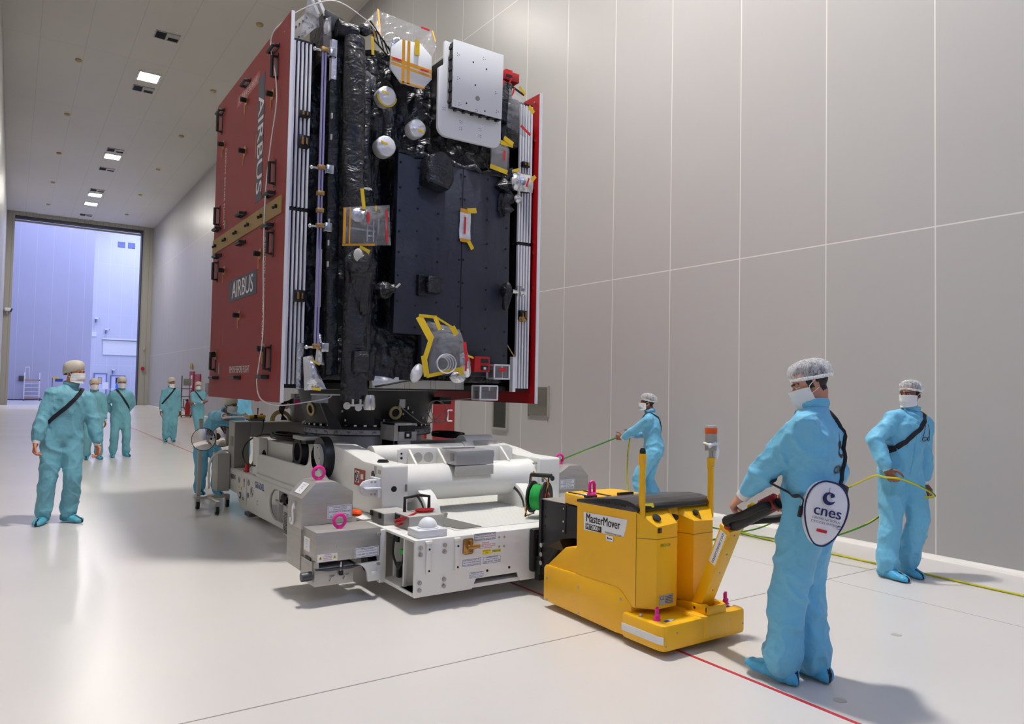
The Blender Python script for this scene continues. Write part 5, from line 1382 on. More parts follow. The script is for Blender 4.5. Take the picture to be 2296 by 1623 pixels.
# stainless jack housings at the two front corners
def eyebolt(par, c, r=0.045, ax=(1, 0, 0)):
    c = V(c); u = V(ax)
    mb = MB().tube([c + V((0, 0, r + 0.012)) + u * (r * cos(a)) + V((0, 0, r * sin(a))) for a in [2 * pi * k / 22 for k in range(22)]], 0.013, 8, closed=True)
    mb.lathe((c.x, c.y, c.z), [(0.022, 0), (0.022, 0.006), (0.016, 0.02)], n=14)
    return mb.build('eye_bolt', M['pink'], par)
St = M['steel']
def jack(sgn, yoff, yup, stick):
    dz = 0.0 if sgn < 0 else -0.045
    def x(v): return v if sgn < 0 else mx(v)
    def bx(mb, a, b, *r): return mb.box(min(x(a), x(b)), max(x(a), x(b)), *r)
    # upper gabled hood
    up = [(1.845, 0.50), (1.845, 0.735 + dz), (1.955, 0.852 + dz), (2.11, 0.852 + dz), (2.253, 0.768 + dz), (2.253, 0.50)]
    mb = MB().prism([(x(a), b) for a, b in up], 'y', yup, yup + 0.33, 0.004)
    bx(mb, 1.845, 2.253, yup, yup + 0.33, 0.20, 0.50)
    hood = mb.build('jack_hood', St, tr)
    mb = MB(); bx(mb, 1.86, 2.36, yoff, yup + 0.02, 0.312, 0.528, 0.004); bx(mb, 1.86, 1.885, yoff + 0.004, yup, 0.272, 0.32)
    low = mb.build('jack_cover', St, tr)
    mb = MB(); bx(mb, 1.86, 2.16, yoff + 0.02, yoff + 0.30, 0.135, 0.27, 0.006); bx(mb, 1.85, 1.86, yoff + 0.05, yup, 0.17, 0.31)
    foot = mb.build('jack_foot', St, tr)
    mb = MB().prism([(x(1.86), 0.262), (x(2.20), 0.262), (x(2.13), 0.248), (x(1.95), 0.246)], 'y', yoff - 0.012, yoff + 0.3); mb.build('foot_plate', M['dsteel'], foot)
    mb = MB().cyl((x(2.055), yoff + 0.01, 0.30), (x(2.055), yoff + 0.01, 0.20), 0.009, n=8).m(1).cyl((x(2.055), yoff + 0.005, 0.235), (x(2.055), yoff + 0.005, 0.205), 0.016, n=10).m(0).cyl((x(2.055), yoff + 0.01, 0.28), (x(2.055), yoff + 0.01, 0.262), 0.014, n=6)
    mb.build('jack_screw', [M['chrome'], M['ink']], foot)
    for xx in (1.99, 2.098):
        st = [(x(xx) + (0.03 if k % 2 == 0 else 0.012) * cos(R(45 * k + 45)), 0.188 + (0.03 if k % 2 == 0 else 0.012) * sin(R(45 * k + 45))) for k in range(8)]
        MB().prism(st, 'y', yoff + 0.006, yoff + 0.02, 0.003).build('star_knob', M['steel'], foot)
    mb = MB().cyl((x(1.85), yoff + 0.06, 0.212), (x(1.775), yoff + 0.06, 0.208), 0.033, n=16); mb.build('round_pad', M['dsteel'], foot)
    # curved white bracket to the chassis
    pts = [(x(2.165), 0.275), (x(2.36), 0.275), (x(2.36), 0.13), (x(2.265), 0.13)] + [(x(2.165 + 0.09 * sin(R(90 - 12 * k))), 0.16 + 0.105 * (1 - sin(R(90 - 12 * k))) + 0.105 * 0) for k in range(1)]
    arc = [(x(2.16 + 0.10 * sin(a)), 0.17 + 0.10 * cos(a)) for a in [R(90 - 15 * k) for k in range(7)]]
    MB().prism([(x(2.36), 0.275), (x(2.36), 0.13), (x(2.265), 0.13)] + arc, 'y', yoff - 0.005, yoff + 0.02, 0.002).build('jack_bracket', Wm, tr)
    bx(MB(), 2.285, 2.33, yoff - 0.03, yoff, 0.175, 0.205, 0.004).build('bracket_lug', Wm, tr)
    for z in (0.478, 0.258): MB().cyl((x(2.342), yoff, z), (x(2.342), yoff - 0.022, z), 0.013, n=10).build('bolt', M['steel'], low)
    for q in ((2.02, 0.415), (2.215, 0.432)): MB().cyl((x(q[0]), yoff, q[1]), (x(q[0]), yoff - 0.004, q[1]), 0.010, n=10).build('rivet', M['steel'], low)
    e1 = eyebolt(hood, (x(2.02), yup + 0.14, 0.852 + dz)) if sgn < 0 else eyebolt(hood, (x(2.10), yup + 0.17, 0.852 + dz)); e2 = eyebolt(low, (x(2.07), yoff + 0.10, 0.528)) if sgn < 0 else None
    sticker(hood, 'torque_sticker', (x(2.146) if sgn < 0 else x(2.13), yup, 0.618), FX, FZ, 0.195, 0.098, [('FASTENERS TORQUE', 0.012, 0.032), ('Operation Configuration', 0.011, 0.018), ('217.0 NM TO 239.8 NM', 0.019, -0.0), ('Transport Configuration', 0.011, -0.018), ('35.7 NM TO 39.5 NM', 0.017, -0.034)], 'paperw', 'blue', rim='bluemid')
    if sgn < 0:
        sticker(low, 'torque_sticker', (2.252, yoff, 0.352), (1, 0, 0.02), FZ, 0.19, 0.072, [('FASTENERS TORQUE', 0.0105, 0.022), ('Operation and Transport Configuration', 0.0095, 0.008), ('217.0 NM TO 239.8 NM', 0.017, -0.014)], 'paperw', 'blue', rim='bluemid')
        sticker(low, 'caution_sticker', (1.946, yoff, 0.345), FX, FZ, 0.15, 0.055, [('CAUTION', 0.011, 0.02, 3), ('DO NOT REMOVE', 0.009, 0.007, 3), ('THE SAFETY PIN', 0.009, -0.005, 3), ('WHEN LOADED', 0.009, -0.017, 3)], 'paperw', 'ink')
        for xx in (1.892, 2.0):
            MB().m(0).prism([(xx - 0.014, 0.333), (xx + 0.014, 0.333), (xx, 0.359)], 'y', yoff - 0.004, yoff - 0.002).m(1).box(xx - 0.002, xx + 0.002, yoff - 0.005, yoff - 0.004, 0.337, 0.351).build('caution_triangle', [M['papery'], M['ink']], low)
        n = V((-0.117, 0, 0.11)).normalized()
        sticker(hood, 'notice_sticker', V((1.90, yup + 0.16, 0.792)) + V((-0.6, 0, 0.7)) * 0.004, (0, -1, 0), (0.11, 0, 0.117), 0.15, 0.10, [('SPECIFICATION', 0.010, 0.03), ('Jack housing cover', 0.009, 0.013), ('max load see plate', 0.009, -0.002), ('CE', 0.014, -0.026)], 'paperw', 'ink')
        sticker(low, 'notice_sticker', (1.86, yoff + 0.20, 0.415), (0, -1, 0), FZ, 0.13, 0.10, [('JACK POSITION', 0.009, 0.03), ('Operation', 0.008, 0.016), ('Transport', 0.008, 0.002), ('CE', 0.014, -0.022)], 'paperw', 'ink')
        mb = MB().tube(smooth_path([(1.842, yup + 0.16, 0.68), (1.83, yup + 0.16, 0.64), (1.83, yup + 0.15, 0.56), (1.83, yup + 0.17, 0.525), (1.83, yup + 0.205, 0.535), (1.83, yup + 0.21, 0.57)], 5), 0.009, 7).m(1).box(1.835, 1.85, yup + 0.13, yup + 0.18, 0.64, 0.70, 0.004)
        mb.build('drain_hook', [M['paperw'], M['chrome']], hood)
        MB().box(1.855, 1.862, yoff + 0.10, yoff + 0.22, 0.272, 0.33).build('dark_slot', M['ink'], low)
    return hood, low
jack(-1, 5.20, 5.50, True); jack(1, 5.35, 6.0, False)
mb = MB().ell((2.33, 5.62, 0.575), 0.05, 0.07, 0.03, nu=10, nv=6); mb.build('orange_grip', M['orange'], tr)

# grey control cabinet at the far left corner, L shaped
cab = MB().box(2.41, 2.60, 9.87, 10.18, 0.505, 1.09, 0.004).box(2.60, 3.39, 9.87, 10.18, 0.90, 1.09, 0.004).build('control_cabinet', M['grey'], tr)
MB().box(2.405, 2.41, 9.88, 10.17, 0.51, 1.085).build('cabinet_side', M['lgrey'], cab)
MB().box(2.40, 2.405, 9.93, 10.06, 0.78, 0.91).build('cabinet_window', M['grey'], cab)
MB().box(2.41, 2.60, 9.85, 10.2, 1.09, 1.10).build('cabinet_lid', M['lgrey'], cab)
mb = MB().cyl((2.44, 9.35, 0.505), (2.44, 9.35, 0.62), 0.028, n=14).box(2.41, 2.45, 9.33, 9.42, 0.505, 0.54, 0.006); mb.build('red_hook', M['redpaint'], tr)
# wheels under the chassis
for x in (2.62, mx(2.62)):
    for y in (6.0, 9.2):
        mb = MB().cyl((x - 0.04, y, 0.075), (x + 0.04, y, 0.075), 0.075, n=20); mb.build('wheel', M['rubber'], tr)
        MB().box(x - 0.06, x + 0.06, y - 0.06, y + 0.06, 0.14, 0.486).build('wheel_fork', M['dsteel'], tr)

# ------------------------------------------------------------------ loose things on the trolley
inst = thing('test_instrument', (2.47, 5.48, 0.505), 'plain grey instrument box behind the white dome, the left one of two', 'instrument box', 'grey instrument boxes on the deck')
MB().box(2.45, 2.68, 5.34, 5.585, 0.508, 0.60, 0.004).build('case', M['lgrey'], inst)
MB().box(2.446, 2.45, 5.345, 5.58, 0.515, 0.595).build('front_panel', M['grey'], inst)
for y in (5.56, 5.40): MB().box(2.432, 2.446, y - 0.02, y + 0.02, 0.555, 0.598, 0.004).build('corner_clip', M['ink'], inst)
inst2 = thing('test_instrument', (2.6, 5.22, 0.505), 'grey instrument box with red plugs and a coiled red cable on top', 'instrument box', 'grey instrument boxes on the deck')
MB().box(2.53, 2.83, 5.06, 5.32, 0.508, 0.61, 0.004).build('case', M['lgrey'], inst2)
MB().box(2.526, 2.53, 5.07, 5.31, 0.515, 0.605).build('front_panel', M['grey'], inst2)
mb = MB().cyl((2.526, 5.20, 0.565), (2.47, 5.19, 0.56), 0.010, n=8).cyl((2.526, 5.17, 0.545), (2.475, 5.16, 0.54), 0.010, n=8); mb.build('plug', M['redpaint'], inst2)
MB().box(2.522, 2.526, 5.22, 5.30, 0.56, 0.60).build('display', M['ink'], inst2)
MB().cyl((2.66, 5.06, 0.565), (2.66, 5.05, 0.565), 0.014, n=10).build('knob', M['ink'], inst2)
mb = MB().tube([(2.60, 5.29, 0.61), (2.60, 5.29, 0.72), (2.72, 5.28, 0.735), (2.81, 5.28, 0.72), (2.81, 5.28, 0.61)], 0.014, 8); mb.build('handle', M['ink'], inst2)
mb = MB()
for k in range(4):
    mb.tube([(2.73 + (0.068 + 0.004 * k) * cos(a), 5.20 + (0.042 + 0.003 * k) * sin(a), 0.617 + 0.005 * k) for a in [2 * pi * j / 20 for j in range(20)]], 0.0045, 6, closed=True)
mb.tube(smooth_path([(2.65, 5.18, 0.622), (2.57, 5.12, 0.61), (2.5, 5.17, 0.585), (2.47, 5.19, 0.56)], 5), 0.006, 6).tube(smooth_path([(2.65, 5.18, 0.622), (2.52, 5.10, 0.60), (2.475, 5.16, 0.54)], 5), 0.006, 6)
tag(mb.build('test_lead', M['redpaint']), 'red cable coiled on top of the grey instrument box', 'cable')
dome = thing('dome_target', (2.57, 4.84, 0.505), 'white dome on a square base at the front left deck corner', 'dome')
MB().box(2.455, 2.69, 4.76, 4.94, 0.506, 0.562, 0.004).build('base_block', M['white2'], dome)
mb = MB().ell((2.575, 4.85, 0.565), 0.072, 0.072, 0.075, v0=0, nv=10, nu=28).lathe((2.575, 4.85, 0.562), [(0.08, 0), (0.08, 0.006), (0.07, 0.008)], n=28); mb.build('hemisphere', M['white2'], dome)
latch = thing('latch_bar', (2.95, 5.43, 0.51), 'small steel latch bar lying on the white deck behind the dome', 'latch')
mb = MB().box(2.89, 3.05, 5.40, 5.46, 0.515, 0.535, 0.003).cyl((3.04, 5.40, 0.54), (3.04, 5.46, 0.54), 0.014, n=10); mb.build('bar', M['steel'], latch)
# cable reel
reel = thing('cable_reel', (3.73, 5.03, 0.505), 'black cable reel wound with bright green cord on the deck', 'cable reel')
ax = V((0.50, -0.866, 0)); c0 = V((3.735, 5.04, 0.682)); pr_ = V((0.866, 0.50, 0))
def disc(c, r, t, m, nm, n=36, r0=0.0):
    mb = MB().lathe((0, 0, 0), [(r, -t / 2), (r, t / 2)] if not r0 else [(r0, -t / 2), (r, -t / 2), (r, t / 2), (r0, t / 2), (r0, -t / 2)], 'z', n, not r0)
    mt = ax.to_track_quat('Z', 'Y').to_matrix().to_4x4(); mt.translation = c; mb.bm.transform(mt)
    return mb.build(nm, m, reel)
disc(c0 - ax * 0.062, 0.135, 0.014, M['rubber'], 'flange'); disc(c0 + ax * 0.062, 0.135, 0.014, M['rubber'], 'flange')
disc(c0 + ax * 0.072, 0.05, 0.012, M['orange'], 'orange_lead'); disc(c0 + ax * 0.07, 0.03, 0.03, M['ink'], 'hub')
cl = []
for k in range(380):
    a = k * 0.45; t = (k / 379.0 * 5) % 2.0; t = t if t < 1 else 2 - t
    rr_ = 0.104 + 0.006 * noise.noise(V((k * 0.3, 0, 0)))
    cl.append(c0 + ax * (-0.048 + 0.096 * t) + pr_ * (rr_ * cos(a)) + V((0, 0, rr_ * sin(a))))
MB().tube(cl, 0.006, 5).build('green_cord', M['green'], reel)
disc(c0, 0.096, 0.10, M['green'], 'cord_core')
mb = MB().tube([c0 - ax * 0.085 + V((0, 0, -0.05)) - pr_ * 0.05, c0 - ax * 0.085 + V((0, 0, 0.185)), c0 + ax * 0.085 + V((0, 0, 0.185)), c0 + ax * 0.085 + V((0, 0, -0.05)) - pr_ * 0.05], 0.008, 7)
for s in (-1, 1):
    mb.tube([c0 + ax * 0.085 * s + V((0, 0, -0.05)) - pr_ * 0.05, c0 + ax * 0.088 * s + V((0, 0, -0.155)) - pr_ * 0.09, c0 + ax * 0.088 * s + V((0, 0, -0.155)) + pr_ * 0.09, c0 + ax * 0.085 * s + V((0, 0, -0.05))], 0.007, 6)
mb.tube([c0 - ax * 0.08 + V((0, 0, 0.185)), c0 + ax * 0.11 + V((0, 0, 0.188))], 0.018, 10)
mb.build('carry_frame', M['ink'], reel)
mb = MB().tube(smooth_path([c0 - ax * 0.04 + V((0, 0, 0.205)) - pr_ * 0.02, c0 - ax * 0.06 + V((0, 0, 0.21)), c0 - ax * 0.09 + V((0, 0, 0.12)) + pr_ * 0.02, c0 - ax * 0.09 + V((0, 0, 0.0)) - pr_ * 0.04, c0 - ax * 0.09 + V((0, 0, -0.1)) - pr_ * 0.09, c0 - ax * 0.05 + V((0, 0, -0.15)) - pr_ * 0.1], 6), 0.0045, 6)
mb.tube(smooth_path([c0 + ax * 0.02 + V((0, 0, 0.18)), c0 + ax * 0.085 + V((0, 0, 0.13)) - pr_ * 0.02, c0 + ax * 0.078 + V((0, 0, 0.06)) - pr_ * 0.03, c0 + ax * 0.08 + V((0, 0, 0.0))], 6), 0.0045, 6)
mb.build('yellow_lead', M['amber'], reel)
# black cable coils and remote
def coil(c, rx, ry, n, seed, label, z0):
    pts = []; rn = random.Random(seed)
    for k in range(n * 16):
        a = 2 * pi * k / 16; j = rn.uniform(-0.1, 0.1) * 0.02; s = 1 + 0.16 * sin(k * 0.13 + seed)
        pts.append((c[0] + rx * s * cos(a), c[1] + ry * s * sin(a), z0 + 0.012 + 0.006 * (k / 16) * 1.3 + abs(0.015 * sin(k * 0.21))))
    return tag(MB().tube(pts, 0.0085, 6).build('cable_coil', M['rubber']), label, 'cable')
coil((2.66, 8.45), 0.13, 0.42, 9, 1, 'black cable coil lying over the left arm of the trolley below the cabinet', 0.945)
coil((4.28, 7.62), 0.13, 0.26, 7, 2, 'black cable coil lying on the right arm of the trolley before the red door', 0.99)
rem = thing('remote_control', (2.70, 9.98, 1.10), 'yellow and grey remote control box lying on top of the grey cabinet', 'remote control')
MB().box(2.61, 2.81, 9.93, 10.05, 1.10, 1.15, 0.012).build('lower_case', M['grey'], rem)
MB().box(2.605, 2.815, 9.925, 10.055, 1.15, 1.185, 0.012).m(1).box(2.66, 2.70, 9.922, 10.0, 1.14, 1.187).build('upper_case', [M['tape'], M['ink']], rem)
MB().cyl((2.72, 9.98, 1.185), (2.72, 9.98, 1.26), 0.006, n=8).ell((2.72, 9.98, 1.265), 0.012, 0.012, 0.012, nu=8, nv=6).build('joystick', M['ink'], rem)
MB().cyl((2.77, 9.98, 1.185), (2.77, 9.98, 1.20), 0.02, n=10).build('stop_button', M['redpaint'], rem)
cbl = smooth_path([(2.78, 9.92, 1.12), (2.74, 9.80, 1.0), (2.60, 9.55, 0.82), (2.52, 9.40, 0.62), (2.46, 9.36, 0.56)], 7)
cb2 = smooth_path([(2.62, 8.8, 1.0), (2.50, 9.05, 0.98), (2.42, 9.3, 0.88), (2.40, 9.42, 0.74), (2.41, 9.3, 0.63), (2.44, 9.0, 0.62), (2.49, 8.9, 0.66)], 7)
tag(MB().tube(cbl, 0.009, 7).build('cable', M['rubber']), 'black cable hanging from the yellow remote control down the cabinet front', 'cable')
tag(MB().tube(cb2, 0.009, 7).build('cable', M['rubber']), 'black cable looping from the left cable coil in front of the cabinet', 'cable')
rack = thing('connector_rack', (3.3, 10.02, 1.09), 'grey electrical box with pink tag standing on the cabinet beside the adapter', 'electrical box')
MB().box(3.19, 3.37, 9.93, 10.1, 1.092, 1.47, 0.004).build('case', M['grey'], rack)
MB().box(3.20, 3.25, 9.926, 9.93, 1.30, 1.39).build('pink_tag', M['pink'], rack)
MB().box(3.21, 3.30, 9.92, 9.93, 1.435, 1.46).m(0).box(3.18, 3.38, 9.92, 9.93, 1.40, 1.415).build('rail', M['lgrey'], rack)
mb = MB()
for k in range(5):
    mb.tube(smooth_path([(3.19, 9.98, 1.40 - 0.02 * k), (3.10 - 0.01 * k, 9.95, 1.36), (3.06 - 0.015 * k, 9.97, 1.25), (3.04 + 0.02 * k, 10.0, 1.11)], 5), 0.008, 6)
mb.build('wiring', M['rubber'], rack)
MB().box(3.38, 3.46, 9.95, 10.05, 1.2, 1.45, 0.004).build('terminal_case', M['dsteel'], rack)
MB().box(3.39, 3.47, 9.93, 9.95, 1.19, 1.23).build('name_tag', M['paperw'], rack)
mb = MB()
for k in range(6):
    mb.tube([(3.05 + (0.10 + 0.008 * k) * cos(a), 10.02 + 0.04 * sin(a) + 0.004 * k, 1.10 + (0.10 + 0.008 * k) * sin(a)) for a in [pi * j / 14 for j in range(15)]], 0.008, 6)
tag(mb.build('cable_hoop', M['brass']), 'bundle of brass-coloured cable hoops on the cabinet beside the grey electrical box', 'cable')
# ------------------------------------------------------------------ yellow electric tug
GX = 3.645
Y_ = M['yellow']
tug = thing('electric_tug', (GX, 3.8, 0), 'yellow electric tug with black top cover, coupled to the front of the trolley', 'tug')
# chassis skirt (stepped side profile)
ch = [(4.375, 0.05), (4.375, 0.285), (4.35, 0.31), (3.60, 0.325), (3.555, 0.315), (3.45, 0.235), (3.45, 0.04), (3.60, 0.03)]
body = MB().prism(ch, 'x', 3.296, 2 * GX - 3.296, 0.004).build('chassis', Y_, tug)
for y, z in ((3.975, 0.232), (3.971, 0.055), (4.335, 0.214), (4.335, 0.06), (3.55, 0.255)):
    MB().cyl((3.30, y, z), (3.294, y, z), 0.010, n=10).build('screw', M['steel'], body)
# sloping rear hood
rh = [(4.36, 0.30), (4.14, 0.475), (4.0, 0.50), (4.0, 0.30)]
hd2 = MB().prism(rh, 'x', 3.31, 2 * GX - 3.31, 0.004).build('rear_hood', Y_, tug)
for q in ((3.42, 4.30), (3.38, 4.20)):
    MB().ell((q[0] - 0.04, q[1] - 0.03, 0.34 + (4.36 - q[1]) * 0.6), 0.013, 0.013, 0.01, nu=10, nv=6).build('dome_nut', M['steel'], hd2)
# upper body: plan outline with chamfers and a central recess
pl2 = [(3.30, 4.005), (3.30, 3.42), (3.385, 3.32), (3.565, 3.32), (3.60, 3.43), (3.69, 3.43), (3.72, 3.32), (3.905, 3.32), (3.99, 3.42), (3.99, 4.005)]
up = MB()
def sect(off, z, fy=0.0):
    return [up.bm.verts.new((x, y + (fy if y < 3.6 else 0), z)) for x, y in pl2]
A = sect(0, 0.232); B = sect(0, 0.70); 
topz = {0: 0.818, 1: 0.832, 2: 0.745, 3: 0.757, 4: 0.79, 5: 0.79, 6: 0.757, 7: 0.745, 8: 0.832, 9: 0.818}
C_ = [up.bm.verts.new((x, y, topz[i])) for i, (x, y) in enumerate(pl2)]
n = len(pl2)
for P, Q in ((A, B), (B, C_)):
    for i in range(n):
        up._f((P[i], P[(i + 1) % n], Q[(i + 1) % n], Q[i]))
up._f(A[::-1])
T1 = [up.bm.verts.new((x, 3.44, 0.832)) for x in (3.30, 3.45, 3.565, 3.60, 3.69, 3.72, 3.84, 3.99)]
up._f((C_[1], C_[2], C_[3], T1[2], T1[1], T1[0])); up._f((C_[3], C_[4], T1[3], T1[2])); up._f((C_[4], C_[5], T1[4], T1[3]))
up._f((C_[5], C_[6], T1[5], T1[4])); up._f((C_[6], C_[7], C_[8], T1[7], T1[6], T1[5]))
up._f((T1[0], T1[1], T1[2], T1[3], T1[4], T1[5], T1[6], T1[7], C_[9], C_[0]))
ub = up.build('upper_body', Y_, tug, angle=15)
mb = MB()
for i in (1, 2, 3, 4, 5, 6, 7):
    a, b = V((*pl2[i], 0.668)), V((*pl2[(i + 1) % n], 0.668)); d = b - a
    nn = V((d.y, -d.x, 0)).normalized()
    if nn.y > 0: nn = -nn
    mb.obox((a + b) / 2 + nn * 0.0005, d, nn, (0, 0, 1), d.length / 2, 0.0008, 0.0014)
mb.box(3.2993, 3.3003, 3.415, 3.418, 0.24, 0.82)
M['seamy'] = mat('dark_seam', (110, 78, 8), 0.5)
mb.build('panel_joint', M['seamy'], ub, split=False)
# black top cover: side profile extruded, rolled front edge
cv = [(4.01, 0.815), (3.43, 0.828), (3.405, 0.835), (3.41, 0.86), (3.44, 0.882), (3.50, 0.893), (3.60, 0.893), (3.80, 0.868), (4.01, 0.836)]
cvr = MB().prism(cv, 'x', 3.295, 3.995, 0.006)
cv_o = cvr.build('top_cover', mat('gloss_black', (24, 24, 25), 0.25, coat=0.3), tug)
mb = MB()
for k in range(22): mb.obox((3.2955, 3.80 - 0.0135 * k, 0.856), (0, 0.5, 1), (1, 0, 0), (0, 1, -0.5), 0.008, 0.0015, 0.0028)
mb.build('louvre', M['ink'], cv_o, split=False)
MB().obox((3.40, 3.418, 0.865), (1, -0.1, 0), (0, 0.4, 1), (0.1, 1, -0.4), 0.045, 0.014, 0.002).build('yellow_label', M['papery'], cv_o)
# rear battery lid in yellow with straps and lifting eye
lid = MB().prism([(3.38, 4.01), (3.42, 4.06), (3.44, 4.32), (3.48, 4.36), (3.92, 4.36), (3.96, 4.30), (3.96, 4.01)], 'z', 0.755, 0.828, 0.004).build('battery_lid', Y_, tug)
mb = MB().box(3.47, 3.49, 4.03, 4.32, 0.828, 0.834).box(3.62, 3.64, 4.03, 4.33, 0.828, 0.834).box(3.42, 3.52, 4.05, 4.08, 0.828, 0.84).box(3.72, 3.86, 4.03, 4.06, 0.828, 0.846)
mb.build('lid_strap', M['ink'], lid)
def shackle(par, c, h=0.06, r=0.024):
    c = V(c)
    mb = MB().tube([c + V((-r, 0, 0)), c + V((-r, 0, h - r)), c + V((-r * 0.7, 0, h - r * 0.3)), c + V((0, 0, h)), c + V((r * 0.7, 0, h - r * 0.3)), c + V((r, 0, h - r)), c + V((r, 0, 0))], 0.012, 8)
    mb.lathe((c.x, c.y, c.z), [(0.036, -0.012), (0.036, 0.002), (0.026, 0.014)], n=14)
    return mb.build('lifting_eye', M['pink'], par)
shackle(lid, (3.53, 4.12, 0.84), 0.09, 0.022)
MB().box(3.46, 3.54, 4.16, 4.22, 0.828, 0.830).build('lid_sticker', M['paperw'], lid)
MB().box(3.47, 3.78, 4.005, 4.34, 0.505, 0.756).build('battery_case', Y_, tug)
# black coupling mount
mt = MB().prism([(4.60, 0.745), (4.60, 0.17), (4.56, 0.17), (4.40, 0.40), (4.36, 0.48), (4.20, 0.515), (4.02, 0.515), (4.02, 0.755), (4.20, 0.755)], 'x', 3.43, 3.45, 0.002).prism([(4.60, 0.745), (4.60, 0.17), (4.56, 0.17), (4.40, 0.40), (4.36, 0.48), (4.20, 0.515), (4.02, 0.515), (4.02, 0.755), (4.20, 0.755)], 'x', 3.80, 3.82, 0.002).box(3.42, 3.83, 4.585, 4.615, 0.165, 0.745).build('coupling_mount', M['black'], tug)
MB().box(3.43, 3.82, 4.02, 4.59, 0.745, 0.752).build('mount_cap', M['steel'], mt)
MB().box(3.424, 3.43, 4.29, 4.33, 0.53, 0.74).build('mount_strap', M['black'], mt)
for y, z in ((4.31, 0.715), (4.31, 0.62), (4.31, 0.55)):
    MB().cyl((3.424, y, z), (3.418, y, z), 0.008, n=8).build('screw', M['chrome'], mt)
for y, z in ((4.55, 0.69), (4.55, 0.62), (4.55, 0.55)):
    MB().cyl((3.43, y, z), (3.427, y, z), 0.010, n=8).build('mount_hole', M['ink'], mt)
for z in (0.40, 0.33, 0.265):
    MB().cyl((3.45, 4.585, z), (3.45, 4.56, z), 0.018, n=12).cyl((3.43, 4.565, z), (3.405, 4.565, z), 0.018, n=12).build('bolt', M['chrome'], mt)
MB().prism([(4.52, 0.40), (4.30, 0.40), (4.36, 0.47)], 'x', 3.426, 3.43).build('wear_patch', mat('bronze_patch', (74, 62, 44), 0.5, 0.3), mt)
# front bumper in two decks with reflective strip
bp = [(3.26, 3.50), (3.26, 3.26), (3.30, 3.18), (3.42, 3.14), (4.0, 3.14), (4.03, 3.17), (4.03, 3.50)]
bp = [(3.26, 3.50), (3.26, 3.20), (3.268, 3.165), (3.285, 3.14), (4.005, 3.14), (4.03, 3.165), (4.03, 3.50)]
bmp = MB().prism(bp, 'z', 0.035, 0.195, 0.02).build('bumper', Y_, tug)
mb = MB().box(3.2565, 3.26, 3.185, 3.495, 0.083, 0.128).obox((3.264, 3.165, 0.1055), (0.3, -1, 0), (1, 0.3, 0), (0, 0, 1), 0.022, 0.002, 0.0225); mb.build('reflective_strip', M['paperw'], bmp, split=False)
for x, z in ((3.38, 0.14), (3.86, 0.15), (3.99, 0.10), (3.29, 0.07)):
    MB().cyl((x, 3.14, z), (x, 3.135, z), 0.006, n=8).build('screw', M['steel'], bmp)
for x, y in ((3.325, 3.255), (3.975, 3.27)):
    mb = MB().lathe((x, y, 0.195), [(0.024, 0), (0.024, 0.006), (0.016, 0.02), (0.012, 0.024)], n=12).tube([(x - 0.003, y, 0.21), (x - 0.003, y, 0.265), (x + 0.004, y, 0.272), (x + 0.004, y, 0.21)], 0.010, 8).ell((x, y - 0.005, 0.222), 0.022, 0.016, 0.016, nu=10, nv=6)
    mb.build('lifting_eye', M['pink'], bmp)
for x, y, c in ((3.37, 3.21, 0), (3.95, 3.225, 0)):
    MB().m(1).obox((x + 0.02, y, 0.1965), (1, 0.05, 0), (0, 1, 0), (0, 0, 1), 0.03, 0.014, 0.001).m(0).obox((x - 0.01, y - 0.004, 0.197), (1, 0.05, 0), (0, 1, 0), (0, 0, 1), 0.018, 0.012, 0.001).build('bumper_sticker', [M['bluemid'], M['paperw']], bmp)
MB().lathe((3.29, 3.36, 0.195), [(0.012, 0), (0.012, 0.012), (0.006, 0.018)], n=10).build('cap_nut', M['steel'], bmp)
# steering yoke and tiller
yk = MB().prism([(3.60, 3.42), (3.60, 3.16), (3.63, 3.13), (3.86, 3.13), (3.86, 3.42)], 'z', 0.06, 0.20, 0.008).prism([(3.40, 0.195), (3.17, 0.195), (3.145, 0.22), (3.15, 0.25), (3.18, 0.262), (3.24, 0.25), (3.40, 0.235)], 'x', 3.655, 3.685, 0.003).prism([(3.40, 0.195), (3.17, 0.195), (3.145, 0.22), (3.15, 0.25), (3.18, 0.262), (3.24, 0.25), (3.40, 0.235)], 'x', 3.80, 3.83, 0.003).box(3.655, 3.83, 3.14, 3.165, 0.19, 0.25, 0.006)
yk.build('steering_yoke', Y_, tug)
p0, p1 = V((3.735, 3.275, 0.20)), V((3.625, 2.935, 0.795)); dd = (p1 - p0).normalized(); uu = V((1, 0, 0)); uu = (uu - dd * uu.dot(dd)).normalized(); ww = dd.cross(uu)
til = MB().obox((p0 + p1) / 2, uu, ww, dd, 0.055, 0.038, (p1 - p0).length / 2, 0.004).build('tiller', Y_, tug)
MB().obox(p1 - dd * 0.01, uu, ww, dd, 0.06, 0.043, 0.012, 0.003).build('tiller_cap', Y_, til)
mb = MB(); cside = p1 - dd * 0.16 - uu * 0.0555
fr = ww if ww.y < 0 else -ww
mb.obox(cside, dd, fr, uu, 0.125, 0.026, 0.0008, 0)
text_into(mb, 'mastermover.com', 0.032, cside - uu * 0.001, dd, fr.cross(dd).cross(dd) * -1 if False else (-uu).cross(dd), mi=1, bold=0.0006)
mb.build('web_sticker', [M['paperw'], M['ink']], til, recalc=False)
for k in range(4):
    MB().cyl(p0 + dd * (0.2 + 0.15 * k) + fr * 0.038, p0 + dd * (0.2 + 0.15 * k) + fr * 0.043, 0.005, n=8).build('screw', M['steel'], til)
MB().cyl((3.68, 3.25, 0.225), (3.655, 3.25, 0.225), 0.010, n=8).build('pivot_bolt', M['chrome'], til)
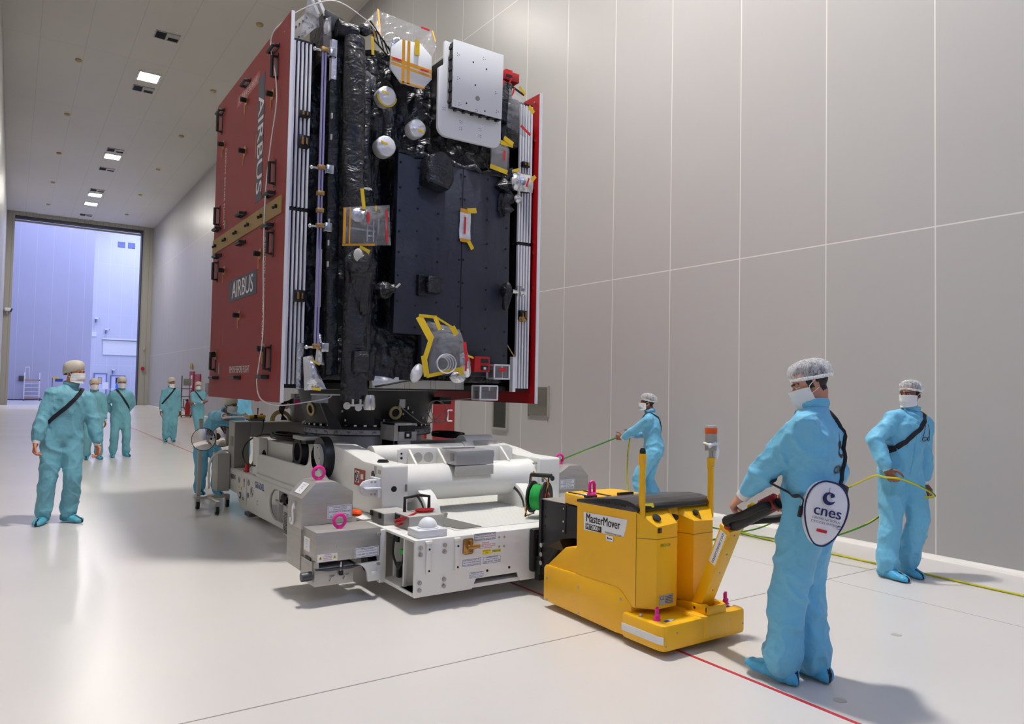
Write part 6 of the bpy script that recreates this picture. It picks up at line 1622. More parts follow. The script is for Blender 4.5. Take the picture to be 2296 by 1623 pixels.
# tiller head: black hub with two loop grips, red sleeve and yellow trigger
h0, h1 = V((3.625, 2.93, 0.80)), V((3.64, 2.60, 0.985)); hd_ = (h1 - h0).normalized(); up_ = V((0, 0.5, 0.85)).normalized()
hdm = MB().tube([h0, h0.lerp(h1, 0.2), h0.lerp(h1, 0.55), h0.lerp(h1, 0.95)], [(0.05, 0.04), (0.058, 0.042), (0.05, 0.036), (0.04, 0.03)], 14).build('tiller_head', M['rubber'], til)
HL = V((3.545, 2.80, 0.885)); HR = V((3.715, 2.625, 0.975))
mb = MB().tube(smooth_path([h0 + V((-0.03, 0, 0.0)), V((3.53, 2.90, 0.845)), HL, V((3.545, 2.72, 0.93)), V((3.57, 2.66, 0.965)), h0.lerp(h1, 0.8)], 6), 0.023, 10); mb.build('grip_loop', M['rubber'], hdm)
mb = MB().tube(smooth_path([h0 + V((0.03, 0, 0.0)), V((3.71, 2.86, 0.83)), V((3.76, 2.72, 0.86)), V((3.78, 2.60, 0.90)), V((3.76, 2.55, 0.955)), HR, h0.lerp(h1, 0.75)], 6), 0.023, 10); mb.build('grip_loop', M['rubber'], hdm)
mb = MB().cyl(h0.lerp(h1, 0.66) + up_ * 0.015, h0.lerp(h1, 0.92) + up_ * 0.015, 0.048, n=16); mb.build('red_sleeve', mat('dark_red_sleeve', (150, 14, 30), 0.5), hdm)
mb = MB().lathe((0, 0, 0), [(0.02, -0.012), (0.032, -0.012), (0.032, 0.012), (0.02, 0.012)], n=18); mm_ = hd_.to_track_quat('Z', 'Y').to_matrix().to_4x4(); mm_.translation = h0.lerp(h1, 0.5) + V((-0.035, 0, 0.035)); mb.bm.transform(mm_); mb.build('yellow_trigger', M['tape'], hdm)
MB().ell(h0 + V((-0.055, -0.005, 0.0)), 0.02, 0.02, 0.022, nu=12, nv=8).build('red_button', M['redpaint'], hdm)
# side sticker and plates
LUv = (0, -1, 0); LVv = (0, 0, 1)
mb = MB().prism([(3.925, 0.635), (3.932, 0.752), (3.925, 0.757), (3.50, 0.772), (3.496, 0.766), (3.527, 0.66), (3.533, 0.655)], 'x', 3.2965, 3.30)
text_into(mb, 'MasterMover', 0.083, (3.2955, 3.908, 0.722), LUv, LVv, 'LEFT', mi=1, sx=0.76, bold=0.0022)
mb.mi = 1; mb.box(3.2955, 3.2965, 3.745, 3.908, 0.645, 0.684)
text_into(mb, 'MT2000+', 0.042, (3.2950, 3.90, 0.6645), LUv, LVv, 'LEFT', mi=0, sx=0.85, bold=0.0012)
text_into(mb, 'mastermover.com', 0.024, (3.2955, 3.71, 0.658), LUv, LVv, 'LEFT', mi=1, sx=0.9)
mb.build('name_sticker', [M['paperw'], M['ink']], ub, recalc=False, split=False)
mb = MB().box(3.2965, 3.30, 3.63, 3.70, 0.605, 0.64); mb.m(1).obox((3.296, 3.68, 0.622), (0, 1, 0.6), (1, 0, 0), (0, -0.6, 1), 0.008, 0.001, 0.005).box(3.2955, 3.2965, 3.64, 3.665, 0.618, 0.624); mb.build('small_sticker', [M['paperw'], M['ink']], ub, split=False)
cvx = V((0.085, -0.10, 0)).normalized()
mb = MB().box(3.41, 3.535, 3.3165, 3.32, 0.255, 0.315, 0.0); mb.m(1)
text_into(mb, 'CE', 0.03, (3.433, 3.3155, 0.296), FX, FZ, mi=1)
for k in range(5): mb.box(3.46, 3.525, 3.3155, 3.3165, 0.262 + 0.010 * k, 0.265 + 0.010 * k)
mb.build('type_plate', [M['lgrey'], M['ink']], ub, recalc=False, split=False)
mb = MB(); text_into(mb, 'MECH-26', 0.022, (3.46, 3.3185, 0.626), FX, FZ, mi=1); mb.mi = 0; mb.box(3.42, 3.50, 3.319, 3.32, 0.612, 0.64)
mb.build('yellow_label', [M['tape'], M['ink']], ub, recalc=False, split=False)
mb = MB().box(3.392, 3.418, 3.312, 3.3195, 0.707, 0.738).m(1).box(3.3925, 3.4175, 3.3110, 3.312, 0.721, 0.724).box(3.3925, 3.4175, 3.311, 3.312, 0.713, 0.716).box(3.403, 3.407, 3.311, 3.312, 0.708, 0.737); mb.build('pictogram', [M['ink'], M['seamy']], ub, split=False)
nrm = V((0, -0.085, 0.12)).normalized()
sd = V((0, -0.6, 0.8))
mb = MB().lathe((0, 0, 0), [(0.03, 0), (0.03, 0.006), (0.022, 0.008)], n=20); q4 = sd.to_track_quat('Z', 'Y').to_matrix().to_4x4(); q4.translation = (3.43, 3.37, 0.792); mb.bm.transform(q4); mb.build('round_gauge', M['ink'], ub)
mb = MB().cyl((3.635, 3.425, 0.775), (3.635, 3.39, 0.775), 0.018, n=14); mb.build('push_button', M['ink'], ub)
mb = MB().lathe((0, 0, 0), [(0.022, 0), (0.022, 0.012), (0.014, 0.014)], n=16); q4.translation = (3.79, 3.37, 0.795); mb.bm.transform(q4)
mb.m(1).tube([(3.79, 3.35, 0.81), (3.81, 3.33, 0.835)], 0.004, 6).tube([(3.79, 3.345, 0.80), (3.80, 3.335, 0.765), (3.815, 3.325, 0.715)], 0.006, 6)
mb.build('key_switch', [M['ink'], M['gold']], ub)
MB().cyl((3.60, 3.432, 0.60), (3.61, 3.42, 0.60), 0.012, n=10).build('side_socket', M['seamy'], ub)
# corner posts and beacon
for x, zt, nm in ((3.34, 1.20, 'left'), (3.985, 1.15, 'right')):
    mb = MB().cyl((x, 3.41, 0.745), (x, 3.41, zt), 0.021, n=18).cyl((x, 3.41, zt - 0.075), (x, 3.41, zt), 0.026, n=18)
    po = mb.build('corner_post', Y_, tug)
    MB().cyl((x - 0.01, 3.385, zt - 0.05), (x - 0.01, 3.38, zt - 0.05), 0.008, n=8).build('screw', M['chrome'], po)
    if nm == 'left':
        MB().lathe((x, 3.41, zt), [(0.02, 0), (0.02, 0.02), (0.012, 0.035)], n=12).build('end_cap', M['ink'], po)
        MB().box(x - 0.03, x + 0.012, 3.405, 3.44, 0.70, 0.78).build('post_clamp', Y_, po)
bc = MB().cyl((3.985, 3.41, 1.15), (3.985, 3.41, 1.20), 0.016, n=14).cyl((3.985, 3.41, 1.20), (3.985, 3.41, 1.315), 0.041, n=24).build('beacon', M['steel'], tug)
M['lens'] = mat('orange_lens', (232, 92, 20), 0.2, coat=0.5)
MB().cyl((3.985, 3.41, 1.315), (3.985, 3.41, 1.355), 0.042, n=24).build('beacon_lens', M['lens'], bc)
MB().cyl((3.985, 3.41, 1.355), (3.985, 3.41, 1.368), 0.04, 0.036, n=24).build('beacon_cap', M['lgrey'], bc)
mb = MB().tube([(3.985 + 0.045 * cos(a), 3.41 + 0.045 * sin(a), 1.245 + 0.004 * sin(a * 3)) for a in [2 * pi * k / 18 for k in range(18)]], 0.009, 7, closed=True)
mb.ell((4.01, 3.385, 1.19), 0.022, 0.02, 0.055, nu=10, nv=8).ell((3.95, 3.385, 1.235), 0.018, 0.012, 0.018, nu=8, nv=6)
for v in mb.bm.verts: v.co += V((1, 1, 1)) * 0.006 * noise.noise(v.co * 40)
mb.build('knotted_cloth', M['bagw'], bc)
# drive wheels under the tug
for x in (3.42, 3.87):
    MB().cyl((x - 0.04, 3.75, 0.06), (x + 0.04, 3.75, 0.06), 0.06, n=20).build('wheel', M['rubber'], tug)
    MB().cyl((x - 0.03, 3.3, 0.04), (x + 0.03, 3.3, 0.04), 0.04, n=16).build('wheel', M['rubber'], tug)
# ------------------------------------------------------------------ people
def remesh(mb, vox, smooth=2):
    me = bpy.data.meshes.new('tmp'); bmesh.ops.recalc_face_normals(mb.bm, faces=list(mb.bm.faces)); mb.bm.to_mesh(me); mb.bm.free()
    o = bpy.data.objects.new('tmp', me); COL.objects.link(o)
    md = o.modifiers.new('r', 'REMESH'); md.mode = 'VOXEL'; md.voxel_size = vox; md.use_smooth_shade = True
    dg = bpy.context.evaluated_depsgraph_get(); dg.update()
    m2 = bpy.data.meshes.new_from_object(o.evaluated_get(dg))
    bpy.data.objects.remove(o); bpy.data.meshes.remove(me)
    bm = bmesh.new(); bm.from_mesh(m2); bpy.data.meshes.remove(m2)
    # keep only the largest shell (drops hidden inner shells)
    for _ in range(smooth):
        bmesh.ops.smooth_vert(bm, verts=list(bm.verts), factor=0.5, use_axis_x=True, use_axis_y=True, use_axis_z=True)
    return bm

def from_bm(bm, name, mats, parent, loc=None):
    me = bpy.data.meshes.new(name); bm.to_mesh(me); bm.free()
    for m in mats: me.materials.append(m)
    me.polygons.foreach_set('use_smooth', [True] * len(me.polygons))
    o = bpy.data.objects.new(name, me); COL.objects.link(o)
    if parent is not None:
        o.parent = parent; o.matrix_parent_inverse = parent_inv(parent)
    else:
        me.transform(Matrix.Translation(-V(loc))); o.location = loc
    return o

def loft(mb, rings, n=20):
    """rings: (centre, side axis, front axis, rx, ry)"""
    R_ = []
    for c, sx, fy, rx, ry in rings:
        R_.append([mb.bm.verts.new(V(c) + sx * (cos(2 * pi * k / n) * rx) + fy * (sin(2 * pi * k / n) * ry)) for k in range(n)])
    for A, B in zip(R_, R_[1:]):
        for k in range(n):
            mb._f((A[k], A[(k + 1) % n], B[(k + 1) % n], B[k]), True)
    mb._f(R_[0][::-1]); mb._f(R_[-1])

def ik(a, b, l1, l2, pole):
    a, b = V(a), V(b); d = b - a; L = d.length
    if L > (l1 + l2) * 0.999:
        b = a + d * ((l1 + l2) * 0.999 / L); d = b - a; L = d.length
    x = (l1 * l1 - l2 * l2 + L * L) / (2 * L); h = max(0.0, l1 * l1 - x * x) ** 0.5
    dn = d.normalized(); p = V(pole); p = p - dn * p.dot(dn)
    p = p.normalized() if p.length > 1e-5 else dn.orthogonal()
    return a + dn * x + p * h, b

def hand(mb, w, d, pn, side, curl, spread=0.0, thumb=0.5):
    """w wrist, d hand direction, pn palm normal (towards the palm side), side vector towards the thumb"""
    d, pn, side = V(d).normalized(), V(pn).normalized(), V(side).normalized()
    n0 = len(mb.bm.verts)
    K = []
    for i, (o, L) in enumerate(((0.030, 0.088), (0.010, 0.092), (-0.011, 0.087), (-0.031, 0.078))):
        k = w + d * L + side * o
        mb.caps(w + side * (o * 0.55) + d * 0.012, k, 0.0155, 0.0115, 10)
        K.append(k)
    mb.ell(w + d * 0.045, 0.034, 0.04, 0.016, Matrix((side, d, pn)).transposed(), 12, 8)
    mb.caps(w - d * 0.03, w + d * 0.02, 0.026, 0.024, 10)
    for i, k in enumerate(K):
        L = (0.068, 0.076, 0.071, 0.056)[i]; p = k; c = curl * (1 + 0.08 * i); ang = 0.35 * c
        dd = d + side * ((1.5 - i) * 0.05 * spread)
        for j, f in enumerate((0.45, 0.32, 0.26)):
            ang += (0.55, 0.6, 0.4)[j] * c
            v = dd * cos(ang) + pn * sin(ang)
            q = p + v.normalized() * (L * f)
            mb.caps(p, q, (0.0098, 0.009, 0.0082)[j], (0.009, 0.0082, 0.0072)[j], 8); p = q
    t0 = w + d * 0.022 + side * 0.028
    t1 = t0 + (d * 0.55 + side * 0.75 + pn * 0.35 * thumb).normalized() * 0.042
    t2 = t1 + (d * 0.85 + side * (0.45 - 0.5 * thumb) + pn * 0.6 * thumb).normalized() * 0.034
    t3 = t2 + (d * 0.85 + side * (0.2 - 0.6 * thumb) + pn * 0.7 * thumb).normalized() * 0.026
    mb.caps(w + d * 0.01 + side * 0.014, t1, 0.015, 0.0115, 9).caps(t1, t2, 0.0105, 0.0095, 8).caps(t2, t3, 0.0095, 0.0082, 8)
    mb.bm.verts.ensure_lookup_table()
    for v in list(mb.bm.verts)[n0:]: v.co = w + (v.co - w) * 1.1

HAND_DONE = {}
def person(label, loc, heading, height, P, group=None, vox=0.009, fine=True):
    g = P.get
    s = height / 1.75
    rz = Matrix.Rotation(heading, 4, 'Z')
    T = Matrix.Translation(V((loc[0], loc[1], 0))) @ rz @ Matrix.Scale(s, 4)
    inv = T.inverted()
    W2L = lambda p: inv @ V(p)
    hip = V(g('hip', (0, 0, 0.965))); chest = V(g('chest', (0, 0.0, 1.325)))
    tw = R(g('twist', 0)); up = (chest - hip).normalized()
    cx = V((cos(tw), sin(tw), 0)); cx = (cx - up * cx.dot(up)).normalized(); cy = up.cross(cx)
    hx = V((1, 0, 0)); hx = (hx - up * hx.dot(up)).normalized(); hy = up.cross(hx)
    nb = chest + up * 0.165 - cy * 0.012
    # head frame
    hyaw, hpit, hrol = [R(a) for a in g('head', (0, 0, 0))]
    HM = Matrix.Rotation(hyaw, 3, 'Z') @ Matrix.Rotation(hpit, 3, 'X') @ Matrix.Rotation(hrol, 3, 'Y')
    neckdir = (up * 0.75 + V((0, 0, 0.4))).normalized()
    hc = nb + neckdir * 0.145 + HM @ V((0, 0.028, 0.0))
    HP = lambda x, y, z: hc + HM @ V((x, y, z))
    sh = {1: chest + up * 0.078 + cx * 0.167, -1: chest + up * 0.078 - cx * 0.167}
    hj = {1: hip + hx * 0.088 - up * 0.03, -1: hip - hx * 0.088 - up * 0.03}
    arms = {}
    for k, nm in ((1, 'R'), (-1, 'L')):
        t = g('hand' + nm); t = W2L(t[1:]) if len(t) == 4 else V(t)
        el, wr = ik(sh[k], t, 0.285, 0.265, g('elbow' + nm, (k * 0.6, -1, -0.3)))
        arms[k] = (el, wr)
    legs = {}
    for k, nm in ((1, 'R'), (-1, 'L')):
        f = g('foot' + nm, (k * 0.10, 0.0, 0))
        an = V((f[0], f[1], 0.095)) ; kn, an2 = ik(hj[k], an, 0.43, 0.425, g('knee' + nm, (k * 0.12, 1, 0)))
        legs[k] = (kn, an2, R(f[2]))
    skin = M[g('skin', 'skin')]; hairm = M[g('hair', 'hair')]
    # ---- body: one continuous surface
    mb = MB()
    mb.ell(HP(0, -0.012, 0.035), 0.076, 0.096, 0.088, HM, 20, 14)
    mb.ell(HP(0, 0.012, -0.028), 0.066, 0.080, 0.085, HM, 20, 14)
    mb.ell(HP(0, 0.048, -0.078), 0.036, 0.036, 0.030, HM, 14, 10)
    mb.caps(HP(0, 0.088, 0.012), HP(0, 0.109, -0.026), 0.009, 0.0145, 10)
    for e in (-1, 1):
        mb.caps(HP(e * 0.012, 0.088, 0.026), HP(e * 0.046, 0.076, 0.024), 0.012, 0.010, 8)
        mb.ell(HP(e * 0.077, -0.012, -0.008), 0.009, 0.018, 0.031, HM @ Matrix.Rotation(R(-12 * e), 3, 'Z'), 10, 8)
        mb.ell(HP(e * 0.040, 0.058, -0.018), 0.024, 0.024, 0.022, HM, 10, 8)
        mb.ell(HP(e * 0.011, 0.096, -0.030), 0.009, 0.011, 0.009, HM, 8, 6)
        mb.ell(HP(e * 0.031, 0.078, 0.008), 0.0135, 0.0115, 0.0105, HM, 10, 8)
    mb.caps(HP(-0.018, 0.083, -0.058), HP(0.018, 0.083, -0.058), 0.009, 0.009, 8)
    mb.caps(nb - up * 0.05, HP(0, -0.02, -0.05), 0.062, 0.054, 14)
    mb.caps(hip, chest, 0.10, 0.11, 14).caps(chest - cx * 0.13 + up * 0.07, chest + cx * 0.13 + up * 0.07, 0.07, 0.07, 12)
    for k in (1, -1):
        nm = 'R' if k > 0 else 'L'
        el, wr = arms[k]; kn, an, fy = legs[k]
        mb.caps(sh[k], el, 0.05, 0.04, 10).caps(el, wr, 0.04, 0.029, 10)
        mb.caps(hj[k], kn, 0.075, 0.055, 12).caps(kn, an, 0.05, 0.034, 12)
        mb.caps(an, an + V((-sin(fy), cos(fy), 0)) * 0.10 - V((0, 0, 0.055)), 0.032, 0.022, 10)
        d0 = (wr - el).normalized()
        hd = g('hdir' + nm); hd = V(hd).normalized() if hd else d0
        pn = V(g('palm' + nm, (-k, 0, 0))); pn = (pn - hd * pn.dot(hd)).normalized()
        sd = hd.cross(pn) * (1 if k > 0 else -1)
        if sd.dot(V(g('thumbdir' + nm, (0, 1, 0.2)))) < 0: sd = -sd
        hand(mb, wr + d0 * 0.01, hd, pn, sd, g('curl' + nm, 0.5), 1.0, g('thumb' + nm, 0.5))
    for v in mb.bm.verts: v.co = T @ v.co
    bm = remesh(mb, vox * 0.62 if fine else vox, 1)
    TI = T.inverted(); HMi = HM.transposed()
    hl = g('hairline', 0.075)
    for f in bm.faces:
        q = HMi @ ((TI @ f.calc_center_median()) - hc)
        if -0.2 < q.z < 0.2 and q.length < 0.2:
            f.material_index = 0
            back = q.y < -0.005 - (0.03 if q.z < 0 else 0)
            if (q.z > hl) or (back and q.z > -0.055 and q.y < -0.02 + 0.35 * (q.z) and abs(q.x) < 0.077) or (abs(q.x) > 0.06 and -0.005 < q.y < 0.025 and q.z > -0.02 + 0.0):
                f.material_index = 1
            ex, ez = abs(q.x) - 0.031, q.z - 0.008
            if q.y > 0.06:
                if (ex / 0.0135) ** 2 + (ez / 0.0058) ** 2 < 1: f.material_index = 2
                if ex * ex + ez * ez < 0.0058 ** 2: f.material_index = 3
                if abs(ex + 0.002) < 0.021 and abs(q.z - 0.030 + 0.12 * abs(ex)) < 0.0048: f.material_index = 1
    root = from_bm(bm, 'person', [skin, hairm, M['eye'], M['ink']], None, (loc[0], loc[1], 0))
    tag(root, label, 'person', group)
    # ---- coverall
    mb = MB(); wd = g('wide', 1.0)
    cr = 1.0
    mid = (hip + chest) / 2
    loft(mb, [(hip - up * 0.13, hx, hy, 0.10, 0.085), (hip - up * 0.09, hx, hy, 0.158 * wd, 0.122 * wd), (hip, hx, hy, 0.182 * wd, 0.138 * wd), (hip + up * 0.08, hx, hy, 0.18 * wd, 0.134 * wd), (mid + up * 0.01, hx.lerp(cx, 0.5), hy.lerp(cy, 0.5), 0.176 * wd, 0.128 * wd),
              (chest - up * 0.08, cx, cy, 0.188 * wd, 0.136 * wd), (chest + up * 0.02, cx, cy, 0.192 * wd, 0.138 * wd), (chest + up * 0.09, cx, cy, 0.17, 0.118), (chest + up * 0.135, cx, cy, 0.115, 0.088), (nb, cx, cy, 0.072, 0.072), (nb + neckdir * 0.03, cx, cy, 0.066, 0.068)], 22)
    for k in (1, -1):
        el, wr = arms[k]; kn, an, fy = legs[k]
        sp = sh[k] - up * 0.01
        A1 = sp.lerp(el, 0.5); F1 = el.lerp(wr, 0.35); F2 = el.lerp(wr, 0.66); F3 = el.lerp(wr, 0.83); F4 = el.lerp(wr, 0.93)
        mb.caps(sp - (el - sp).normalized() * 0.0, A1, 0.076, 0.074 * wd, 14).caps(A1, el, 0.074 * wd, 0.069 * wd, 14).caps(el, F1, 0.071 * wd, 0.069 * wd, 14).caps(F1, F2, 0.069 * wd, 0.062 * wd, 14).caps(F2, F3, 0.060, 0.058, 12).caps(F3, F4, 0.056, 0.042, 12)
        mb.caps(chest + up * 0.085 + cx * k * 0.06, sp, 0.08, 0.074, 14)
        B = g('baggy', 1.0)
        T1 = hj[k].lerp(kn, 0.5); S1 = kn.lerp(an, 0.45); S2 = kn.lerp(an, 0.74); S3 = kn.lerp(an, 0.86); S4 = kn.lerp(an, 0.97)
        mb.caps(hj[k], T1, 0.118, 0.105 * B, 16).caps(T1, kn, 0.105 * B, 0.092 * B, 16).caps(kn, S1, 0.092 * B, 0.088 * B, 16).caps(S1, S2, 0.087 * B, 0.080 * B, 16)
        mb.caps(S2, S2.lerp(S3, 0.5), 0.090 * B, 0.082 * B, 14).caps(S3, S4, 0.092 * B, 0.080 * B, 14)
    for v in mb.bm.verts: v.co = T @ v.co
    bm = remesh(mb, vox * 1.15, 5)
    bm.normal_update()
    sd_ = g('seed', 0.0)
    A_ = g('amp', 1.0)
    for v in bm.verts:
        p = v.co + V((sd_, sd_ * 1.7, 0))
        w_ = V((noise.noise(p * 3.1), noise.noise(p * 3.1 + V((9, 1, 4))), noise.noise(p * 2.7 + V((3, 7, 1)))))
        q = p + w_ * 0.12
        r1 = 1 - abs(noise.noise(V((q.x * 6.5, q.y * 6.5, q.z * 5.0 + q.x * 3))))
        r2 = 1 - abs(noise.noise(V((q.x * 11 + 4, q.y * 11, q.z * 13.0))))
        lo = 1.0
        lz = (TI @ v.co).z
        if lz < 0.35: lo = 1.15
        d = 0.006 * noise.noise(p * 4) + lo * (0.0165 * (r1 ** 7 - 0.25) + 0.006 * (r2 ** 6 - 0.3))
        v.co += v.normal * d * A_
    for _ in range(2): bmesh.ops.smooth_vert(bm, verts=list(bm.verts), factor=0.5, use_axis_x=True, use_axis_y=True, use_axis_z=True)
    cov_ = from_bm(bm, 'coverall', [M[g('cloth', 'cloth')]], root)
    tree = BVHTree.FromObject(cov_, bpy.context.evaluated_depsgraph_get()) if False else None
    me = cov_.data
    Wc = cov_.matrix_parent_inverse if False else None
    tree = BVHTree.FromPolygons([v.co.copy() for v in me.vertices], [tuple(p.vertices) for p in me.polygons])
    # ---- collar, cuffs, front placket
    mb = MB()
    cpts = [nb + neckdir * (0.022 + 0.012 * (sin(a) < 0)) + cx * (0.070 * cos(a)) + cy * (0.072 * sin(a) + 0.006) for a in [2 * pi * k / 22 for k in range(22)]]
    mb.tube(cpts, (0.008, 0.024) if False else [(0.009, 0.024)] * 22, 10, closed=True)
    for v in mb.bm.verts: v.co = T @ v.co
    mb.build('collar', M[g('cloth', 'cloth')], root)
    for k in (1, -1):
        el, wr = arms[k]; d0 = (wr - el).normalized()
        mb = MB().tube([wr - d0 * 0.04, wr - d0 * 0.02, wr + d0 * 0.002, wr + d0 * 0.018], [0.041, 0.040, 0.037, 0.036], 16)
        for v in mb.bm.verts: v.co = T @ v.co
        mb.build('cuff', M['knit'], root)
    if g('placket', True):
        L, Rr = [], []
        for j in range(26):
            t = j / 25; c = (hip - up * 0.06).lerp(chest + up * 0.12, t); f = hy.lerp(cy, t).normalized(); xx = hx.lerp(cx, t).normalized()
            for arr, o in ((L, -0.012), (Rr, 0.012)):
                h = tree.ray_cast(T @ (c + f * 0.32 + xx * o), (T.to_3x3() @ -f).normalized())
                arr.append((h[0] + (T.to_3x3() @ f).normalized() * 0.003) if h[0] else T @ (c + f * 0.15 + xx * o))
        MB().ribbon(L, Rr).build('front_placket', M[g('cloth', 'cloth')], root, angle=80)
    # ---- overshoes
    for k in (1, -1):
        kn, an, fy = legs[k]; F = V((-sin(fy), cos(fy), 0)); X = V((cos(fy), sin(fy), 0))
        c = V((an.x, an.y, 0))
        lift = g('toe' + ('R' if k > 0 else 'L'), 0.0)
        rings = []
        for y, w, h in ((-0.095, 0.022, 0.055), (-0.082, 0.043, 0.085), (-0.05, 0.052, 0.125), (0.0, 0.053, 0.125), (0.05, 0.055, 0.10), (0.10, 0.058, 0.078), (0.15, 0.056, 0.066), (0.19, 0.044, 0.056), (0.215, 0.02, 0.04)):
            zl = max(0, y) / 0.2 * lift
            rings.append((c + F * y + V((0, 0, h * 0.5 + zl + 0.003)), X, V((0, 0, 1)), w, h * 0.5))
        mb = MB(); loft(mb, rings, 18)
        mb.caps(c + V((0, 0, 0.09)), c + V((0, 0, 0.14)) , 0.055, 0.06, 14)
        for v in mb.bm.verts: v.co = T @ v.co
        bm = remesh(mb, vox * 1.1, 3); bm.normal_update()
        for v in bm.verts:
            p = v.co
            if p.z > 0.012: v.co += v.normal * (0.007 * noise.noise(p * 26) + 0.006 * noise.noise(V((p.x * 40, p.y * 40, p.z * 9))))
            if v.co.z < 0.002: v.co.z = 0.002
        for f in bm.faces:
            q = TI @ f.calc_center_median() - c
            if abs(q.dot(X)) < 0.011 and g('band', 1) * q.dot(F) > 0.11 * (1 if g('band', 1) > 0 else 0.3): f.material_index = 1
        from_bm(bm, 'overshoe', [M[g('shoe', 'shoe')], M['strap']], root)
    # ---- hair net or bonnet
    nt = g('cap', 'net'); sc = g('capsize', 1.0)
    mb = MB(); rings = []
    N = 30
    prof = [(0.050, 0.92), (0.056, 1.02), (0.070, 1.09), (0.095, 1.10), (0.125, 1.02), (0.148, 0.82), (0.163, 0.52), (0.170, 0.14)] if nt == 'net' else [(0.032, 0.90), (0.040, 0.96), (0.068, 1.02), (0.105, 1.03), (0.136, 0.94), (0.157, 0.74), (0.170, 0.45), (0.175, 0.1)]
    rows = []
    for z, k_ in prof:
        row = []
        for i in range(N):
            a = 2 * pi * i / N
            ru = 1 + (0.022 * sin(i * 5 * 2 * pi / N * 1.0 + z * 30) + 0.02 * noise.noise(V((cos(a) * 3, sin(a) * 3, z * 20 + sd_))))
            x, y = 0.092 * k_ * cos(a) * ru * sc, -0.012 + 0.110 * k_ * sin(a) * ru * sc
            tilt = 0.22 * (y) * (1 if z < 0.09 else 0.6)
            row.append(mb.bm.verts.new(T @ HP(x, y - 0.008, (z - 0.028) * (1 if z < 0.06 else sc) + tilt)))
        rows.append(row)
    for A, B in zip(rows, rows[1:]):
        for i in range(N): mb._f((A[i], A[(i + 1) % N], B[(i + 1) % N], B[i]), True)
    mb._f(rows[-1])
    cp_ = mb.build('hair_net' if nt == 'net' else 'bonnet', M['net'] if nt == 'net' else M['netb'], root, angle=80)
    if nt == 'net':
        rim = [V(v) for v in [T @ HP(0.089 * cos(a) * sc, -0.018 + 0.104 * sin(a) * sc, 0.03 + 0.22 * 0.108 * sin(a)) for a in [2 * pi * i / 30 for i in range(30)]]]
        mb = MB().tube(rim, [(0.006, 0.009)] * 30, 8, closed=True)
        for v in mb.bm.verts: v.co += V((1, 1, 1)) * 0.003 * noise.noise(v.co * 60)
        mb.build('net_rim', M['mask'], cp_)
    # ---- mask
    if g('mask', True):
        drop = g('maskdrop', 0.0)
        mb = MB(); G_ = []
        bt = BVHTree.FromPolygons([root.location + v.co for v in root.data.vertices], [tuple(p.vertices) for p in root.data.polygons])
        for j in range(11):
            row = []
            for i in range(17):
                a = R(-74 + 148 * i / 16); z = 0.002 - 0.112 * j / 10 - drop
                edge = abs(i - 8) / 8
                z = z * (1 - 0.25 * edge ** 2) - 0.012 * edge ** 2
                dirn = HM @ V((sin(a), cos(a), 0))
                o0 = HP(0, 0.0, z)
                h = bt.ray_cast(T @ (o0 + dirn * 0.3), (T.to_3x3() @ -dirn).normalized())
                rr_ = (TI @ h[0] - o0).length if h[0] else 0.08
                rr_ = max(rr_, 0.086 + 0.016 * cos(a) ** 3 - 0.014 * edge)
                if abs(a) < 0.6: rr_ = max(rr_, (0.129 if z > -0.07 else 0.118) - 0.055 * abs(a))
                rr_ += 0.005 + 0.0015 * sin(j * 2.0)
                row.append(mb.bm.verts.new(T @ (o0 + dirn * rr_)))
            G_.append(row)
        for j in range(10):
            for i in range(16): mb._f((G_[j][i], G_[j][i + 1], G_[j + 1][i + 1], G_[j + 1][i]), True)
        for e in (0, 16):
            k = 1 if e else -1
            top = TI @ G_[1][e].co; bot = TI @ G_[9][e].co
            for q in (top, bot):
                mb.tube([T @ q, T @ HP(k * 0.084, 0.02, (HMi @ (q - hc)).z * 0.6 + 0.008), T @ HP(k * 0.088, -0.022, 0.0 + (0.018 if q is top else -0.03))], 0.0022, 5)
        mb.build('face_mask', M['mask'], root, angle=80, split=False)
    # ---- bag strap across the chest
    if g('strap'):
        side, lowz = g('strap')
        c0 = chest + up * 0.0
        P0 = chest + up * 0.13 + cx * (side * 0.085); P1 = hip + up * lowz - hx * (side * 0.17)
        ax_ = (P0 - P1).normalized(); nrm_ = ax_.cross(cy).normalized(); mid_ = (P0 + P1) / 2
        L, Rr = [], []; T3 = T.to_3x3()
        N = 56; half = g('straparc', 360)
        for i in range(N + 1):
            a = R(g('strapstart', 0)) + R(half) * i / N
            dirn = ax_ * cos(a) + cy * sin(a)
            w_ = 0.021
            for arr, o in ((L, -w_), (Rr, w_)):
                org = T @ (mid_ + nrm_ * o)
                h = tree.ray_cast(org, (T3 @ dirn).normalized())
                dd_ = min(h[3], 0.30 if dirn.dot(ax_) > 0.3 else 0.21 + 0.12 * abs(dirn.dot(ax_))) if h[0] else 0.15
                arr.append(org + (T3 @ dirn).normalized() * (dd_ + 0.008))
        mb = MB().ribbon(L, Rr); mb.build('bag_strap', M['strap'], root, angle=80, solid=0.003)
    return root, T, dict(arms=arms, legs=legs, hc=hc, HM=HM, chest=chest, hip=hip, up=up, cx=cx, cy=cy, tree=tree)

DN = dict(hdirR=None)
down = dict(handR=(0.235, 0.03, 0.83), handL=(-0.235, 0.03, 0.83), elbowR=(0.3, -1, 0), elbowL=(-0.3, -1, 0), curlR=0.45, curlL=0.45, palmR=(-1, 0.2, 0), palmL=(1, 0.2, 0))
def P_(**k):
    d = dict(down); d.update(k); return d
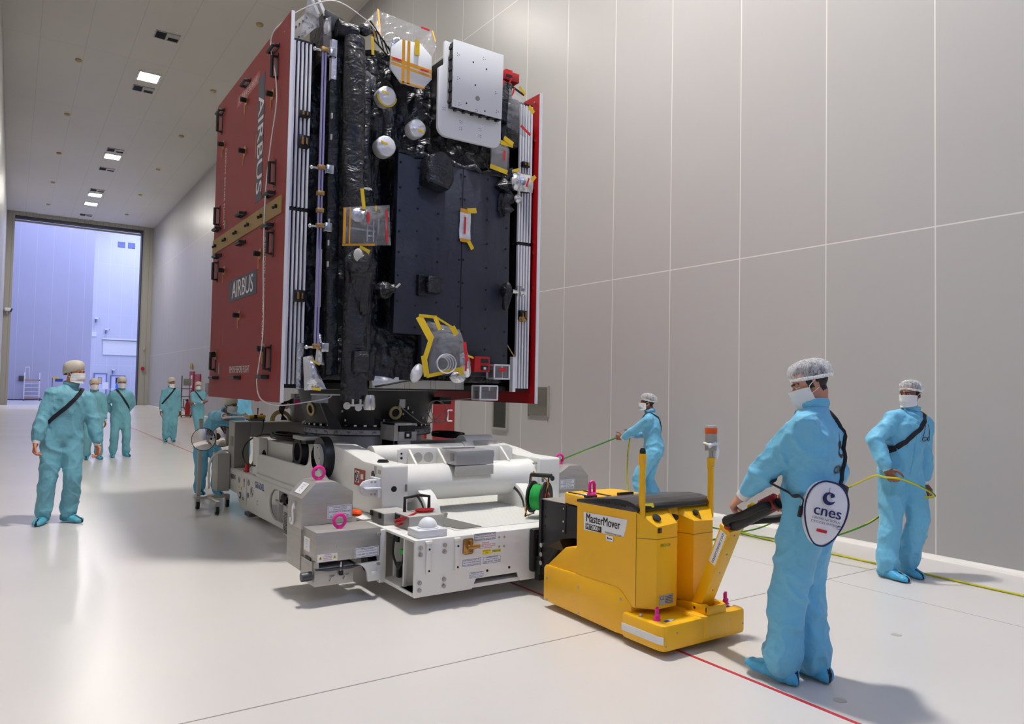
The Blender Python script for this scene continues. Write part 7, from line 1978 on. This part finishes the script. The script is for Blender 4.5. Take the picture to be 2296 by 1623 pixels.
# operator at the tiller
op = person('person in blue coverall and white hair net steering the yellow tug by its tiller', (3.705, 2.505), R(14), 1.785,
    P_(hip=(0.04, -0.03, 0.968), chest=(0.05, -0.03, 1.325), wide=1.1, twist=6, head=(26, -24, 0), handL=('w', 3.535, 2.80, 0.985), handR=('w', 3.765, 2.62, 1.045), elbowL=(-0.9, -0.3, -0.2), elbowR=(0.8, -0.9, -0.1),
       hdirL=(0.25, 0.75, -0.6), palmL=(0.5, 0.1, -0.9), thumbdirL=(1, -0.2, 0), curlL=0.95, hdirR=(-0.7, 0.45, -0.5), palmR=(-0.5, -0.3, -0.8), thumbdirR=(-0.4, 0.9, 0), curlR=1.05,
       footL=(-0.10, 0.08, -4), footR=(0.085, -0.04, -22), toeL=0.03, cloth='cloth', cap='net', capsize=1.0, seed=1.0, band=-1, baggy=1.13), vox=0.0085)
# man holding the earth cable by the wall
rm = person('person in blue coverall by the right wall holding a loop of yellow green cable', (6.57, 3.49), R(160), 1.73,
    P_(hip=(-0.03, -0.01, 0.964), chest=(-0.08, 0.02, 1.325), twist=0, head=(-72, -4, 0), handR=('w', 6.31, 3.46, 0.965), elbowR=(1, -0.6, 0.1), handL=(-0.30, -0.02, 0.83), hdirR=(-0.35, 0.45, -0.9), palmR=(-0.8, -0.5, 0), curlR=0.95,
       footR=(0.155, 0.035, 10), footL=(-0.12, -0.03, -8), skin='skin2', hair='hair', cap='net', capsize=0.95, seed=4.0, strap=(-1, 0.16), baggy=1.06), vox=0.0095)
# man pulling the cable beyond the tug
pm = person('person in blue coverall seen from the side pulling a yellow green cable beyond the tug', (7.0, 7.0), R(38), 1.58,
    P_(hip=(0.0, -0.05, 0.92), chest=(0.0, 0.0, 1.29), head=(4, -2, 0), handL=('w', 6.80, 7.38, 0.93), handR=('w', 6.98, 7.33, 1.0), elbowL=(-0.7, -0.8, -0.4), elbowR=(0.7, -0.8, -0.4), hdirL=(0.15, 1, 0.1), hdirR=(-0.15, 1, 0.0), palmL=(1, 0, 0), palmR=(-1, 0, 0), thumbdirL=(0, 0, 1), thumbdirR=(0, 0, 1), curlL=1.3, curlR=1.3,
       footL=(-0.12, 0.10, 8), footR=(0.12, -0.12, -5), skin='skin2', cap='net', capsize=1.0, seed=7.0, strap=(-1, 0.12)), vox=0.0105)
# man walking on the left
lm = person('person in teal coverall with beige bonnet and dark strap walking, closest of the left group', (0.45, 9.68), R(186), 1.80,
    P_(hip=(-0.05, -0.01, 0.96), chest=(-0.09, 0.0, 1.32), twist=6, head=(38, 0, -4), handR=(0.22, 0.12, 0.86), handL=(-0.37, 0.08, 0.85), elbowR=(1, -0.6, 0), elbowL=(-1, -0.6, 0), curlR=0.95, curlL=0.85,
       footR=(0.10, -0.04, -26), footL=(-0.13, -0.02, 30), skin='skin3', hair='hair2', cloth='cloth2', shoe='shoe2', cap='bonnet', seed=9.0, strap=(-1, 0.14)), vox=0.0105)
GR = 'onlookers in teal coveralls'
person('person in teal coverall half hidden behind the walking person at the left', (1.40, 17.2), R(184), 1.62,
    P_(head=(0, 0, 0), skin='skin3', hair='hair2', cloth='cloth2', shoe='shoe2', cap='bonnet', seed=11.0, footL=(-0.12, 0.1, 10), footR=(0.1, 0, -10)), GR, vox=0.016, fine=False)
person('person in teal coverall standing with hands clasped behind the back, before the doorway', (1.93, 17.5), R(184), 1.67,
    P_(head=(0, -4, 0), handR=(0.12, -0.17, 0.95), handL=(-0.12, -0.17, 0.95), elbowR=(1, -0.3, 0), elbowL=(-1, -0.3, 0), skin='skin2', hair='hair2', cloth='cloth2', shoe='shoe2', cap='bonnet', seed=13.0, strap=(1, 0.10), footR=(0.13, 0, -12), footL=(-0.13, 0, 14)), GR, vox=0.016, fine=False)
person('person in teal coverall with hanging arms and lowered mask, near the right wall', (3.55, 21.5), R(178), 1.70,
    P_(head=(26, 0, 0), maskdrop=0.045, skin='skin2', hair='hair2', cloth='cloth2', shoe='shoe2', cap='bonnet', seed=15.0, strap=(-1, 0.14)), GR, vox=0.017, fine=False)
person('person in teal coverall standing with folded arms, farthest along the right wall', (4.42, 22.4), R(176), 1.60,
    P_(head=(-6, 0, 0), handR=(-0.10, 0.19, 1.14), handL=(0.12, 0.17, 1.10), elbowR=(1, 0.1, -0.6), elbowL=(-1, 0.1, -0.6), hdirR=(-1, 0.1, 0.2), hdirL=(1, 0.1, 0.1), palmR=(0, -1, 0), palmL=(0, -1, 0), skin='skin2', hair='hair', cloth='cloth2', shoe='shoe2', cap='bonnet', seed=17.0, strap=(1, 0.14), footR=(-0.04, 0.10, 20), footL=(-0.10, -0.04, 35)), GR, vox=0.017, fine=False)
person('person in blue coverall leaning over the grey cabinet with both hands on it', (2.37, 11.15), R(187), 1.62,
    P_(hip=(0.03, -0.06, 0.90), chest=(-0.06, 0.30, 1.17), head=(16, -6, 0), handR=('w', 2.36, 10.25, 1.16), handL=('w', 2.66, 10.22, 1.17), elbowR=(1, -0.2, 0.2), elbowL=(-1, -0.2, 0.2), hdirR=(0, 1, -0.1), hdirL=(0, 1, -0.1), palmR=(0, 0, -1), palmL=(0, 0, -1), thumbdirR=(-1, 0, 0), thumbdirL=(1, 0, 0), curlR=0.5, curlL=0.5,
       footR=(0.10, -0.10, 0), footL=(-0.12, 0.05, 0), skin='skin2', hair='hair2', cap='bonnet', seed=19.0), vox=0.013, fine=False)
person('person in blue coverall standing behind the leaning worker, head hidden by the red cover', (3.14, 12.7), R(205), 1.72,
    P_(seed=21.0, cap='bonnet', footL=(-0.12, 0, 0)), vox=0.016, fine=False)
person('person in blue coverall behind the satellite, one hand gripping black cables by the electrical box', (3.72, 11.1), R(108), 1.66,
    P_(seed=23.0, cap='bonnet', handL=('w', 3.46, 10.95, 1.30), elbowL=(-0.6, -0.6, -0.8), hdirL=(0.2, 0.7, -0.6), curlL=1.2, head=(0, -10, 0)), vox=0.015, fine=False)
# ------------------------------------------------------------------ shoulder bag of the operator
bn = V((-0.62, -0.78, 0.06)).normalized(); br = V((0.78, -0.62, 0)).normalized(); bu = bn.cross(br).normalized()
if bu.z < 0: bu = -bu
bc_ = V((3.60, 2.305, 0.965))
tl = R(-12); br, bu = br * cos(tl) + bu * sin(tl), bu * cos(tl) - br * sin(tl)
bag = thing('shoulder_bag', (bc_.x, bc_.y, 0), 'white racket-shaped shoulder bag with dark lettering worn on the hip of the tug operator', 'bag')
prof = []
for k in range(40):
    a = 2 * pi * k / 40
    c_a = cos(a); c_a = math.copysign(abs(c_a) ** 0.85, c_a)
    prof.append(((0.105 + 0.024 * sin(a) + 0.004 * cos(2 * a)) * c_a, 0.172 * sin(a)))
def BP(x, y, d): return bc_ + br * x + bu * y + bn * d
mb = MB(); layers = ((0.94, 0.0), (1.0, 0.012), (1.0, -0.075), (0.94, -0.09))
order = [(0.90, 0.012), (1.0, 0.0), (1.0, -0.08), (0.9, -0.09)]
rows = [[mb.bm.verts.new(BP(x * s_, y * s_, d + 0.006 * noise.noise(V((x * 12, y * 12, d * 9))))) for x, y in prof] for s_, d in order]
for A, B in zip(rows, rows[1:]):
    for k in range(40): mb._f((A[k], A[(k + 1) % 40], B[(k + 1) % 40], B[k]), True)
c_ = mb.bm.verts.new(BP(0, 0, 0.022))
for k in range(40): mb._f((rows[0][k], rows[0][(k + 1) % 40], c_), True)
mb._f(rows[-1])
mb.build('bag_body', M['bagw'], bag, angle=60)
mb = MB().tube([BP(x * 1.0, y * 1.0, 0.003) for x, y in prof], 0.0045, 7, closed=True).tube([BP(x * 1.005, y * 1.005, -0.078) for x, y in prof], 0.004, 7, closed=True)
mb.build('piping', M['blue'], bag, split=False)
mb = MB()
text_into(mb, 'cnes', 0.082, BP(0.0, 0.012, 0.029), br, bu, mi=0, bold=0.0016)
text_into(mb, 'CENTRE NATIONAL', 0.0165, BP(0.003, -0.030, 0.0285), br, bu, mi=0)
text_into(mb, "D'ETUDES SPATIALES", 0.0165, BP(0.003, -0.050, 0.028), br, bu, mi=0)
ms = []
mb.mi = 0
pts = [(0.034 * cos(a), 0.034 * sin(a)) for a in [R(60 + 275 * k / 22) for k in range(23)]] + [(0.024 * cos(a) + 0.010, 0.022 * sin(a) + 0.006) for a in [R(330 - 240 * k / 18) for k in range(19)]]
mb.poly([BP(x - 0.004, y + 0.082, 0.0265) for x, y in pts])
mb.poly([BP(-0.004 + x, 0.10 + y, 0.0268) for x, y in ((0.008, -0.012), (0.026, -0.004), (0.024, 0.010), (0.010, 0.014), (0.0, 0.004))])
mb.poly([BP(x, y, 0.027) for x, y in ((-0.012, 0.14), (-0.008, 0.10), (-0.005, 0.10), (-0.010, 0.14))])
mb.mi = 1; mb.poly([BP(x, y, 0.0235) for x, y in ((-0.035, -0.100), (0.018, -0.100), (0.018, -0.084), (-0.035, -0.084))])
mb.mi = 0
mb.tube([BP(0.078 + 0.012 * cos(a), -0.055 + 0.009 * sin(a), 0.018) for a in [2 * pi * k / 16 for k in range(16)]], 0.0012, 5, closed=True)
mb.build('lettering', [M['blue'], M['redtag']], bag, recalc=False, split=False)
Tq = op[1]; opc = op[2]
Lp = lambda x, y, z: Tq @ V((x, y, z))
tree = opc['tree']
def on_body(p, d=0.006):
    h = tree.find_nearest(V(p))
    n = (V(p) - h[0]).normalized() if (V(p) - h[0]).length > 1e-5 else h[1]
    return h[0] + h[1] * d
path = [BP(0.085, 0.12, -0.02)] + [Lp(x, y, z) for x, y, z in ((0.10, -0.20, 1.12), (0.10, -0.19, 1.25), (0.105, -0.16, 1.38), (0.11, -0.08, 1.445), (0.11, 0.02, 1.44), (0.07, 0.12, 1.33), (-0.02, 0.16, 1.22), (-0.12, 0.14, 1.10), (-0.20, 0.02, 1.03))] + [BP(-0.115, 0.05, -0.04), BP(-0.118, -0.03, -0.04)]
sp = smooth_path(path, 6)
sp = [p if (i < 4 or i > len(sp) - 9) else on_body(p) for i, p in enumerate(sp)]
mb = MB().tube(sp, [(0.015, 0.003)] * len(sp), 8); mb.build('bag_strap', M['strap'], bag, angle=50)
mb = MB().obox(BP(-0.117, -0.02, -0.035), br, bu, bn, 0.008, 0.03, 0.014, 0.003); mb.build('strap_buckle', M['ink'], bag)
# logo on the operator's back
mb = MB()
def back(x, z):
    o = Lp(x, -0.6, z); d = (Tq.to_3x3() @ V((0, 1, 0))).normalized(); h = tree.ray_cast(o, d)
    return (h[0] - d * 0.004) if h[0] else o
bm_ = mb.bm
cu = bpy.data.curves.new('logo', 'FONT'); cu.body = 'cnes'; cu.size = 0.085; cu.align_x = 'CENTER'; cu.align_y = 'CENTER'; cu.offset = 0.0015; cu.resolution_u = 3
ob = bpy.data.objects.new('logo', cu); COL.objects.link(ob); dg = bpy.context.evaluated_depsgraph_get(); dg.update(); me = ob.evaluated_get(dg).to_mesh()
vs = [bm_.verts.new(back(0.06 + v.co.x, 1.17 + v.co.y)) for v in me.vertices]
for p in me.polygons: mb._f([vs[i] for i in p.vertices])
ob.evaluated_get(dg).to_mesh_clear(); bpy.data.objects.remove(ob); bpy.data.curves.remove(cu)
for k in range(8):
    w0, w1 = 0.045 * (1 - (k / 8 - 0.5) ** 2 * 3), 0.045 * (1 - ((k + 1) / 8 - 0.5) ** 2 * 3)
    z0, z1 = 1.225 + 0.0115 * k, 1.225 + 0.0115 * (k + 1)
    mb.poly([back(0.045 - w0, z0), back(0.045 + w0 * 0.5, z0), back(0.045 + w1 * 0.5, z1), back(0.045 - w1, z1)])
mb.poly([back(0.03, 1.31), back(0.036, 1.31), back(0.034, 1.36), back(0.031, 1.36)])
mb.build('logo', M['ink'], op[0], recalc=False, split=False)
# eyeglasses hung on the right man's chest
Tm = rm[1]; tm = rm[2]['tree']
def front(x, z, d=0.012):
    o = Tm @ V((x, 0.6, z)); dr_ = (Tm.to_3x3() @ V((0, -1, 0))).normalized(); h = tm.ray_cast(o, dr_)
    return (h[0] - dr_ * d) if h[0] else Tm @ V((x, 0.17, z))
mb = MB()
for cx_ in (-0.145, -0.215):
    mb.tube([front(cx_ + 0.030 * cos(a), 1.235 + 0.018 * sin(a)) for a in [2 * pi * k / 16 for k in range(16)]], 0.0028, 6, closed=True)
mb.tube([front(-0.115, 1.24), front(-0.125, 1.30), front(-0.14, 1.36)], 0.0025, 6).tube([front(-0.244, 1.24), front(-0.236, 1.30), front(-0.20, 1.355), front(-0.185, 1.365)], 0.0025, 6).tube([front(-0.175, 1.24), front(-0.185, 1.24)], 0.003, 6)
tag(mb.build('eyeglasses', M['ink']), 'dark-framed eyeglasses hanging on the chest of the person by the right wall', 'eyeglasses')

# ------------------------------------------------------------------ yellow green earth cables
M['ropey'] = mat('yellow_sheath', (196, 188, 30), 0.45); M['ropeg'] = mat('green_sheath', (44, 120, 38), 0.45)
def rope(pts, r, label, n=9):
    P = smooth_path(pts, n); mb = MB().tube(P, r, 10)
    for i, f in enumerate(mb.bm.faces):
        if len(f.verts) == 4:
            f.material_index = 1 if ((i % 10) + (i // 10) // 9) % 10 < 4 else 0
    return tag(mb.build('earth_cable', [M['ropey'], M['ropeg']]), label, 'cable')
rope([(6.80, 1.2, 0.012), (6.785, 2.6, 0.012), (6.80, 3.1, 0.012), (6.81, 3.75, 0.012), (6.82, 4.15, 0.012), (6.84, 4.98, 0.012), (6.87, 5.4, 0.012), (6.87, 5.83, 0.012), (6.75, 6.5, 0.012), (6.5, 7.0, 0.012)], 0.009, 'yellow green cable lying straight along the floor near the right wall')
hr = rm[2]['arms'][1][1]; hw = Tm @ hr
rope([(5.6, 5.25, 0.012), (6.314, 5.355, 0.012), (6.75, 5.42, 0.03), (6.95, 5.2, 0.12), (6.85, 4.6, 0.45), (6.6, 3.95, 0.74), hw + V((-0.02, 0.10, -0.075)), hw + V((-0.03, -0.01, -0.075)), hw + V((0.03, -0.10, -0.08)), (6.46, 3.26, 0.83), (6.58, 3.20, 0.76), (6.655, 3.24, 0.725), (6.66, 3.36, 0.70), (6.62, 3.55, 0.62), (6.5, 3.75, 0.42), (6.5, 4.2, 0.20), (6.65, 4.7, 0.05), (6.841, 4.95, 0.035), (6.80, 5.2, 0.035), (6.868, 5.6, 0.035)], 0.0095, 'yellow green cable looped through the hand of the person by the right wall')
Tp = pm[1]; hl = Tp @ pm[2]['arms'][-1][1]; hr2 = Tp @ pm[2]['arms'][1][1]; fd = (Tp.to_3x3() @ V((0, 1, 0))).normalized()
rope([(4.84, 6.17, 0.845), V((4.84, 6.17, 0.845)).lerp(hl + fd * 0.09, 0.5), hl + fd * 0.09 + V((0, 0, -0.005)), hr2 + fd * 0.09, hr2 + fd * 0.07 + V((0.03, -0.02, -0.06)), (6.93, 7.36, 0.7), (6.88, 7.30, 0.35), (6.86, 7.2, 0.06), (6.8, 7.0, 0.03), (6.7, 6.7, 0.035)], 0.010, 'taut yellow green cable from the right jack to the hands of the pulling person')
rope([(5.0, 6.3, 0.5), (5.15, 6.2, 0.42), (5.3, 6.15, 0.25), (5.5, 6.2, 0.012), (6.2, 6.3, 0.012)], 0.010, 'short yellow green cable drooping beside the right jack housing')

# ------------------------------------------------------------------ cart with round mirrors at the cabinet
ct = thing('mirror_cart', (2.1, 9.95, 0), 'grey wheeled cart with round mirrors standing left of the cabinet', 'cart')
MB().box(1.985, 2.03, 9.93, 9.975, 0.14, 1.14, 0.004).build('post', M['lgrey'], ct)
MB().box(1.97, 2.38, 9.90, 10.0, 0.13, 0.165, 0.004).box(2.10, 2.15, 9.40, 9.95, 0.13, 0.16, 0.004).build('base_rail', M['steel'], ct)
for x, y in ((2.0, 9.95), (2.12, 9.43), (2.36, 9.96)):
    mb = MB().cyl((x - 0.018, y, 0.05), (x + 0.018, y, 0.05), 0.05, n=20); wv_ = mb.build('caster', M['rubber'], ct)
    MB().box(x - 0.026, x + 0.026, y - 0.02, y + 0.03, 0.06, 0.135).cyl((x - 0.024, y, 0.05), (x + 0.024, y, 0.05), 0.018, n=12).build('caster_fork', M['steel'], wv_)
def mirror(c, r, nm):
    n_ = (V((0, 0, 1.2)) - V(c)).normalized()
    q = n_.to_track_quat('Z', 'Y').to_matrix().to_4x4(); q.translation = c
    mb = MB().lathe((0, 0, 0), [(r, -0.02), (r, 0.0), (r * 0.95, 0.004)], n=36).m(1).lathe((0, 0, 0), [(r * 0.95, 0.004), (r * 0.6, 0.016), (r * 0.25, 0.022), (0.01, 0.023)], n=36)
    mb.bm.transform(q); return mb.build(nm, [M['ink'], M['mirror']], ct, angle=50)
M['mirror'] = mat('convex_mirror', (232, 228, 222), 0.05, 1.0)
mirror((2.04, 9.92, 0.88), 0.145, 'round_mirror')
q_ = mirror((2.37, 10.36, 0.88), 0.14, 'round_mirror')
MB().box(2.24, 2.39, 10.0, 10.3, 0.20, 0.68, 0.004).build('side_case', M['lgrey'], ct)
mb = MB().tube(smooth_path([(2.36, 9.95, 0.72), (2.25, 9.93, 0.72), (2.14, 9.93, 0.62), (2.12, 9.94, 0.45), (2.13, 9.95, 0.25)], 6), 0.014, 8); mb.build('white_hose', M['inkw'], ct)
tag(MB().tube(smooth_path([(2.30, 10.1, 1.14), (2.5, 10.05, 1.155), (2.65, 10.0, 1.13)], 6), 0.013, 8).build('document_roll', M['paperw']), 'white roll lying on the cabinet between the hands of the leaning worker', 'roll')

# small red extinguishers far behind the cabinet
def ext(x, y, lb, s=1.0):
    t = thing('fire_extinguisher', (x, y, 0), lb, 'fire extinguisher')
    MB().lathe((x, y, 0), [(0.08 * s, 0), (0.085 * s, 0.02), (0.085 * s, 0.40 * s), (0.05 * s, 0.5 * s), (0.03 * s, 0.54 * s)], n=20).build('cylinder', M['redpaint'], t)
    MB().box(x - 0.05 * s, x + 0.02 * s, y - 0.02, y + 0.02, 0.54 * s, 0.62 * s).build('valve', M['ink'], t)
    MB().tube([(x - 0.05 * s, y, 0.58 * s), (x - 0.13 * s, y, 0.62 * s), (x - 0.14 * s, y, 0.45 * s), (x - 0.1 * s, y, 0.25 * s)], 0.014 * s, 7).build('hose', M['ink'], t)
ext(6.85, 37.0, 'red fire extinguisher on the floor beside the rolling stand at the far right wall', 1.3)
ex = thing('fire_extinguisher', (7.3, 24.5, 0), 'red fire extinguisher hanging on the right wall above the yellow remote control', 'fire extinguisher')
MB().lathe((7.45, 27.5, 0.95), [(0.085, 0), (0.09, 0.02), (0.09, 0.42), (0.04, 0.54)], n=18).build('cylinder', M['redpaint'], ex)
MB().tube([(7.44, 27.5, 1.49), (7.42, 27.5, 1.75), (7.42, 27.38, 1.82), (7.42, 27.36, 1.6)], 0.018, 7).box(7.40, 7.47, 27.44, 27.56, 1.48, 1.55).build('hose', M['ink'], ex)
MB().box(7.52, 7.62, 27.4, 27.6, 1.2, 1.26).build('wall_bracket', M['dsteel'], ex)

# rolling stand, wall boards and beacons along the far right wall
st_ = thing('rolling_stand', (6.65, 36.2, 0), 'thin metal rolling stand carrying a small box beside the far right wall', 'stand')
mb = MB()
for dx in (-0.22, 0.22):
    mb.cyl((6.65 + dx, 36.2, 0.08), (6.65 + dx, 36.2, 1.35 if dx > 0 else 1.9), 0.022, n=8)
for z in (0.45, 0.95, 1.30): mb.cyl((6.43, 36.2, z), (6.87, 36.2, z), 0.016, n=8)
mb.box(6.4, 6.9, 36.0, 36.4, 0.06, 0.10)
mb.build('tube_frame', M['dsteel'], st_, split=False)
MB().box(6.5, 6.82, 36.05, 36.3, 1.45, 1.75, 0.01).build('meter_box', M['grey'], st_)
for dx in (-0.2, 0.2): MB().cyl((6.63 + dx, 36.2, 0.04), (6.67 + dx, 36.2, 0.04), 0.04, n=12).build('caster', M['rubber'], st_)
struct(MB().m(0).box(7.56, 7.62, 39.6, 40.6, 0.1, 2.15).m(1).box(7.54, 7.57, 39.85, 40.15, 1.2, 1.95).build('door_6', [M['doorred'], M['paperw']]))
struct(MB().box(7.56, 7.62, 38.1, 39.3, 0.1, 2.0).build('door_7', M['doorred']))
tag(MB().box(7.58, 7.62, 36.3, 36.9, 1.05, 1.58).build('wall_sign', M['grey']), 'small grey board on the far right wall behind the person with folded arms', 'wall board')
wl = thing('warning_lamp', (7.5, 40.1, 2.3), 'small amber warning lamp above the far red door in the right wall', 'warning lamp')
MB().lathe((7.54, 40.1, 2.3), [(0.09, 0), (0.09, 0.04), (0.07, 0.05), (0.07, 0.2), (0.02, 0.28)], n=16).build('lamp_body', M['brass'], wl)
MB().box(7.5, 7.62, 40.0, 40.2, 2.26, 2.3).build('bracket', M['lgrey'], wl)
al = thing('alarm_horn', (7.22, 54.65, 2.35), 'small red alarm horn on the right jamb of the great doorway', 'alarm')
MB().lathe((7.22, 0, 2.45), [(0.12, 54.5), (0.1, 54.6), (0.05, 54.695)], 'y', 16).build('horn', M['redpaint'], al)
MB().cyl((7.27, 54.68, 1.4), (7.27, 54.68, 3.69), 0.015, n=8).build('conduit', M['lgrey'], al)
tag(MB().box(7.2, 7.32, 54.6, 54.69, 3.7, 3.95).build('sensor_box', M['lgrey']), 'small grey sensor box high on the right jamb of the great doorway', 'sensor')
cv_ = thing('security_camera', (-0.1, 54.6, 5.4), 'white security camera on the left jamb of the great doorway', 'security camera')
MB().box(-0.5, -0.18, 54.35, 54.6, 5.75, 5.95, 0.02).build('housing', M['white2'], cv_)
MB().cyl((-0.2, 54.45, 5.83), (-0.12, 54.45, 5.8), 0.12, n=16).build('lens', M['ink'], cv_)
MB().box(-0.4, -0.35, 54.5, 54.7, 5.6, 5.76).build('bracket', M['white2'], cv_)

# ------------------------------------------------------------------ far hall furnishing
ld = thing('platform_ladder', (1.3, 66.5, 0), 'tall white platform ladder standing in front of the sliding door leaf', 'ladder')
for x0 in (0.76, 1.72):
    MB().box(x0, x0 + 0.07, 65.9, 65.97, 0.1, 2.1).build('upright', M['white2'], ld); MB().box(x0 + 0.02, x0 + 0.09, 67.3, 67.37, 0.1, 1.6).build('upright', M['white2'], ld)
MB().box(0.8, 1.8, 65.9, 67.3, 1.50, 1.58).build('platform', M['gold'], ld)
for z in (0.35, 0.65, 0.95, 1.25): MB().box(0.8, 1.78, 65.9, 66.0, z, z + 0.035).build('rung', M['white2'], ld)
MB().box(0.8, 1.9, 65.9, 66.0, 0.14, 0.22).build('base_bar', M['gold'], ld)
for x0 in (0.85, 1.1): MB().box(x0, x0 + 0.03, 67.2, 67.23, 1.58, 2.55).build('handrail_post', M['white2'], ld)
MB().box(0.85, 1.13, 67.2, 67.23, 2.5, 2.55).build('handrail', M['white2'], ld)
for x0 in (0.8, 1.8): MB().cyl((x0 - 0.03, 65.95, 0.07), (x0 + 0.03, 65.95, 0.07), 0.07, n=12).build('caster', M['ink'], ld)
tag(MB().box(0.45, 0.85, 67.9, 67.98, 1.45, 1.85).build('door_plate', M['dsteel']), 'small dark square plate on the sliding leaf left of the platform ladder', 'plate')
bs = thing('barrier_stand', (2.9, 66, 0), 'stand with yellow and blue boxes before the sliding door leaf', 'stand')
MB().box(2.55, 2.59, 66, 66.04, 0, 1.75).build('post', M['ink'], bs); MB().box(2.6, 3.0, 66, 66.1, 1.68, 1.82).build('yellow_box', M['tape'], bs); MB().box(2.75, 3.25, 66, 66.1, 1.45, 1.68).build('blue_box', M['bluemid'], bs)
tb = thing('table', (7.4, 79, 0), 'white-topped table with papers in the far hall, behind the onlookers', 'table')
MB().box(6.7, 8.2, 78.6, 79.4, 0.78, 0.84).build('tabletop', M['white2'], tb)
for x in (6.75, 8.12): MB().box(x, x + 0.05, 78.65, 78.7, 0, 0.78).build('leg', M['dsteel'], tb); MB().box(x, x + 0.05, 79.3, 79.35, 0, 0.78).build('leg', M['dsteel'], tb)
tag(MB().box(7.1, 7.6, 79.0, 79.06, 0.845, 1.45).build('white_board', M['paperw']), 'white sheet standing upright on the far hall table', 'board')
M['fb'] = mat('bright_blue_overall', (36, 120, 220), 0.6); M['fr'] = mat('crimson_jacket', (186, 20, 66), 0.6)
P1 = person('person in bright blue overall seen from behind in the far hall beside the table', (8.35, 78.2), R(20), 1.72, P_(cloth='fb', shoe='fb', cap='bonnet', mask=False, placket=False, seed=31.0), vox=0.03, fine=False)
P2 = person('person in crimson overall at a workstation in the far hall', (10.3, 78.0), R(-40), 1.66, P_(cloth='fr', shoe='fr', cap='bonnet', mask=False, placket=False, seed=33.0), vox=0.03, fine=False)
ws = thing('workstation', (11.3, 79, 0), 'dark workstation with screens at the right edge of the far doorway', 'workstation')
MB().box(10.75, 11.6, 79, 79.6, 0, 1.0).build('console', M['ink'], ws); MB().box(10.8, 11.35, 79.1, 79.2, 1.2, 1.85).m(1).box(10.85, 11.3, 79.08, 79.1, 1.25, 1.8).build('screen', [M['ink'], M['lgrey']], ws)
MB().box(10.75, 11.7, 79.2, 79.3, 2.25, 2.3).box(10.75, 10.8, 79.2, 79.3, 1.0, 2.3).build('frame', M['white2'], ws)
scn_ = thing('projection_screen', (9.9, 91.9, 4.4), 'large white projection screen on the far back wall', 'projection screen')
MB().box(8.15, 12.2, 91.88, 91.96, 4.45, 6.05).build('screen_sheet', M['white2'], scn_); MB().box(8.1, 12.25, 91.7, 91.99, 6.12, 6.3).build('roller_case', M['white2'], scn_)
for i, (x, z, lb) in enumerate(((7.35, 8.3, 'upper pale security camera on the far back wall'), (8.35, 7.15, 'lower pale security camera above the projection screen'), (9.15, 2.75, 'pale security camera above the far right door'))):
    c = thing('security_camera', (x, 91.8, z), lb, 'security camera')
    MB().box(x - 0.12, x + 0.3, 91.5, 91.75, z, z + 0.16, 0.02).build('housing', M['white2'], c); MB().box(x, x + 0.08, 91.75, 92, z - 0.35, z + 0.05).build('bracket', M['vfar'], c)
    MB().cyl((x + 0.3, 91.6, z + 0.08), (x + 0.36, 91.6, z + 0.06), 0.06, n=10).build('lens', M['vfar'], c)
tag(MB().box(7.05, 7.5, 91.9, 92, 6.4, 6.9).build('speaker_box', M['white2']), 'square white box on the far back wall left of the projection screen', 'box')
